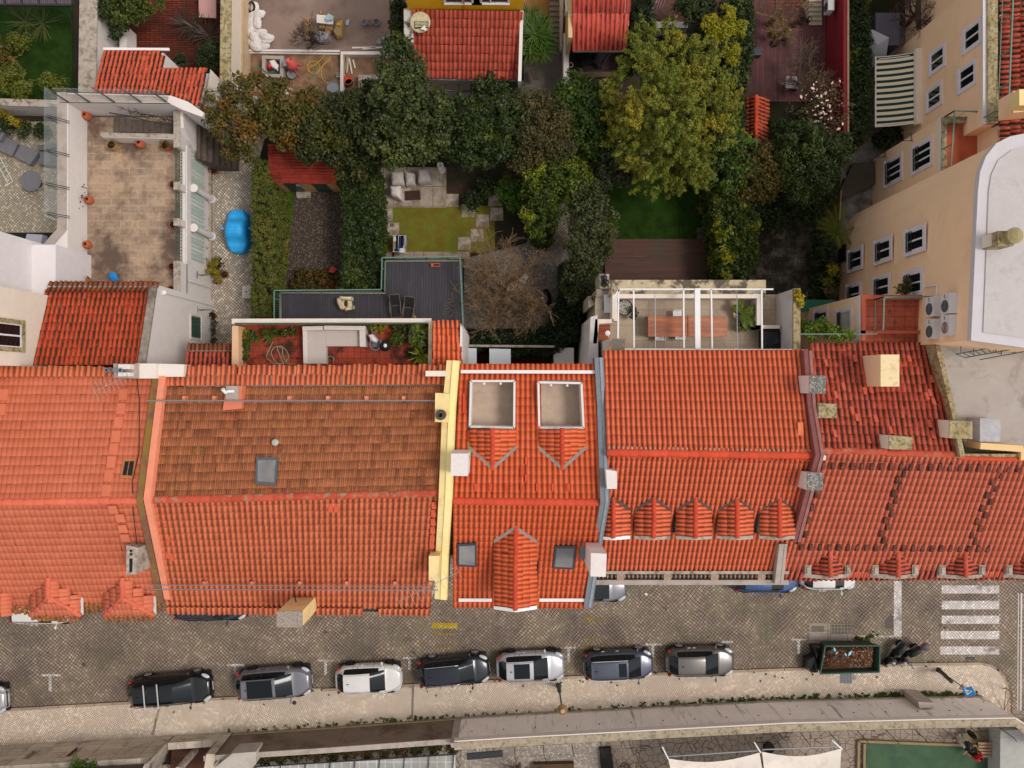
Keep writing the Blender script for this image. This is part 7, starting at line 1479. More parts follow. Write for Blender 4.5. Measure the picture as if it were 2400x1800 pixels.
m=MB();m.prism(WP([(1843,178),(1872,179),(1870,208),(1842,206)],.75),.7,.75);m.beam(W(1856,192,0),W(1856,192,.7),.1,.1);solo(m,'white_table',mat('pinkish_white','#b8a8b0',.6),'small square white table on the red deck under bare branches','table')
m=MB();m.prism(WP([(1752,110),(1787,110),(1784,129),(1752,129)],.6),.1,.6);solo(m,'grey_storage_box',mat('slate_box','#4c4c54',.6),'slate grey box with a pale cross band on the red deck by the ivy','box')
m=MB();m.tube([W(1800,14,1),W(1905,10,1)],.03,5);m.tube([W(1800,14,0),W(1800,14,1)],.03,5);m.tube([W(1905,10,0),W(1905,10,1)],.03,5);m.tube([W(1800,5,.5),W(1905,2,.5)],.02,5);solo(m,'orange_rail',mat('orange_metal','#a0522c',.6),'orange painted railing at the very top above the red deck','railing')
m=MB();rr=random.Random(6);vs=[W(2038,66,1.9),W(2084,88,1.7),W(2077,132,1.2),W(2040,165,.8),W(2028,150,.9),W(2035,100,1.5)];m.add(vs+[W(2056,105,1.75)],[(0,1,6),(1,2,6),(2,3,6),(3,4,6),(4,5,6),(5,0,6)]);solo(m,'white_tarp',mat('tarp_white','#b8bcc4',.6,.04,2),'pale bluish tarpaulin stretched in the narrow courtyard beside the ivy strip','tarpaulin')
m=MB();m.prism(WP([(2052,30),(2110,30),(2108,106),(2052,106)],1.5),0,1.5);solo(m,'grey_lean_to',mat('grey_felt','#5c5864',.85,.1),'low grey felt-roofed lean-to above the bluish tarpaulin','lean-to')
t=thing('timber_poles','dark timber poles and bars near the leafless purple shrub','frame',2150,40);m=MB();m.beam(W(2152,-10,3),W(2153,70,2.4),.2,.2);m.beam(W(2155,62,2.6),W(2192,34,3),.08,.08);m.beam(W(2165,52,2.6),W(2176,60,2.8),.06,.06);m.build('bars',BARK,t)
for y,l in((0,'upper'),(12,'lower')):pass
for q,z,l,mm_ in(([(2095,300),(2130,300),(2110,345),(2090,340)],.9,'dark bush-like heap under the lower edge of the striped awning',LF_DARK),):bush(l,[(2085,318,.9,.7),(2070,330,.8,.5)],mm_,ncl=30)
t=thing('grey_planter','dark rectangular pool or trough beside the foot of the tan building','trough',2022,420);m=MB();m.prism(WP([(2000,382),(2050,378),(2052,430),(1975,470),(1972,440)],.5),0,.5);m.build('trough',mat('dark_trough','#4c4438',.9,.2,3),t)
t=thing('garden_fence','weathered wooden side fence at the foot of the tan building near the palm','fence',1985,500)
m=MB();wallpath(m,WP([(1972,445),(1968,515)],1.8),.08,1.8);m.build('panel',mat('ochre_fence','#8a7448',.85,.1),t)
pot(1923,560,0,'round grey-rimmed pot beside the palm',r=.28,h=.4,kind='pot',mt=STONE,group='pots by the old paving');pot(1840,520,0,'brown round pot near the top of the old paving',r=.25,h=.35,kind='pot',group='pots by the old paving')
#building site / construction yard
YZ=.16
t=thing('white_table','white topped table with a crumpled bluish cloth in the building yard','table',762,48,YZ);m=MB();m.prism(WP([(742,34),(782,37),(780,57),(742,53)],YZ+.75),YZ+.68,YZ+.75);m.build('table_top',WHITE,t)
for p in WP([(745,37),(779,39),(777,54),(745,51)],YZ+.68):m=MB();m.obox(p,.06,.06,YZ,YZ+.68);m.build('leg',WOODL,t)
m=MB();rr=random.Random(2);lump(m,[(760,44),(768,31),(782,38),(778,48),(764,50)],YZ+.76,YZ+.86,.02);m.build('cloth',mat('pale_blue_cloth','#a4b4b8',.7),t)
STB=mat('sand_sack','#a08258',.85,.12,5,dirt='#5c4430',damt=.5)
for i,(q,h,l)in enumerate([([(709,42),(722,40),(731,72),(716,76)],.5,'sandy block-shaped sack left of the white table'),([(790,50),(804,46),(803,64),(800,84),(789,85),(781,74)],.5,'open sandy sack with yellow rags right of the white table'),([(747,55),(762,56),(762,66),(747,66)],.35,'sandy sack under the lower edge of the white table'),([(763,57),(781,57),(779,73),(763,68)],.35,'sandy sack beneath the white table corner'),([(760,64),(776,70),(772,82),(760,74)],.25,'flattened brown sack below the white table')]):
 m=MB();rr=random.Random(i);lump(m,q,YZ,YZ+h,.03);tag(m.build('sand_sack',STB),l,'sack','sandy sacks round the white table')
m=MB();rr=random.Random(9);lump(m,[(733,72),(752,69),(771,76),(771,92),(750,96),(733,86)],YZ,YZ+.5,.07);solo(m,'rubbish_bag',mat('grey_bag','#8c868c',.4,.2,12,dirt='#3a3438',damt=.7,dsc=9),'shiny crumpled grey rubbish bag below the white table','bag')
m=MB();m.prism(WP([(752,24),(755,31),(750,31)],YZ+.1),YZ,YZ+.1);m.prism(WP([(789,53),(800,54),(799,60),(789,59)],YZ+.66),YZ+.62,YZ+.66);solo(m,'yellow_rags',mat('yellow_rag','#c8901c',.8),'bright yellow rags by the white table and on an open sack','rag')
m=MB();m.slab(WP([(812,47),(819,45),(817,59),(810,58)],YZ+.06),.03);solo(m,'blue_sheet',mat('pale_blue_cloth','#a4b4b8',.7),'pale blue sheet lying right of the sandy sacks','sheet')
for x,y,r,l,fill in((856,57,.17,'grey bucket, left of the three standing in a row','#6c6660'),(869,57,.15,'pinkish bucket in the middle of the three','#7a6450'),(884,56,.2,'largest grey bucket, right of the three','#5c5650')):
 t=thing('bucket',l,'bucket',x,y,YZ,group='three buckets in a row');c=W(x,y,YZ);m=MB();m.lathe(c,[(r*.8,0),(r,.3),(r*1.05,.3),(r*.92,.3),(r*.88,.22)],20);m.build('pail',mat('bucket_plastic','#a8a0a4',.5),t);m=MB();m.lathe(c+V(0,0,.22),[(r*.86,0),(r*.86,.01)],16);m.build('contents',mat('mix'+fill[1:],fill,.9),t)
t=thing('tool_pile','pile of metal tools with a blue spirit level beside the evergreen','tools',895,97,YZ)
for i in range(9):a=W(880+random.random()*20,88+random.random()*14,YZ+.05+i*.01);an=random.uniform(-.8,.8);m=MB();m.beam(a,a+V(math.cos(an)*.6,math.sin(an)*.6,.03),.06,.03);m.build('tool',GREYM,t)
m=MB();m.beam(W(893,103,YZ+.12),W(922,98,YZ+.12),.07,.05);m.build('spirit_level',mat('blue_tool','#2c4c9c',.5),t)
for a,b,l in(((825,112),(880,111),'long white plank, upper of two lying along the yard step'),((850,115),(900,110),'long white plank, lower of two lying along the yard step')):m=MB();m.beam(W(*a,YZ+.04),W(*b,YZ+.04),.09,.04);tag(m.build('plank',WHITE),l,'plank')
for i,(x,y,a,l)in enumerate(((811,151,80,'pale wood batten, left of four in the small dirt pit'),(815,153,83,'cream batten, second of four in the small dirt pit'),(822,155,-80,'white batten, third and longest of four in the pit'),(830,150,-75,'short white batten, right of four in the pit'))):
 m=MB();c=W(x,y,.1);d=V(math.cos(R(a)),math.sin(R(a)),0)*(.48 if i<3 else.26);m.beam(c-d,c+d,.08,.05);tag(m.build('batten',[WOODL,mat('cream_batten','#c0b090',.8),WHITE,WHITE][i]),l,'batten','battens in the small dirt pit')
t=thing('yard_step','low pale kerb dividing the concrete yard from the dirt','kerb',700,120);m=MB();m.beam(W(570,119,.2),W(797,121,.2),.12,.2);m.beam(W(570,124,.12),W(797,127,.12),.08,.12);m.build('kerb_body',WHITE,t)
t=thing('pit_wall','white low wall around the corner of the small dirt pit','wall',800,170);m=MB();wallpath(m,WP([(925,124),(801,124),(801,216)],.45),.22,.45);m.build('wall_body',WHITE,t)
t=thing('plunge_pool','half hidden square tank with pale rim and dark green water by the evergreen','tank',870,200);m=MB()
for q in([(840,175),(905,175),(905,186),(840,186)],[(840,186),(852,186),(852,230),(842,230)]):m.prism(WP(q,.5),0,.5)
m.build('rim',STONE,t);m=MB();m.prism(WP([(851,185),(930,185),(930,240),(851,240)],.2),0,.2);m.build('water',gloss('tank_water','#1c2c28',.1),t)
m=MB();m.ball(W(895,211,.3),.11,.12,.1,12,8);solo(m,'blue_ball',gloss('ball_blue','#2c7cc0',.4),'small blue ball floating in the dark green tank','ball',smooth=True)
t=thing('concrete_trough','square concrete trough holding a red helmet, white rags and green hose','trough',639,155);m=MB()
for q in([(614,130),(665,131),(664,139),(614,137)],[(614,173),(664,174),(663,182),(614,180)],[(614,137),(622,137),(622,173),(614,173)],[(656,139),(664,139),(664,174),(656,174)]):m.prism(WP(q,.6),0,.6)
m.build('rim',CONC,t);m=MB();m.prism(WP([(620,136),(658,136),(658,176),(620,176)],.15),0,.15);m.build('floor',mat('trough_floor','#4c4c50',.9),t)
m=MB();m.ball(W(632,155,.35),.17,.22,.2,12,8);solo(m,'red_bucket',gloss('red_plastic','#b81c28',.4),'red rounded bucket lying in the square concrete trough','bucket',smooth=True)
m=MB();rr=random.Random(12);lump(m,[(630,142),(643,139),(652,152),(648,163),(636,156)],.3,.6,.05);solo(m,'white_rag',WHITE,'crumpled white rag on the red bucket in the trough','rag')
t=thing('cement_mixer','small red cement mixer with an upturned drum beside the concrete trough','mixer',685,155)
RP=gloss('mixer_red','#c8524c',.5);c=W(685,152,.75);m=MB();ax=V(-.2,.35,.8).normalized();m.lathe(c,[(.12,-.3),(.3,-.12),(.34,0),(.34,.1),(.22,.34),(.2,.4),(.17,.4),(.18,.2)],20,axis=ax);m.build('drum',RP,t,smooth=True)
m=MB();m.box(c.x-.5,c.x-.28,c.y-.15,c.y+.2,.55,.95);m.build('motor_box',GREYM,t)
for a,b in(((-.35,.3),(0,.1)),((.35,.3),(0,.1)),((-.3,-.5),(0,-.1)),((.3,-.5),(0,-.1))):m=MB();m.beam(V(c.x+a[0],c.y+a[1],0),V(c.x+b[0],c.y+b[1],.7),.05,.05);m.build('leg',RP,t)
m=MB();m.tube([(c.x+.42+.16*math.cos(a),c.y-.05,.75+.16*math.sin(a))for a in np.linspace(0,6.28,12)],.02,5);m.tube([(c.x+.42+.14*math.cos(a),c.y-.1+.14*math.sin(a),.8)for a in np.linspace(0,6.28,12)],.018,5);m.build('tilt_wheel',RP,t)
m=MB();m.lathe(W(687,178,.0),[(.22,0),(.27,.3),(.29,.3),(.24,.28)],18);solo(m,'grey_tub',GREYM,'grey metal tub under the red cement mixer','tub')
HY=gloss('hose_yellow','#b8942c',.5);hose('yellow hose lying in loops on the dry dirt',[(724,170),(720,158),(726,146),(742,145),(750,160),(742,172),(728,170),(724,160),(738,152),(752,140),(760,130),(770,130),(772,140),(762,148),(754,160),(754,180),(766,194),(788,195)],.02,HY,.03)
hose('green hose crossing the yellow hose loops',[(730,145),(738,155),(738,170),(728,184),(722,180)],.03,gloss('hose_dkgreen','#2c7a50',.5),.022);hose('green hose trailing into the concrete trough from the left wall',[(590,158),(612,160),(622,168),(630,172),(645,165)],.65,MATS['hose_dkgreen'],.025)
m=MB();m.lathe(W(818,193,.0),[(.2,0),(.26,.35),(.28,.36),(.25,.36),(.23,.3)],20);b=solo(m,'red_tub',gloss('tub_red','#d0482c',.5),'orange-red tub of earth in the small dirt pit','tub')
m=MB();m.lathe(W(818,194,.3),[(.235,-.02),(.235,0)],18);m.build('earth',SOIL,b)
m=MB();m.lathe(W(783,210,.0),[(.32,0),(.36,.35),(.38,.35),(.34,.3)],20);b=solo(m,'grey_tub',GREYM,'round tub of murky water beside the white pit wall','tub');m=MB();m.lathe(W(783,210,.28),[(.34,-.02),(.34,0)],18);m.build('water',gloss('murky','#3c4038',.2),b)
t=thing('breeze_block','hollow grey block standing near the white pit wall','block',791,176);m=MB();P=WP([(787,171),(796,170),(797,180),(788,181)],.2);m.prism(P,0,.2);m.build('block',CONC,t);m=MB()
for x,y in((789.5,173.5),(793.5,173),(790,177.5),(794,177)):m.obox(W(x,y,.2),.07,.07,.19,.205)
m.build('hollow',BLACK,t)
SK=mat('white_sack','#cfc8c4',.7,.08,6)
for i,(x,y,a)in enumerate([(597,20,80),(592,38,60),(603,52,95),(598,66,40),(610,78,20),(596,88,120),(609,96,70),(628,92,30),(600,108,150),(590,100,90),(586,70,80),(606,34,15),(616,106,0),(588,54,100),(622,84,-30)]):
 c=W(x,y,YZ+.12+.1*(i%3));m=MB();m.ball(c,.42,.26,.17,12,7,noise=.12,rot=R(a),seed=i);tag(m.build('rubble_sack',SK,smooth=False),['white rubble sack at the top of the heap along the beige wall','white rubble sack in the middle of the heap along the beige wall','white rubble sack at the foot of the heap along the beige wall'][0 if y<50 else 1 if y<85 else 2],'sack','white rubble sacks heaped along the beige wall')
m=MB()
for i in range(3):m.tube([(W(589,17,YZ+.3)+V(.22*math.cos(a)*(1-.1*i),.35*math.sin(a)*(1-.1*i),.03*i))for a in np.linspace(0,6.28,18)],.03,5)
solo(m,'black_cable_coil',BLACK,'coil of black pipe above the white sack heap','coil')
rs=[mat('rubble_%d'%i,h,.9,.15,6)for i,h in enumerate(('#b0a08c','#8a6a50','#c4bab0','#a84c34'))]
m=MB();q_=random.Random(3)
for i in range(150):
 m.m=i%4;c=W(590+q_.random()*95,188+q_.random()*50,.05);s=q_.uniform(.06,.22);m.obox(c,s,s*q_.uniform(.5,1),0,q_.uniform(.08,.3),q_.random()*3,.8)
tag(m.build('rubble',rs),'heap of broken rubble and tiles below the concrete trough','rubble',kind='stuff')
t=thing('rubble_box','low stone-lined pit of rubble under the autumn tree','pit',630,205);m=MB()
for q in([(600,189),(652,191),(652,196),(600,195)],[(647,195),(653,195),(652,222),(646,222)]):m.prism(WP(q,.3),0,.3)
m.build('edge',STONE,t)
m=MB();rr=random.Random(7);lump(m,[(616,262),(630,258),(634,275),(622,280)],.1,.5,.05);solo(m,'blue_plastic_bag',mat('deep_blue_bag','#2c3c9c',.5),'deep blue bag glimpsed through the autumn tree','bag')
m=MB();rr=random.Random(17);lump(m,[(592,222),(600,224),(608,236),(596,242),(588,234)],.1,.5,.04);solo(m,'white_rag',mat('pale_blue_cloth','#a4b4b8',.7),'pale blue bundle at the foot of the beige wall near rubble','bundle')
t=thing('shade_pergola','dark-framed slatted canopy at the very top left above the shaded lawn','canopy',80,5);m=MB();m.prism(WP([(-60,-40),(165,-40),(165,12),(-60,10)],3),2.9,3);m.build('slats',slab_mat('slat_roof','#6a5c60','#5c5054',4,.12,'#2c2428','#3c3438',.4,jw=.02,off=0,rot=90),t)
m=MB()
for x in(0,40,80,120,160):m.beam(W(x,-30,3.04),W(x+14,12,3.04),.06,.05)
m.beam(W(-60,11,3),W(166,13,3),.1,.14);m.beam(W(152,0,3),W(170,60,2.0),.05,.05);m.build('frame',DARKM,t)
m=MB();m.prism(WP([(465,-60),(505,-60),(506,42),(466,40)],.8),.7,.8);m.beam(W(470,35,0),W(470,35,.7),.08,.08);m.beam(W(500,35,0),W(500,35,.7),.08,.08);solo(m,'pink_table',mat('pink_top','#b88a84',.7,.05),'long pinkish table at the top of the red brick yard','table')
m=MB();m.prism(WP([(280,60),(297,60),(297,112),(280,112)],1.2),0,1.2);solo(m,'white_pier',WHITE,'white pier of wall between ivy and the red brick yard','wall')
#cars
TYRE=mat('tyre','#1a1a1b',.85,.1,8);RIM=gloss('rim_alloy','#c0c0c4',.4,.1);RIMD=gloss('rim_dark','#3c3e42',.4,.6);CGLASS=gloss('car_glass','#12181c',.08,0,0,.28);TRIM=gloss('car_trim','#16171a',.45)
HLG=gloss('headlight_glass','#b8bcc0',.12,0,.6);TLG=gloss('taillight_glass','#a01018',.2,0,.6);PLATE=mat('number_plate','#c8c8c4',.5,.02)
def car(name,label,px,py,deg,L,Wd,H,paint,kind='hatch',rails=None,sun=None,bars=False,rim=None,lights=True,group='cars parked along the street',ribs=False,chrome=False,antenna=True):
 t=thing(name,label,'car',loc=W(px,py,.004),rz=R(deg),group=group)
 K={'hatch':(-.5,-.465,-.355,.04,.25),'wagon':(-.5,-.47,-.385,.09,.285),'suv':(-.5,-.47,-.375,.07,.265),'mpv':(-.5,-.478,-.405,.12,.31),'cabin':(-.5,-.45,-.33,.03,.25)}[kind]
 xb,xr,xf,xw=K[1]*L,K[2]*L,K[3]*L,K[4]*L
 ze=dict(hatch=.93,wagon=.95,suv=1.02,mpv=1.0,cabin=.92)[kind]
 segs=[(-L/2,xb,5),(xb,xr,3),(xr,xf,12),(xf,xw,5),(xw,L/2,12)]
 xs=[];sg=[]
 for i,(a,b,n)in enumerate(segs):
  for k in range(n):
   u=k/n
   if i==4:u=1-(1-u)**1.5
   if i==0:u=u**1.4
   xs.append(a+(b-a)*u);sg.append(i)
 xs.append(L/2);sg.append(4)
 def sect(x):
  q=abs(x)/(L/2);p=5 if x>0 else 7
  hw=Wd/2*(1-q**p)**(1/2.4)*(1-.07*max(0,x/(L/2))**2-.03*max(0,-x/(L/2))**2)if q<1 else.0
  hw=max(hw,Wd*.30)
  f=(x-xw)/(L/2-xw)
  if x>xw:deck=ze-.02-.16*f**1.6-.16*max(0,f-.9)/.1*.9
  elif x<xb:deck=ze-.02-.12*((xb-x)/(L/2+xb+1e-6))
  else:deck=ze+.02
  g=0
  if xr<=x<=xf:g=1
  elif xb<x<xr:g=(x-xb)/(xr-xb)
  elif xf<x<xw:g=1-(x-xf)/(xw-xf)
  arch=1 if xr<=x<=xf else 0
  rh=H-.035-.05*((x-(xr+xf)/2)/((xf-xr)/2))**2*arch-(.05 if not arch else 0)
  zr=deck+.03+g*(rh-deck-.03);gt=hw*.72*(1-g)+g*Wd*(.315-.02*max(0,-x/(L/2)));gb=hw-.14
  bz=deck-.03
  nose=.30 if(q>.985)else.22
  return[(hw*.93,nose),(hw*.985,.36),(hw*1.0,.5),(hw-.02,.68),(hw-.075,bz),(gb,bz+.045 if g>0 else deck-.0),(gb+(gt-gb)*.5,bz+.045+(zr-.05-bz)*.52 if g>0 else deck+.015),(gt,zr-.035 if g>0 else deck+.022),(gt*.9,zr-.0),(gt*.55,zr+.025),(0,zr+.035)]
 G=[]
 for x in xs:
  s_=sect(x);G.append([(x,y,z)for y,z in s_]+[(x,-y,z)for y,z in s_[-2::-1]])
 nr,nc=len(G),len(G[0]);mid=nc//2
 flat=[p for r_ in G for p in r_]
 cats={'body':[],'windscreen':[],'rear_window':[],'side_l':[],'side_r':[]}
 for i in range(nr-1):
  for j in range(nc-1):
   f=(i*nc+j,(i+1)*nc+j,(i+1)*nc+j+1,i*nc+j+1);jj=j if j<mid else nc-2-j;c='body'
   if sg[i]==3 and jj>=7:c='windscreen'
   if sg[i]==1 and jj>=7:c='rear_window'
   if sg[i]==2 and jj in(5,6):c='side_l' if j<mid else 'side_r'
   if sg[i]==3 and jj in(5,6)and xs[i]<xf+(xw-xf)*.55:c='side_l' if j<mid else 'side_r'
   cats[c].append(f)
 for i in(0,nr-1):
  cats['body'].append(tuple(i*nc+j for j in range(nc))if i==0 else tuple(i*nc+j for j in range(nc-1,-1,-1)))
 for c,fs in cats.items():
  used=sorted({v for f in fs for v in f});mp={v:k for k,v in enumerate(used)}
  m=MB();m.add([flat[v]for v in used],[tuple(mp[v]for v in f)for f in fs])
  o=m.build({'side_l':'side_window','side_r':'side_window'}.get(c,c),paint if c=='body' else CGLASS,t,smooth=True,local=True)
  if c=='body':bod=o
 def line(pts,r=.007):m_.tube([Vector(p)+V(0,0,.003)for p in pts],r,4)
 m_=MB();iw=next(i for i in range(nr)if xs[i]>=xw-1e-6)
 line([G[iw][j]for j in range(5,nc-5)],.012);line([G[iw+k][5]for k in range(0,nr-iw-2)]);line([G[iw+k][nc-6]for k in range(0,nr-iw-2)]);line([G[nr-3][j]for j in range(5,nc-5)])
 for fx in(K[3]+.04,K[3]-.20,K[2]+.13):
  i=min(range(nr),key=lambda k:abs(xs[k]-fx*L))
  for a in(range(1,6),range(nc-6,nc-1)):line([(G[i][j][0],G[i][j][1]*1.004,G[i][j][2])for j in a])
  for sd in(1,-1):
   if fx<K[3]+.03:m_.beam((G[i][5][0],sd*G[i][5][1],G[i][5][2]+.01),(G[i][7][0],sd*G[i][7][1],G[i][7][2]+.005),.06,.015)
 for j in(8,nc-9):line([G[i][j]for i in range(nr)if xr<=xs[i]<=xf],.006)
 m_.build('panel_gaps',TRIM,t,local=True)
 m=MB();m.box(-L*.47,L*.47,-Wd*.45,Wd*.45,.12,.34);m.build('underbody',TRIM,t,local=True)
 for sx in(-.29,.315):
  for sy in(1,-1):
   c=V(sx*L,sy*(Wd/2-.095),.32);m=MB()
   m.lathe(c+V(0,sy*.0,0),[(.2,-.1),(.29,-.1),(.32,-.07),(.32,.08),(.3,.115),(.22,.118)],24,axis=(0,sy,0));w_=m.build('wheel',TYRE,t,local=True)
   m=MB();m.lathe(c,[(.21,.1),(.21,.119),(.05,.125),(0,.13)],20,axis=(0,sy,0),cap=False)
   r_=m.build('rim',BLACK,w_,local=True);m=MB()
   for k in range(5):
    a=k*1.2566;m.beam(c+V(0,sy*.128,0),c+V(.2*math.cos(a),sy*.122,.2*math.sin(a)),.055,.012,up=(0,1,0))
   m.tube([c+V(.205*math.cos(a),sy*.12,.205*math.sin(a))for a in np.linspace(0,6.2832,21)],.016,5);m.build('spokes',rim or RIM,w_,local=True)
   m=MB();m.tube([(c.x+.37*math.cos(a),sy*(Wd/2-.01),c.z+.37*math.sin(a))for a in np.linspace(-.25,math.pi+.25,16)],.02,5);m.build('wheel_arch',TRIM,t,local=True)
 for sy in(1,-1):
  m=MB();x0=L/2-.30;m.ball((x0,sy*Wd*.375,.70),.27,.12,.09,12,8,rot=-sy*.5);m.build('headlight',HLG,t,smooth=True,local=True)
  m=MB();m.ball((-L/2+.17,sy*Wd*.40,.78),.12,.09,.17,10,7);m.build('tail_light',TLG,t,smooth=True,local=True)
  m=MB();m.tube([(xw-.12,sy*(Wd/2-.12),ze-.02),(xw-.14,sy*(Wd/2+.08),ze+.03)],.03,6);m.ball((xw-.15,sy*(Wd/2+.12),ze+.06),.07,.12,.07,10,6);m.build('wing_mirror',paint,t,smooth=True,local=True)
  for fx in(K[3]-.15,K[2]+.17):
   m=MB();m.beam((fx*L,sy*(Wd/2+.012),.80),(fx*L+.17,sy*(Wd/2+.012),.80),.03,.03);m.build('door_handle',paint if not chrome else RIM,t,local=True)
  if rails or(chrome and rails is not None):
   m=MB();m.tube([(xr+.05,sy*Wd*.315,H-.06),(xr+.2,sy*Wd*.325,H+.01),(xf-.2,sy*Wd*.325,H+.01),(xf-.02,sy*Wd*.315,H-.05)],.018,6);m.build('roof_rail',rails,t,local=True)
 m=MB();m.box(L/2-.01,L/2+.012,-.26,.26,.42,.53);m.build('number_plate',PLATE,t,local=True);m=MB();m.box(-L/2-.012,-L/2+.01,-.26,.26,.66,.77);m.build('number_plate',PLATE,t,local=True)
 m=MB();m.box(L/2-.05,L/2+.006,-Wd*.27,Wd*.27,.56,.66);m.build('grille',TRIM,t,local=True)
 if antenna:m=MB();m.ball((xr+.28,0,H+.02),.07,.025,.035,8,5);m.build('antenna_fin',TRIM,t,local=True)
 if sun:
  a,b,c=sun;m=MB();m.slab([(xr+(xf-xr)*a,-Wd*c,H+.012),(xr+(xf-xr)*b,-Wd*c,H+.008),(xr+(xf-xr)*b,Wd*c,H+.008),(xr+(xf-xr)*a,Wd*c,H+.012)],.06);m.build('sunroof',CGLASS,t,local=True)
 if ribs:
  m=MB()
  for k in range(9):y=-Wd*.24+Wd*.48*k/8;m.beam((xr+.15,y,H+.001-abs(y)*.02),(xr+(xf-xr)*.68,y,H+.001-abs(y)*.02),.02,.012)
  m.build('roof_ribs',paint,t,local=True)
 if bars:
  for k in(.32,.66):m=MB();x=xr+(xf-xr)*k;m.beam((x,-Wd*.40,H+.08),(x,Wd*.40,H+.08),.07,.03);m.build('roof_bar',gloss('bar_alu','#c8c4c0',.35,.4),t,local=True)
 m=MB();m.tube([(xw-.03,-.45,ze+.07),(xw-.3,-.05,ze+.22)],.01,4);m.tube([(xw-.03,.15,ze+.07),(xw-.3,.5,ze+.2)],.01,4);m.build('wipers',TRIM,t,local=True)
 return t
def paint(name,h,rough=.28,metal=.35):return gloss(name,h,rough,metal,.35)
SILV=paint('paint_silver','#aaa6a8',.3,.3);car('parked_car','silver-white hatchback nosing into the left edge of the photo',-52,1634,4,4.4,1.78,1.45,SILV)
car('parked_car','long black estate car with two silver roof bars',411,1607,5,4.95,1.82,1.52,paint('paint_black','#0c0d10',.2,.1),'wagon',bars=True,rails=TRIM)
car('parked_car','grey crossover with a big glass roof, between the black estate and the white hatchback',650,1591,4.3,4.5,1.84,1.58,paint('paint_grey','#76747a'),'suv',rails=TRIM,sun=(.18,.92,.27),rim=RIMD)
car('parked_car','plain white hatchback on the pavement side of the street',870,1581,2.2,3.95,1.75,1.46,paint('paint_white','#cfcac6',.3,0),'hatch',rim=RIMD)
car('parked_car','dark navy estate with bright window trim, tilted nose towards the road',1065,1563,5.6,4.3,1.76,1.45,paint('paint_navy','#24262e',.25,.4),'wagon',rails=gloss('chrome','#c8c8cc',.2,.9))
car('parked_car','pale silver car with black glass sunroof, in front of the navy estate',1243,1553,2.2,4.05,1.8,1.45,paint('paint_pale','#b4b2b6',.3,.3),'hatch',sun=(.28,.86,.24),rim=RIMD)
car('parked_car','blue-grey people carrier with ribbed roof and alloy wheels',1445,1549,2.6,4.15,1.74,1.62,paint('paint_bluegrey','#565a66',.28,.5),'mpv',ribs=True,sun=(.74,.95,.22),rails=RIM,chrome=True)
car('parked_car','brownish grey metallic hatchback, the last in the row before the skip',1634,1542,1.0,4.05,1.76,1.47,paint('paint_brown','#6a6460',.3,.5),'hatch',chrome=True)
NG='cars half hidden under the eaves'
car('parked_car','grey car sticking out from under the bright orange roof, nose to the right',1380,1370,1,4.4,1.78,1.45,MATS['paint_grey'],'hatch',group=NG)
car('parked_car','blue car mostly hidden beneath the stone balustrade',1785,1349,0,3.9,1.72,1.45,paint('paint_blue','#33507e',.25,.4),'hatch',group=NG)
car('parked_car','small white city car tucked under the dark red eaves',1930,1345,0,3.3,1.62,1.48,MATS['paint_white'],'hatch',group=NG)
car('parked_car','dark blue-black car showing only its flank below the weathered house',503,1413,1,4.4,1.76,1.42,paint('paint_darkblue','#262a38',.25,.3),'wagon',group=NG)
car('parked_car','white car glimpsed between the hipped dormers of the painted house',118,1421,1,4.1,1.75,1.45,MATS['paint_white'],'hatch',group=NG)
#skip, bags, scooters
t=thing('rubble_skip','green steel skip heaped with rubble, soil and leaves','skip',1990,1540)
SKG=mat('skip_green','#24443a',.7,.15,3,dirt='#4a3020',damt=.8,dthr=(.45,.6));zt_=1.25;T4=WP([(1934,1514),(2062,1513),(2060,1575),(1922,1579)],zt_);c=sum(T4,Vector())/4
B4=[(c.x+(p.x-c.x)*.86,c.y+(p.y-c.y)*.86,.08)for p in T4];I4=[V(c.x+(p.x-c.x)*.965,c.y+(p.y-c.y)*.94,zt_)for p in T4];I5=[V(c.x+(p.x-c.x)*.93,c.y+(p.y-c.y)*.9,.7)for p in T4]
m=MB();m.add([V(*b)for b in B4]+T4+I4+I5,[(3,2,1,0)]+[(i,(i+1)%4,4+(i+1)%4,4+i)for i in range(4)]+[(4+i,4+(i+1)%4,8+(i+1)%4,8+i)for i in range(4)]+[(8+i,8+(i+1)%4,12+(i+1)%4,12+i)for i in range(4)]);m.build('hull',SKG,t)
m=MB()
for i in range(4):m.beam(T4[i]+V(0,0,.02),T4[(i+1)%4]+V(0,0,.02),.07,.07)
m.build('rim',mat('skip_rim','#30503f',.6,.15,4),t)
N_=28;vs=[];q_=random.Random(5)
for j in range(N_+1):
 for i in range(N_+1):
  u,v=i/N_,j/N_;p=(I5[0]*(1-u)+I5[1]*u)*(1-v)+(I5[3]*(1-u)+I5[2]*u)*v;e=min(u,1-u,v,1-v);vs.append(V(p.x,p.y,.8+min(e*2.5,.35)*1.0*(1-.45*v)+q_.uniform(-.035,.035)))
m=MB();m.add(vs,[(j*(N_+1)+i,j*(N_+1)+i+1,(j+1)*(N_+1)+i+1,(j+1)*(N_+1)+i)for j in range(N_)for i in range(N_)]);ld=m.build('load',mat('skip_soil','#5e3a22',.95,.25,6,c2='#3c2a1a'),t)
RB=[mat('chip_%d'%i,h,.9,.1,9)for i,h in enumerate(('#a8947c','#8a4c34','#7a6450','#4e3020'))];m=MB()
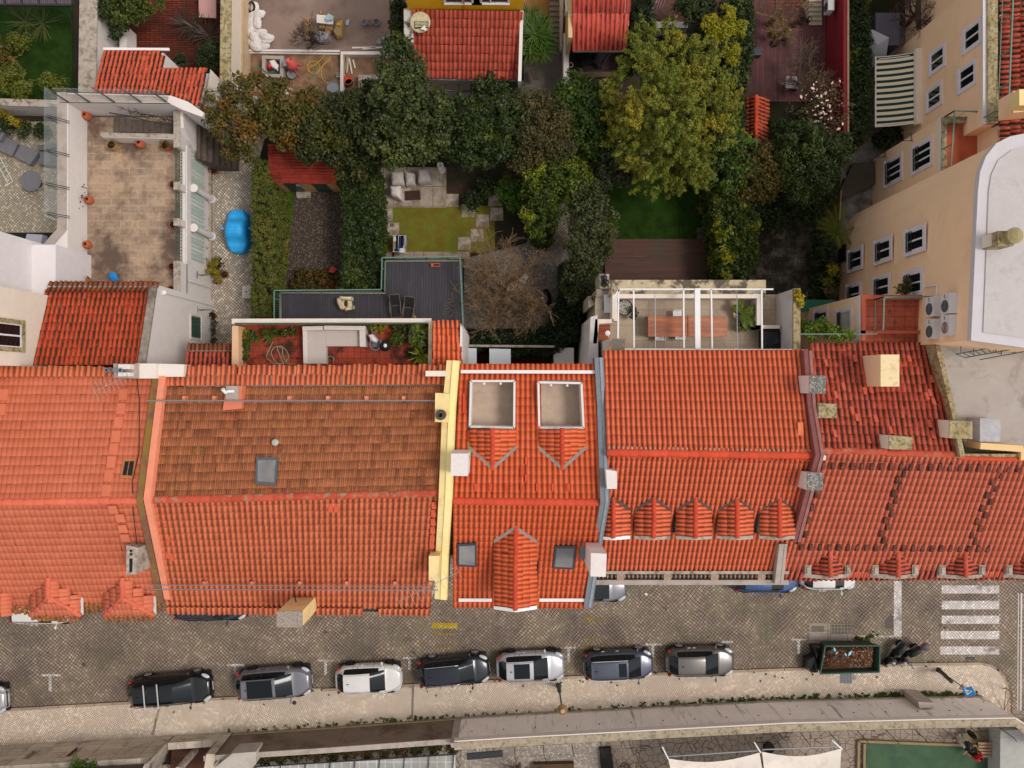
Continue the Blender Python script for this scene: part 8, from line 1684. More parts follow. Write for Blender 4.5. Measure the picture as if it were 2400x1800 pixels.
for i in range(420):
 m.m=i%4;u=.5+q_.random()*.45 if q_.random()<.8 else q_.random()*.5+.03;v=.05+q_.random()*.85;p=(I5[0]*(1-u)+I5[1]*u)*(1-v)+(I5[3]*(1-u)+I5[2]*u)*v;e=min(u,1-u,v,1-v);z=.8+min(e*2.5,.35)*(1-.45*v);s=q_.uniform(.03,.09);m.obox((p.x,p.y,0),s,s*.8,z-.03,z+q_.uniform(.02,.09),q_.random()*3,.7)
m.build('rubble_chips',RB,t)
LB=mat('light_blue_scrap','#8cc4dc',.6,.05);DS=mat('dark_scrap','#3c3a40',.7,.2);m=MB()
for i,(x,y,s)in enumerate([(1956,1522,.3),(1961,1530,.22),(1931,1537,.25),(1992,1531,.4),(1982,1534,.25),(1951,1526,.5),(1957,1541,.4),(1945,1528,.35),(1977,1541,.3)]):
 m.m=0 if i<5 else 1;c=W(x,y,1.25);a=q_.random()*3;m.add([c+V(math.cos(a)*s*.5,math.sin(a)*s*.5,0),c+V(-math.sin(a)*s*.25,math.cos(a)*s*.25,.06),c-V(math.cos(a)*s*.5,math.sin(a)*s*.5,-.03),c+V(math.sin(a)*s*.2,-math.cos(a)*s*.3,.0)],[(0,1,2,3)])
m.build('scraps',[LB,DS],t)
BB=gloss('bin_bag','#15161a',.3)
for i,(q,h,l)in enumerate([([(1890,1548),(1912,1538),(1922,1556),(1918,1575),(1902,1578),(1893,1568)],.75,'bulging black bag in front, left of the green skip'),([(1908,1518),(1924,1514),(1926,1540),(1912,1544)],.7,'black bag wedged behind at the skip\'s left end'),([(1893,1540),(1905,1532),(1914,1545),(1900,1552)],.4,'smallest black bag between the two larger ones by the skip')]):
 m=MB();rr=random.Random(20+i);lump(m,q,.0,h,.06);tag(m.build('bin_bag',BB),l,'bag','black bags at the left end of the skip')
def scooter(px,py,deg,label,box=None,cover=None):
 t=thing('motor_scooter',label,'scooter',loc=W(px,py,0),rz=R(deg),group='scooters beside the skip');Bk=gloss('scooter_black','#141418',.3,.2,.5)
 for x in(-.62,.66):
  m=MB();m.lathe((x,0,.25),[(.14,-.05),(.22,-.055),(.25,-.03),(.25,.03),(.22,.055),(.14,.05)],20,axis=(0,1,0));w_=m.build('wheel',TYRE,t,local=True);m=MB();m.lathe((x,0,.25),[(.13,-.045),(.13,.045)],14,axis=(0,1,0));m.build('rim',RIM,w_,local=True)
 m=MB();m.tube([(-.85,0,.72),(-.6,0,.72),(-.3,0,.6),(-.1,0,.36),(.25,0,.33)],[.1,.18,.19,.17,.14],10);m.build('body',Bk,t,smooth=True,local=True)
 m=MB();m.tube([(.3,0,.35),(.45,0,.7),(.38,0,1.0)],[.16,.2,.12],10);m.build('leg_shield',Bk,t,smooth=True,local=True);m=MB();m.tube([(.66,0,.42),(.6,0,.55),(.45,0,.95)],[.1,.08,.05],8);m.build('fork',DARKM,t,local=True)
 m=MB();m.ball((.66,0,.44),.22,.08,.1,10,6);m.build('mudguard',Bk,t,smooth=True,local=True)
 m=MB();m.tube([(-.82,0,.86),(-.55,0,.88),(-.2,0,.82),(.02,0,.74)],[.12,.17,.16,.09],10);m.build('seat',mat('seat_vinyl','#222226',.5,.1),t,smooth=True,local=True)
 m=MB();m.tube([(.3,-.36,1.06),(.4,-.15,1.04),(.4,.15,1.04),(.3,.36,1.06)],.022,6);m.build('handlebar',DARKM,t,local=True)
 for s in(-1,1):m=MB();m.tube([(.38,s*.2,1.05),(.42,s*.3,1.25)],.01,5);m.ball((.42,s*.32,1.28),.03,.07,.05,8,5);m.build('mirror',DARKM,t,local=True)
 m=MB();m.ball((.52,0,.95),.1,.11,.1,10,6);m.build('headlight',HLG,t,smooth=True,local=True)
 m=MB();m.beam((-.75,.17,.62),(-.2,.17,.5),.03,.07);m.beam((-.75,-.17,.62),(-.2,-.17,.5),.03,.07);m.build('side_stripe',gloss('silver_stripe','#a8a4a8',.3,.5),t,local=True)
 if box:
  m=MB();m.ball((-1.0,0,1.05),.26,.24,.17,14,8);m.build('top_case',mat('case_grey','#4c4a4e',.5,.08),t,smooth=True,local=True);m=MB();m.lathe((-1.0,0,1.02),[(.27,0),(.275,.03)],18);m.build('case_band',TLG,t,local=True)
scooter(2118,1528,222,'black scooter with a grey and red top case at the tail',box=True);scooter(2088,1524,236,'black scooter with silver side stripe, parked next to the skip')
t=thing('covered_scooter','front end of a third dark scooter lying low by the kerb','scooter',2102,1560);m=MB();m.tube([W(2090,1556,.4),W(2104,1553,.5),W(2112,1548,.75)],[.1,.12,.05],8);m.build('body',gloss('purple_black','#24202c',.35),t);m=MB();m.lathe(W(2073,1556,.25),[(.14,-.05),(.25,-.03),(.25,.03),(.14,.05)],18,axis=(.6,.5,.1));m.build('wheel',TYRE,t)
GP=slab_mat('plate_stone','#a4988c','#94887c',1.2,.6,'#5c5248','#5c5248',.5,off=0,jw=.02)
for q,l,mt in(([(1897,1461),(1946,1461),(1946,1485),(1897,1485)],'stone cover slab with recessed panel in the road above the skip, left',GP),([(1897,1486),(1946,1486),(1946,1507),(1897,1507)],'plain stone cover slab in the road directly behind the skip, left',GP),([(1947,1486),(1996,1486),(1996,1507),(1947,1507)],'plain stone cover slab in the road directly behind the skip, right',GP),([(1947,1461),(1997,1461),(1997,1485),(1947,1485)],'gridded inspection cover in the road above the skip, right',slab_mat('grid_cover','#6a6462','#5c5856',.2,.2,'#a08a6a','#3c3a3a',.5,off=0,jw=.02))):
 m=MB();m.prism(WP(q,.006),-.05,.006+.002*(q[0][0]>1940));tag(m.build('cover_plate',mt),l,'cover plate')
m=MB();m.prism(WP([(1902,1467),(1932,1467),(1932,1481),(1902,1481)],.01),-.03,.012);solo(m,'inset_panel',mat('inset_dark','#6c645c',.9),'darker recessed panel in the upper left stone cover slab','cover plate')
for q,l,h in(([(1969,1579),(1997,1579),(1997,1602),(1969,1602)],'grey gridded metal cover in the pavement below the skip','#7a7c84'),([(1997,1582),(2007,1582),(2007,1594),(1997,1594)],'small pale square cover beside the gridded pavement cover','#a09688'),([(2266,1541),(2289,1541),(2289,1549),(2266,1549)],'dark drain grate by the kerb below the zebra crossing','#4c4846'),([(730,1614),(753,1614),(754,1646),(730,1645)],'pale stone block set in the pavement between grey crossover and white hatchback','#b0a090')):
 m=MB();m.prism(WP(q,.13),.0,.128 if 'drain' not in l else.01);tag(m.build('cover_plate',slab_mat('cov'+h[1:],h,h,.18,.18,'#5c5a58',h,.3,off=0,jw=.015)if h!='#b0a090' else mat('block_stone',h,.9,.1)),l,'cover plate')
m=MB();m.lathe(W(690,1647,.12),[(.13,-.05),(.13,.008)],20);solo(m,'manhole_cover',mat('rust_iron','#4c3428',.8,.2),'small round rusty cover in the pavement beside the grey crossover','manhole cover')
m=MB();m.prism(WP([(965,1603),(971,1603),(968,1686),(963,1686)],.13),.0,.127);m.prism(WP([(370,1660),(375,1660),(361,1722),(354,1722)],.13),.0,.127);struct(m,'pavement_strip',GP)
m=MB();m.slab(WP([(1510,1391),(1515,1389),(1519,1394),(1514,1397)],.03),.01);solo(m,'paper_scrap',WHITE,'scrap of white paper lying on the road setts','litter')
m=None
WEED=leaf_mat('weed','#2c4210','#48601a','#6a6c1c');cl=[]
for i in range(560):
 u=random.random()**.7;x=520+u*1800 if random.random()<.75 else 2050+random.random()*180;x=min(x,2290);pts=WB[2:9];y=np.interp(x,[p[0]for p in pts],[p[1]for p in pts])-random.random()**2*9
 if 1070<x<1500 and random.random()<.7:continue
 cl.append((*W(x,y,.17),random.uniform(.04,.13)))
for i in range(60):x=random.uniform(400,2290);cl.append((*W(x,np.interp(x,[p[0]for p in KERB],[p[1]for p in KERB])+random.random()**2*30+3,.14),.05))
for x,y,n_ in((2010,1497,10),(2040,1492,14),(2030,1500,10),(1315,1605,8),(1322,1612,8),(2196,1570,9),(2345,1612,8),(2180,1553,4)):
 for _ in range(n_):cl.append((*W(x+random.gauss(0,6),y+random.gauss(0,4),.05),.08))
tag(leaves('weeds',cl,16,.055,WEED,flat=.5),'green weeds growing along the foot of the street wall and kerb','weeds',kind='stuff')
t=thing('street_lamp','green cast-iron street lamp on the pavement, seen from above its brown disc head','street lamp',1309,1606);c=W(1309,1606,.12)
m=MB();m.lathe(c,[(.17,0),(.17,.2),(.12,.3),(.13,.9),(.08,1.1),(.05,1.3),(.045,3.3)],14);m.build('post',GREENM,t);m=MB();m.lathe(c+V(0,0,3.3),[(.06,0),(.1,.05),(.27,.12),(.3,.2),(.26,.24),(.12,.36),(.05,.42),(.0,.42)],22);m.build('lamp_head',mat('lamp_brown','#7a5c3c',.6,.1),t);m=MB();m.lathe(c+V(0,0,3.73),[(.13,0),(.1,.04),(0,.05)],16);m.build('finial',mat('lamp_pale','#b09070',.6),t)
t=thing('crossing_sign','blue square pedestrian crossing sign on a grey post near the corner','traffic sign',2262,1580)
SB=W(2202,1573,.12);zt=2.75;m=MB();m.tube([SB,V(SB.x,SB.y,zt)],.035,8);m.build('post',GREYM,t)
def signq(c,u,hw,hh,mt,t,d=0.0,shape='sq',name='plate'):
 u=Vector(u).normalized();up=V(0,0,1);n_=u.cross(up);m=MB()
 if shape=='sq':P=[c-u*hw-up*hh,c+u*hw-up*hh,c+u*hw+up*hh,c-u*hw+up*hh]
 elif shape=='tri':P=[c-u*hw-up*hh,c+u*hw-up*hh,c+up*hh]
 elif shape=='trid':P=[c-u*hw+up*hh,c-up*hh,c+u*hw+up*hh]
 else:P=[c+u*a+up*b for a,b in shape]
 P=[p+n_*d for p in P];k=len(P);m.add(P+[p-n_*.01 for p in P],[tuple(range(k)),tuple(range(2*k-1,k-1,-1))]+[(i,k+i,k+(i+1)%k,(i+1)%k)for i in range(k)]);return m.build(name,mt,t)
SBL=mat('sign_blue','#1878b8',.45,.03);SW=mat('sign_white','#d4d4d4',.5,.02);SK_=mat('sign_black','#101014',.5)
tc=W(2271,1621,2.6);uu=V(-.80,-.60,0)
def fl(c,pts,z,mt,name):
 m=MB();u=V(.45,-.9,0).normalized();v=V(.75,.38,.5).normalized();n_=u.cross(v).normalized();n_=n_ if n_.z>0 else-n_
 P=[c+u*a+v*b+n_*z for a,b in pts];k=len(P);m.add(P+[p-n_*.012 for p in P],[tuple(range(k)),tuple(range(2*k-1,k-1,-1))]+[(i,k+i,k+(i+1)%k,(i+1)%k)for i in range(k)]);return m.build(name,mt,t)
u0=.27;pl_=fl(tc,[(-u0,-u0),(u0,-u0),(u0,u0),(-u0,u0)],0,SBL,'sign_plate')
def sub(o):o.parent=pl_;M=inv_of(pl_);return o
fl(tc,[(-.28,-.28),(.28,-.28),(.28,.28),(-.28,.28)],-.012,SW,'sign_back');fl(tc,[(-.19,-.17),(.19,-.17),(0,.18)],.014,SW,'white_triangle')
fl(tc,[(-.02,-.02),(.03,-.02),(.035,.05),(-.015,.06)],.028,SK_,'pedestrian');fl(tc,[(-.01,.065),(.02,.065),(.02,.095),(-.01,.095)],.028,SK_,'pedestrian_head');fl(tc,[(-.02,-.02),(.0,-.02),(-.06,-.13),(-.08,-.12)],.028,SK_,'pedestrian_leg');fl(tc,[(.01,-.02),(.03,-.02),(.07,-.12),(.05,-.13)],.028,SK_,'pedestrian_leg');fl(tc,[(-.015,.04),(-.005,.05),(-.06,.0),(-.07,.01)],.028,SK_,'pedestrian_arm')
tc2=W(2256,1613,2.3);fl(tc2,[(-.26,.1),(.26,.1),(0,-.2)],0,gloss('sign_red','#9c2430',.4),'yield_plate');fl(tc2,[(-.19,.065),(.19,.065),(0,-.14)],.014,SW,'yield_face')
m=MB();m.tube([V(SB.x,SB.y,zt-.15),tc2,tc+V(0,0,-.02)],.025,6);m.build('bracket',GREYM,t)
t=thing('information_post','dark grey tilted box post standing on the pavement near the corner','post',2203,1575);b_=W(2200,1570,.12);m=MB();m.beam(b_,b_+V(.62,-.42,1.3)if False else W(2230,1597,1.75),.22,.16);m.build('box',mat('post_dark','#3c3e40',.6),t);m=MB();m.lathe(b_,[(.16,0),(.16,.06)],14);m.build('base',DARKM,t)
t=thing('iron_hoop','rusty iron frame post at the rounded pavement corner','post',2352,1625);m=MB()
a,b2=W(2352,1614,.12),W(2355,1660,.12)
m.tube([a,W(2357,1612,1.0),W(2372,1624,1.1)],.025,5);m.tube([W(2358,1612,1.05),W(2353,1668,.15)],.02,5);m.tube([W(2372,1624,1.1),W(2371,1672,.2)],.02,5);m.tube([W(2372,1624,1.1),W(2352,1668,.12)],.015,5);m.build('frame',mat('rusty_bar','#5a3c30',.8,.2),t)
#street wall
WALLC=mat('street_wall_render','#f0e2d8',.9,.06,1.2,dirt='#5c4c44',damt=.7,dsc=1.6,dthr=(.56,.7),streak=(2.2,2.2,.22))
def vwall(t,base,z1,th,mt,name='wall',z0=0,zt_off=None):
 m=MB();P=WP(base);n_=len(P);vs=[];fs=[]
 off=[]
 for i,p in enumerate(P):
  d=P[min(i+1,n_-1)]-P[max(i-1,0)];d.normalize();off.append(V(d.y,-d.x,0)*th)
 for p,o_ in zip(P,off):
  zz=z1;vs+=[V(p.x,p.y,z0),V(p.x,p.y,zz),V(p.x+o_.x,p.y+o_.y,zz),V(p.x+o_.x,p.y+o_.y,z0)]
 for i in range(n_-1):
  for k in range(4):fs.append((i*4+k,(i+1)*4+k,(i+1)*4+(k+1)%4,i*4+(k+1)%4))
 fs+=[(0,1,2,3),(4*n_-1,4*n_-2,4*n_-3,4*n_-4)];m.add(vs,fs);return m.build(name,mt,t)
t=thing('street_wall','long pale rendered retaining wall with weep holes and dark streaks along the pavement','wall',1700,1645);BW=[(1074,1680),(1200,1672),(1500,1656),(1800,1640),(2117,1632),(2296,1629),(2345,1662),(2400,1712)]
zw=3.35;vwall(t,BW,zw,.3,WALLC);vwall(t,BW,zw+.05,.42,mat('yellow_lichen_cap','#a89880',.9,.15,6,dirt='#5c5044',damt=.7,dthr=(.5,.64),dsc=4,c2='#9c8f78'),'coping',z0=zw)
m=MB();P=WP(BW)
for a,b in zip(P,P[1:]):
 d=(b-a).normalized();n_=V(-d.y,d.x,0);m.beam(a+n_*.03+V(0,0,.2),b+n_*.03+V(0,0,.2),.06,.4)
m.build('plinth',STONE,t);m=MB()
for a,b in zip(P[:-2],P[1:-1]):
 d=(b-a).normalized();n_=V(-d.y,d.x,0);m.beam(a+n_*.04+V(0,0,zw-.2),b+n_*.04+V(0,0,zw-.2),.08,.4)
m.build('top_band',mat('pale_band','#dccec4',.85,.06,2),t);m=MB()
for i in range(17):
 u=i/16;x=1110+u*1140;y=np.interp(x,[p[0]for p in BW],[p[1]for p in BW]);p=W(x,y,0)
 for zz,dx in((2.1,0),(1.0,.8)):m.obox((p.x+dx,p.y+.012,0),.07,.05,zz,zz+.06)
m.each('weep_hole',BLACK,t)
m=MB();a=W(2140,1612,.12);b=W(2168,1628,.12);m.prism([W(2114,1615,.12)[:2],W(2150,1617,.12)[:2],W(2150,1628,.12)[:2],W(2117,1630,.12)[:2]],.1,2.0);tag(m.build('stone_pillar',mat('pillar_stone','#a8988c',.85,.1,3)),'pale stone pillar standing in front of the long street wall','pillar')
t=thing('wire_fence','row of thin wire fence posts on top of the long street wall','fence',1700,1690,3.4);m=MB();m2=MB();prev=None
for i in range(21):
 x=1206+i*62
 if x>2330:break
 y=np.interp(x,[p[0]for p in BW],[p[1]for p in BW]);p=W(x,y,0)+V(0,-.45,0);p.z=3.4;q=p+V(0,-.02,1.2);q2=p+V(.1,-.18,1.35);m.tube([p,q,q2],.022,5)
 if prev:
  for k in(0,.5,1.2):m2.tube([prev+V(0,0,k),p+V(0,0,k)],.006,3)
 prev=p
m.build('posts',DARKM,t);m2.build('wires',DARKM,t)
t=thing('brown_wall','lower brown stained wall continuing left from the pale street wall','wall',800,1700);BW2=[(520,1720),(600,1714),(800,1701),(1074,1681)]
vwall(t,BW2,2.75,.25,mat('brown_render','#7c6a5c',.9,.1,1,dirt='#4a3a2e',damt=.7,dthr=(.5,.66),dsc=.6));vwall(t,BW2,2.83,.3,CONC,'coping',z0=2.75)
m=MB();P=WP(BW2)
for a,b in zip(P,P[1:]):m.beam(a+V(0,.03,.18),b+V(0,.03,.18),.06,.36)
m.build('plinth',mat('tan_plinth','#a08a6c',.85,.12),t);m=MB();m.prism(WP([(1066,1680),(1082,1679),(1082,1690),(1068,1690)]),0,3.45);m.build('end_pillar',CONC,t)
t=thing('stone_building','grey stone-slab building with rounded columns and dark recesses at the bottom left','building',200,1760)
SLB=slab_mat('stone_slabs','#a09484','#92867a',1.5,.6,'#6a5c50','#544a42',.6,dthr=(.5,.65),dsc=.8)
SLBv=NT('stone_slabs_wall');vv_=SLBv.sep(SLBv.co());bq=SLBv.n('ShaderNodeTexBrick');SLBv.set(bq.inputs['Vector'],SLBv.comb(vv_[0],vv_[2],0));bq.inputs['Color1'].default_value=C('#c2b4a2');bq.inputs['Color2'].default_value=C('#b0a290');bq.inputs['Mortar'].default_value=C('#6a5c50');bq.inputs['Scale'].default_value=1;bq.inputs['Mortar Size'].default_value=.012;bq.inputs['Brick Width'].default_value=1.5;bq.inputs['Row Height'].default_value=.75;bq.offset=0
SLBv=SLBv.fin(SLBv.mix(SLBv.math('MULTIPLY',SLBv.ramp(SLBv.noise(1.2,6,.7),.5,.68),.6),bq.outputs[0],C('#544a42')),.85)
BF=[(-200,1756),(0,1747),(100,1741),(122,1739),(200,1734),(218,1733),(405,1722)]
P=WP(BF);m=MB()
def seg(a,b,z0,z1,th=.3,mt=None,name='wall'):
 d=(b-a).normalized();n_=V(d.y,-d.x,0)*th;m.prism([a,b,b+n_,a+n_],z0,z1)
seg(P[0],P[6],0,.9);seg(P[0],P[6],2.15,2.9)
for i in(0,1,3,5):seg(P[i],P[i+1],.9,2.15)
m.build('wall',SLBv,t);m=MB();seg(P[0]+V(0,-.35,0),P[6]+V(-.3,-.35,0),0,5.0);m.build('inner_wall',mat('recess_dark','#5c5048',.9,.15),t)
for i in(2,4):m=MB();c=P[i].lerp(P[i+1],.5);m.tube([c+V(0,-.25,.85),c+V(0,-.25,2.2)],.16,12);m.build('baluster',STONE,t)
m=MB();a,b=P[0]+V(0,-.6,0),P[6]+V(-.3,-.6,0);m.prism([P[0]+V(0,-.3,0),P[6]+V(0,-.3,0),P[6]+V(0,-1.2,0),P[0]+V(0,-1.2,0)],2.7,2.95);m.build('ledge',mat('stained_ledge','#6a6058',.9,.2,2,dirt='#3a342e',damt=.7),t)
m=MB();q=P[6];m.prism([q,q+V(.12,0,0),q+V(-.5,-1.6,0),q+V(-.75,-1.6,0)],0,3.6);m.build('corner_pier',STONE,t)
m=MB();m.prism([P[0]+V(0,-1.3,0),(P[6].x-3.2,P[6].y-1.3),(P[6].x-3.2,P[6].y-3),(P[0].x,P[0].y-3)],0,3.4);m.build('lower_block',SLBv,t)
m=MB();r1=WP([(412,1722),(528,1714)]);seg(r1[0],r1[1],0,1.1,.4);m.build('wall',SLBv,t)
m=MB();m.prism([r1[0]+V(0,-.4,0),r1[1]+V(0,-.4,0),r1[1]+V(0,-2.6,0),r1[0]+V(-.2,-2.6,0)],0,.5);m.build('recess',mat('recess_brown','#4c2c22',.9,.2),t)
m=MB();c=W(466,1726,0);m.tube([c+V(0,-.6,.5),c+V(0,-.6,2.9)],.2,14);m.build('column',STONE,t);m=MB();m.prism([c+V(-1.5,-1.2,0),c+V(2.2,-1.1,0),c+V(2.2,-1.6,0),c+V(-1.5,-1.7,0)],2.6,3.0);m.build('lintel',SLBv,t)
m=MB();m.prism([r1[1],r1[1]+V(.5,0,0),r1[1]+V(.3,-1.8,0),r1[1]+V(-.3,-1.8,0)],0,2.9);m.build('corner_pier',SLBv,t)
bush('bright grass tuft between the stone blocks at the bottom edge',[(178,1790,2.9,.35),(200,1792,2.9,.35),(225,1795,2.9,.3)],leaf_mat('bright_tuft','#3c5c10','#4c7418'),ncl=24,rc=.2,size=.06)
m=MB();m.prism(WP([(500,1802),(545,1766),(600,1762),(600,1790),(590,1802)],3.2),2.0,3.2);t=solo(m,'white_van_roof',mat('dusty_white','#b0a69c',.6,.06,3,dirt='#7a7068',damt=.4),'dusty white canopy roof with a grey fold at the bottom edge behind the brown wall','canopy')
t=thing('glasshouse_roof','long grid of grey translucent roof panels behind the brown wall','roof',820,1790,2.5)
m=MB();P=WP([(600,1798),(1068,1768),(1068,1840),(600,1850)],2.3);m.prism(P,2.2,2.3);m.build('panels',slab_mat('grid_panels','#a8a6a2','#9a9894',.5,.55,'#d0ccc4','#7a746c',.5,off=0,jw=.025),t);m=MB()
for i in range(9):a=W(600+i*58,1797-i*3.7,2.4);m.beam(a,a+V(-.15,-1.8,.05),.05,.05)
m.beam(W(600,1797,2.42),W(1068,1768,2.42),.06,.06);m.build('bars',DARKM,t)
bush('strip of weeds and brambles between brown wall and panel roof',[(x,1775-(x-600)*.055,1.6,.45)for x in range(620,1080,40)],leaf_mat('bramble','#2a3414','#4a4a20','#5c3c24'),ncl=150,rc=.25,size=.08)
t=thing('gate_canopy','dark lintel with thin stays behind the corner of the two street walls','canopy',1130,1765,2.5);m=MB();m.beam(W(1094,1773,2.6),W(1178,1766,2.6),.35,.12);m.build('bar',DARKM,t);m=MB()
for a,b in(((1108,1752),(1120,1766)),((1140,1750),(1141,1764)),((1160,1750),(1150,1764))):m.tube([W(*a,2.9),W(*b,2.7)],.015,4)
m.build('stays',DARKM,t)
bare((1215,1800),0,2.0,2.6,6,'leafless shrub in the courtyard below the street wall',MATS['purple_twigs'],seed=21,depth=3,minr=.011);bare((1470,1795),0,2.3,2.6,6,'leafless dark shrub beside the sail shades',MATS['grey_twigs'],seed=22,depth=3,minr=.011)
m=MB();m.prism(WP([(1250,1792),(1345,1790),(1345,1830),(1250,1830)],.4),0,.4);solo(m,'dark_planter',mat('planter_brown','#4c3a28',.9,.2),'dark earthy bed at the bottom edge of the sett courtyard','planter');m=MB();m.prism(WP([(1405,1755),(1432,1753),(1440,1810),(1410,1810)],.3),0,.3);solo(m,'dark_trough',mat('dark_gap','#1c1614',.9),'dark narrow slot in the courtyard next to the leafless shrub','trough')
def sail(label,pts,z,px,py,group='sail shades'):
 t=thing('canvas_sail',label,'sail shade',px,py,z,group);N=10;vs=[];P=[W(*p[:2],z+(p[2]if len(p)>2 else 0))for p in pts]
 for j in range(N+1):
  for i in range(N+1):
   u,v=i/N,j/N;p=(P[0]*(1-u)+P[1]*u)*(1-v)+(P[3]*(1-u)+P[2]*u)*v;sag=math.sin(math.pi*u)*math.sin(math.pi*v)*.35;e=V(0,0,-sag);p=p+e
   if v<.5:p=p+V(0,-.35*math.sin(math.pi*u)*(1-2*v),0)
   vs.append(p)
 m=MB();m.add(vs,[(j*(N+1)+i,j*(N+1)+i+1,(j+1)*(N+1)+i+1,(j+1)*(N+1)+i)for j in range(N)for i in range(N)]);m.build('cloth',mat('sail_cloth','#dacec2',.75,.05,1.5,dirt='#8a7a6c',damt=.3),t,smooth=True)
 m=MB();m.tube([P[0]+V(0,.15,.05),P[1]+V(0,.15,.05)],.04,6);m.build('pole',GREYM,t);return t
sail('cream sail shade at the bottom edge, left of two',[(1566,1778),(1780,1764),(1800,1880),(1590,1880)],3.0,1680,1800);sail('cream sail shade at the bottom edge, right of two',[(1786,1762),(1972,1754),(1965,1880),(1800,1880)],3.0,1880,1790)
for a_,b_,l_ in(((1552,1750,3.5),(1566,1778,3.0),'leftmost of the three'),((1768,1740,3.6),(1783,1764,3.05),'middle one of the three'),((1950,1735,3.6),(1974,1756,3.05),'rightmost of the three')):m=MB();m.tube([W(*a_),W(*b_)],.04,6);solo(m,'sail_post',WHITEM,'slanting white post holding the cream sail shades, '+l_,'post','posts of the sail shades')
m=MB();m.lathe(W(1800,1750,0),[(.1,0),(.32,.02),(.32,.25),(.28,.3),(.1,.28)],20);solo(m,'black_ball',BLACK,'round black object on the stone paving between the sail shades','ball')
t=thing('court_kerb','wooden edging round the green court','edging',2030,1760);m=MB()
for a,b in(((2012,1736),(2318,1748)),((2012,1736),(2008,1900)),((2025,1742),(2023,1900))):m.beam(W(*a,.1),W(*b,.1),.14,.2)
m.build('boards',mat('edge_wood','#8c7658',.85,.15),t)
m=MB();m.prism(WP([(2240,1718),(2350,1714),(2352,1745),(2242,1742)],.1),0,.1);struct(m,'court_step',mat('ochre_court','#7a6a50',.9,.1))
m=MB();m.prism(WP([(2345,1712),(2700,1700),(2700,1950),(2342,1950)],1.2),0,1.2);solo(m,'pale_ramp',mat('pale_ramp','#a4a29c',.85,.08),'pale smooth low wall top right of the green court','wall')
t=thing('pallet_bench','slatted wooden pallet bench beside the green court','bench',2318,1755)
for i,y in enumerate((1740,1747,1755,1762,1770)):m=MB();m.prism(WP([(2293,y),(2345,y+1),(2345,y+6),(2293,y+5)],.45),.4,.45+.01*(i%2));m.build('slat',mat('pallet_wood','#9c8064',.8,.12),t)
for x in(2296,2342):m=MB();m.beam(W(x,1742,.2),W(x,1774,.2),.08,.38);m.build('leg',mat('pallet_wood','#9c8064'),t)
def person(label,px,py,deg,top,bottom,hair,shoes,pose,group=None):
 t=thing('person',label,'person',loc=W(px,py,.04),rz=R(deg));skin=mat('skin','#b07c5c',.6,.04)
 J=pose;me=bpy.data.meshes.new('body');nm=list(J['v'].keys());idx={k:i for i,k in enumerate(nm)}
 me.from_pydata([J['v'][k][:3]for k in nm],[(idx[a],idx[b])for a,b in J['e']],[]);o=bpy.data.objects.new('body',me);link(o,t)
 sk=o.modifiers.new('skin','SKIN');sv=me.skin_vertices[0].data
 for k in nm:r=J['v'][k][3];sv[idx[k]].radius=(r,r)
 sv[idx['pelvis']].use_root=True;o.modifiers.new('sub','SUBSURF').levels=2;o.modifiers['sub'].render_levels=2;me.materials.append(skin)
 v=J['v']
 def sh(name,chain,mt,k=1.16,add=.012):
  m=MB()
  for ch in chain:m.tube([v[c][:3]for c in ch],[v[c][3]*k+add for c in ch],10)
  m.build(name,mt,t,smooth=True,local=True)
 sh('shirt',[('pelvis','chest','neck0'),('chest','sho_l','elb_l'),('chest','sho_r','elb_r')],top,1.25)
 sh('trousers',[('pelvis','hip_l','kne_l','ank_l'),('pelvis','hip_r','kne_r','ank_r')],bottom)
 for s in('l','r'):a=v['ank_'+s];f=v['toe_'+s];m=MB();m.tube([a[:3],((a[0]+f[0])/2,(a[1]+f[1])/2,f[2]+.02),f[:3]],[.05,.055,.04],8);m.build('shoe',shoes,t,smooth=True,local=True)
 h=v['head'];m=MB();m.ball((h[0]-.015,h[1],h[2]+.03),.105,.09,.11,14,10);m.build('hair',hair,t,smooth=True,local=True)
 m=MB()
 for s in(-1,1):m.ball((h[0]+.092,h[1]+s*.032,h[2]+.0),.012,.014,.01,6,5)
 m.ball((h[0]+.105,h[1],h[2]-.03),.02,.014,.02,6,5);m.build('face_features',mat('face_dark','#5c3a2c',.6),t,local=True)
 for s in('l','r'):
  w_=v['wri_'+s];e_=v['elb_'+s];d=(Vector(w_[:3])-Vector(e_[:3])).normalized();sd=d.orthogonal().normalized();m=MB();b=Vector(w_[:3])
  m.tube([b,b+d*.05,b+d*.09],[.025,.036,.032],8)
  for k in range(4):q=b+d*.085+sd*(k-1.5)*.018;m.tube([q,q+d*.04,q+d*(.07-.008*abs(k-1.3))-V(0,0,.015)],[.0095,.009,.007],5)
  m.tube([b+d*.03+sd*.03,b+d*.06+sd*.055,b+d*.09+sd*.06],[.011,.01,.008],5);m.build('hand',skin,t,smooth=True,local=True)
 return t
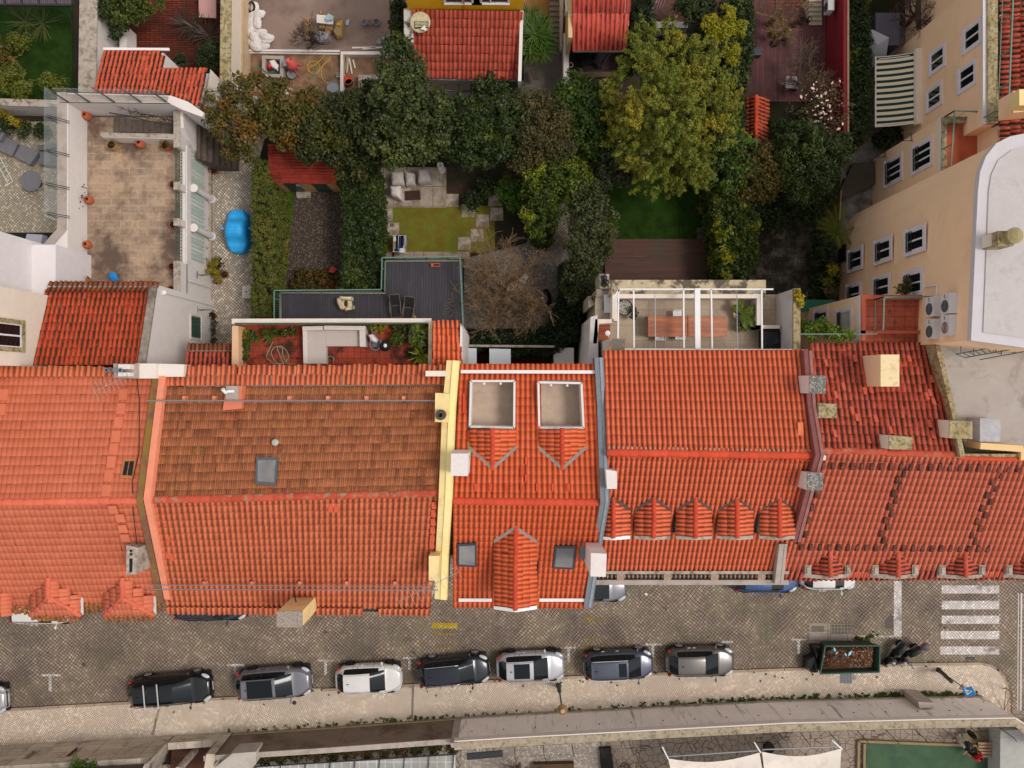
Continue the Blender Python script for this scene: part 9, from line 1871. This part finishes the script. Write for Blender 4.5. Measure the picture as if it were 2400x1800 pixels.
def mkpose(lean=0,armL=(.15,.35,1.05),armR=(.15,-.35,1.05),stride=.15,h=1.0):
 v={'pelvis':(0,0,.92,.13),'waist':(lean*.3,0,1.08,.125),'chest':(lean*.7,0,1.3,.145),'neck0':(lean,0,1.45,.065),'neck':(lean+.01,0,1.52,.052),'head':(lean+.03,0,1.64,.10),'crown':(lean+.02,0,1.71,.07),'sho_l':(lean*.8,.19,1.41,.06),'elb_l':(lean*.8+armL[0]*.4,.26,1.14,.045),'wri_l':(armL[0]+lean*.8,armL[1],armL[2],.03),'sho_r':(lean*.8,-.19,1.41,.06),'elb_r':(lean*.8+armR[0]*.4,-.26,1.14,.045),'wri_r':(armR[0]+lean*.8,armR[1],armR[2],.03),'hip_l':(0,.09,.86,.095),'kne_l':(stride*.8,.1,.48,.06),'ank_l':(stride,.1,.09,.04),'toe_l':(stride+.16,.11,.04,.035),'hip_r':(0,-.09,.86,.095),'kne_r':(-stride*.3,-.1,.48,.06),'ank_r':(-stride,-.1,.09,.04),'toe_r':(-stride+.16,-.11,.04,.035)}
 e=[('pelvis','waist'),('waist','chest'),('chest','neck0'),('neck0','neck'),('neck','head'),('head','crown'),('chest','sho_l'),('sho_l','elb_l'),('elb_l','wri_l'),('chest','sho_r'),('sho_r','elb_r'),('elb_r','wri_r'),('pelvis','hip_l'),('hip_l','kne_l'),('kne_l','ank_l'),('ank_l','toe_l'),('pelvis','hip_r'),('hip_r','kne_r'),('kne_r','ank_r'),('ank_r','toe_r')]
 return{'v':{k:tuple(x*h for x in q)for k,q in v.items()},'e':e}
person('person in dark clothes with white shoes, standing at the upper side of the green court',2246,1726,200,mat('cloth_charcoal','#24262c',.8),mat('cloth_white_grey','#a8aaa8',.8),mat('hair_dark','#1a1512',.7),WHITE,mkpose(.1,(.35,.3,1.2),(.25,-.35,1.05),.2))
person('person in a bright red top and white shoes bending forward on the green court',2270,1758,130,mat('cloth_red','#b01c2c',.8),mat('cloth_black','#18181c',.8),mat('hair_dark','#1a1512',.7),WHITE,mkpose(.3,(.4,.35,.95),(.35,-.35,.95),.28))
m=MB();m.ball(W(2278,1722,.6),.12,.2,.5,10,8);solo(m,'dark_bag',BLACK,'slim dark bag standing at the top of the ochre step by the court','bag')
pass
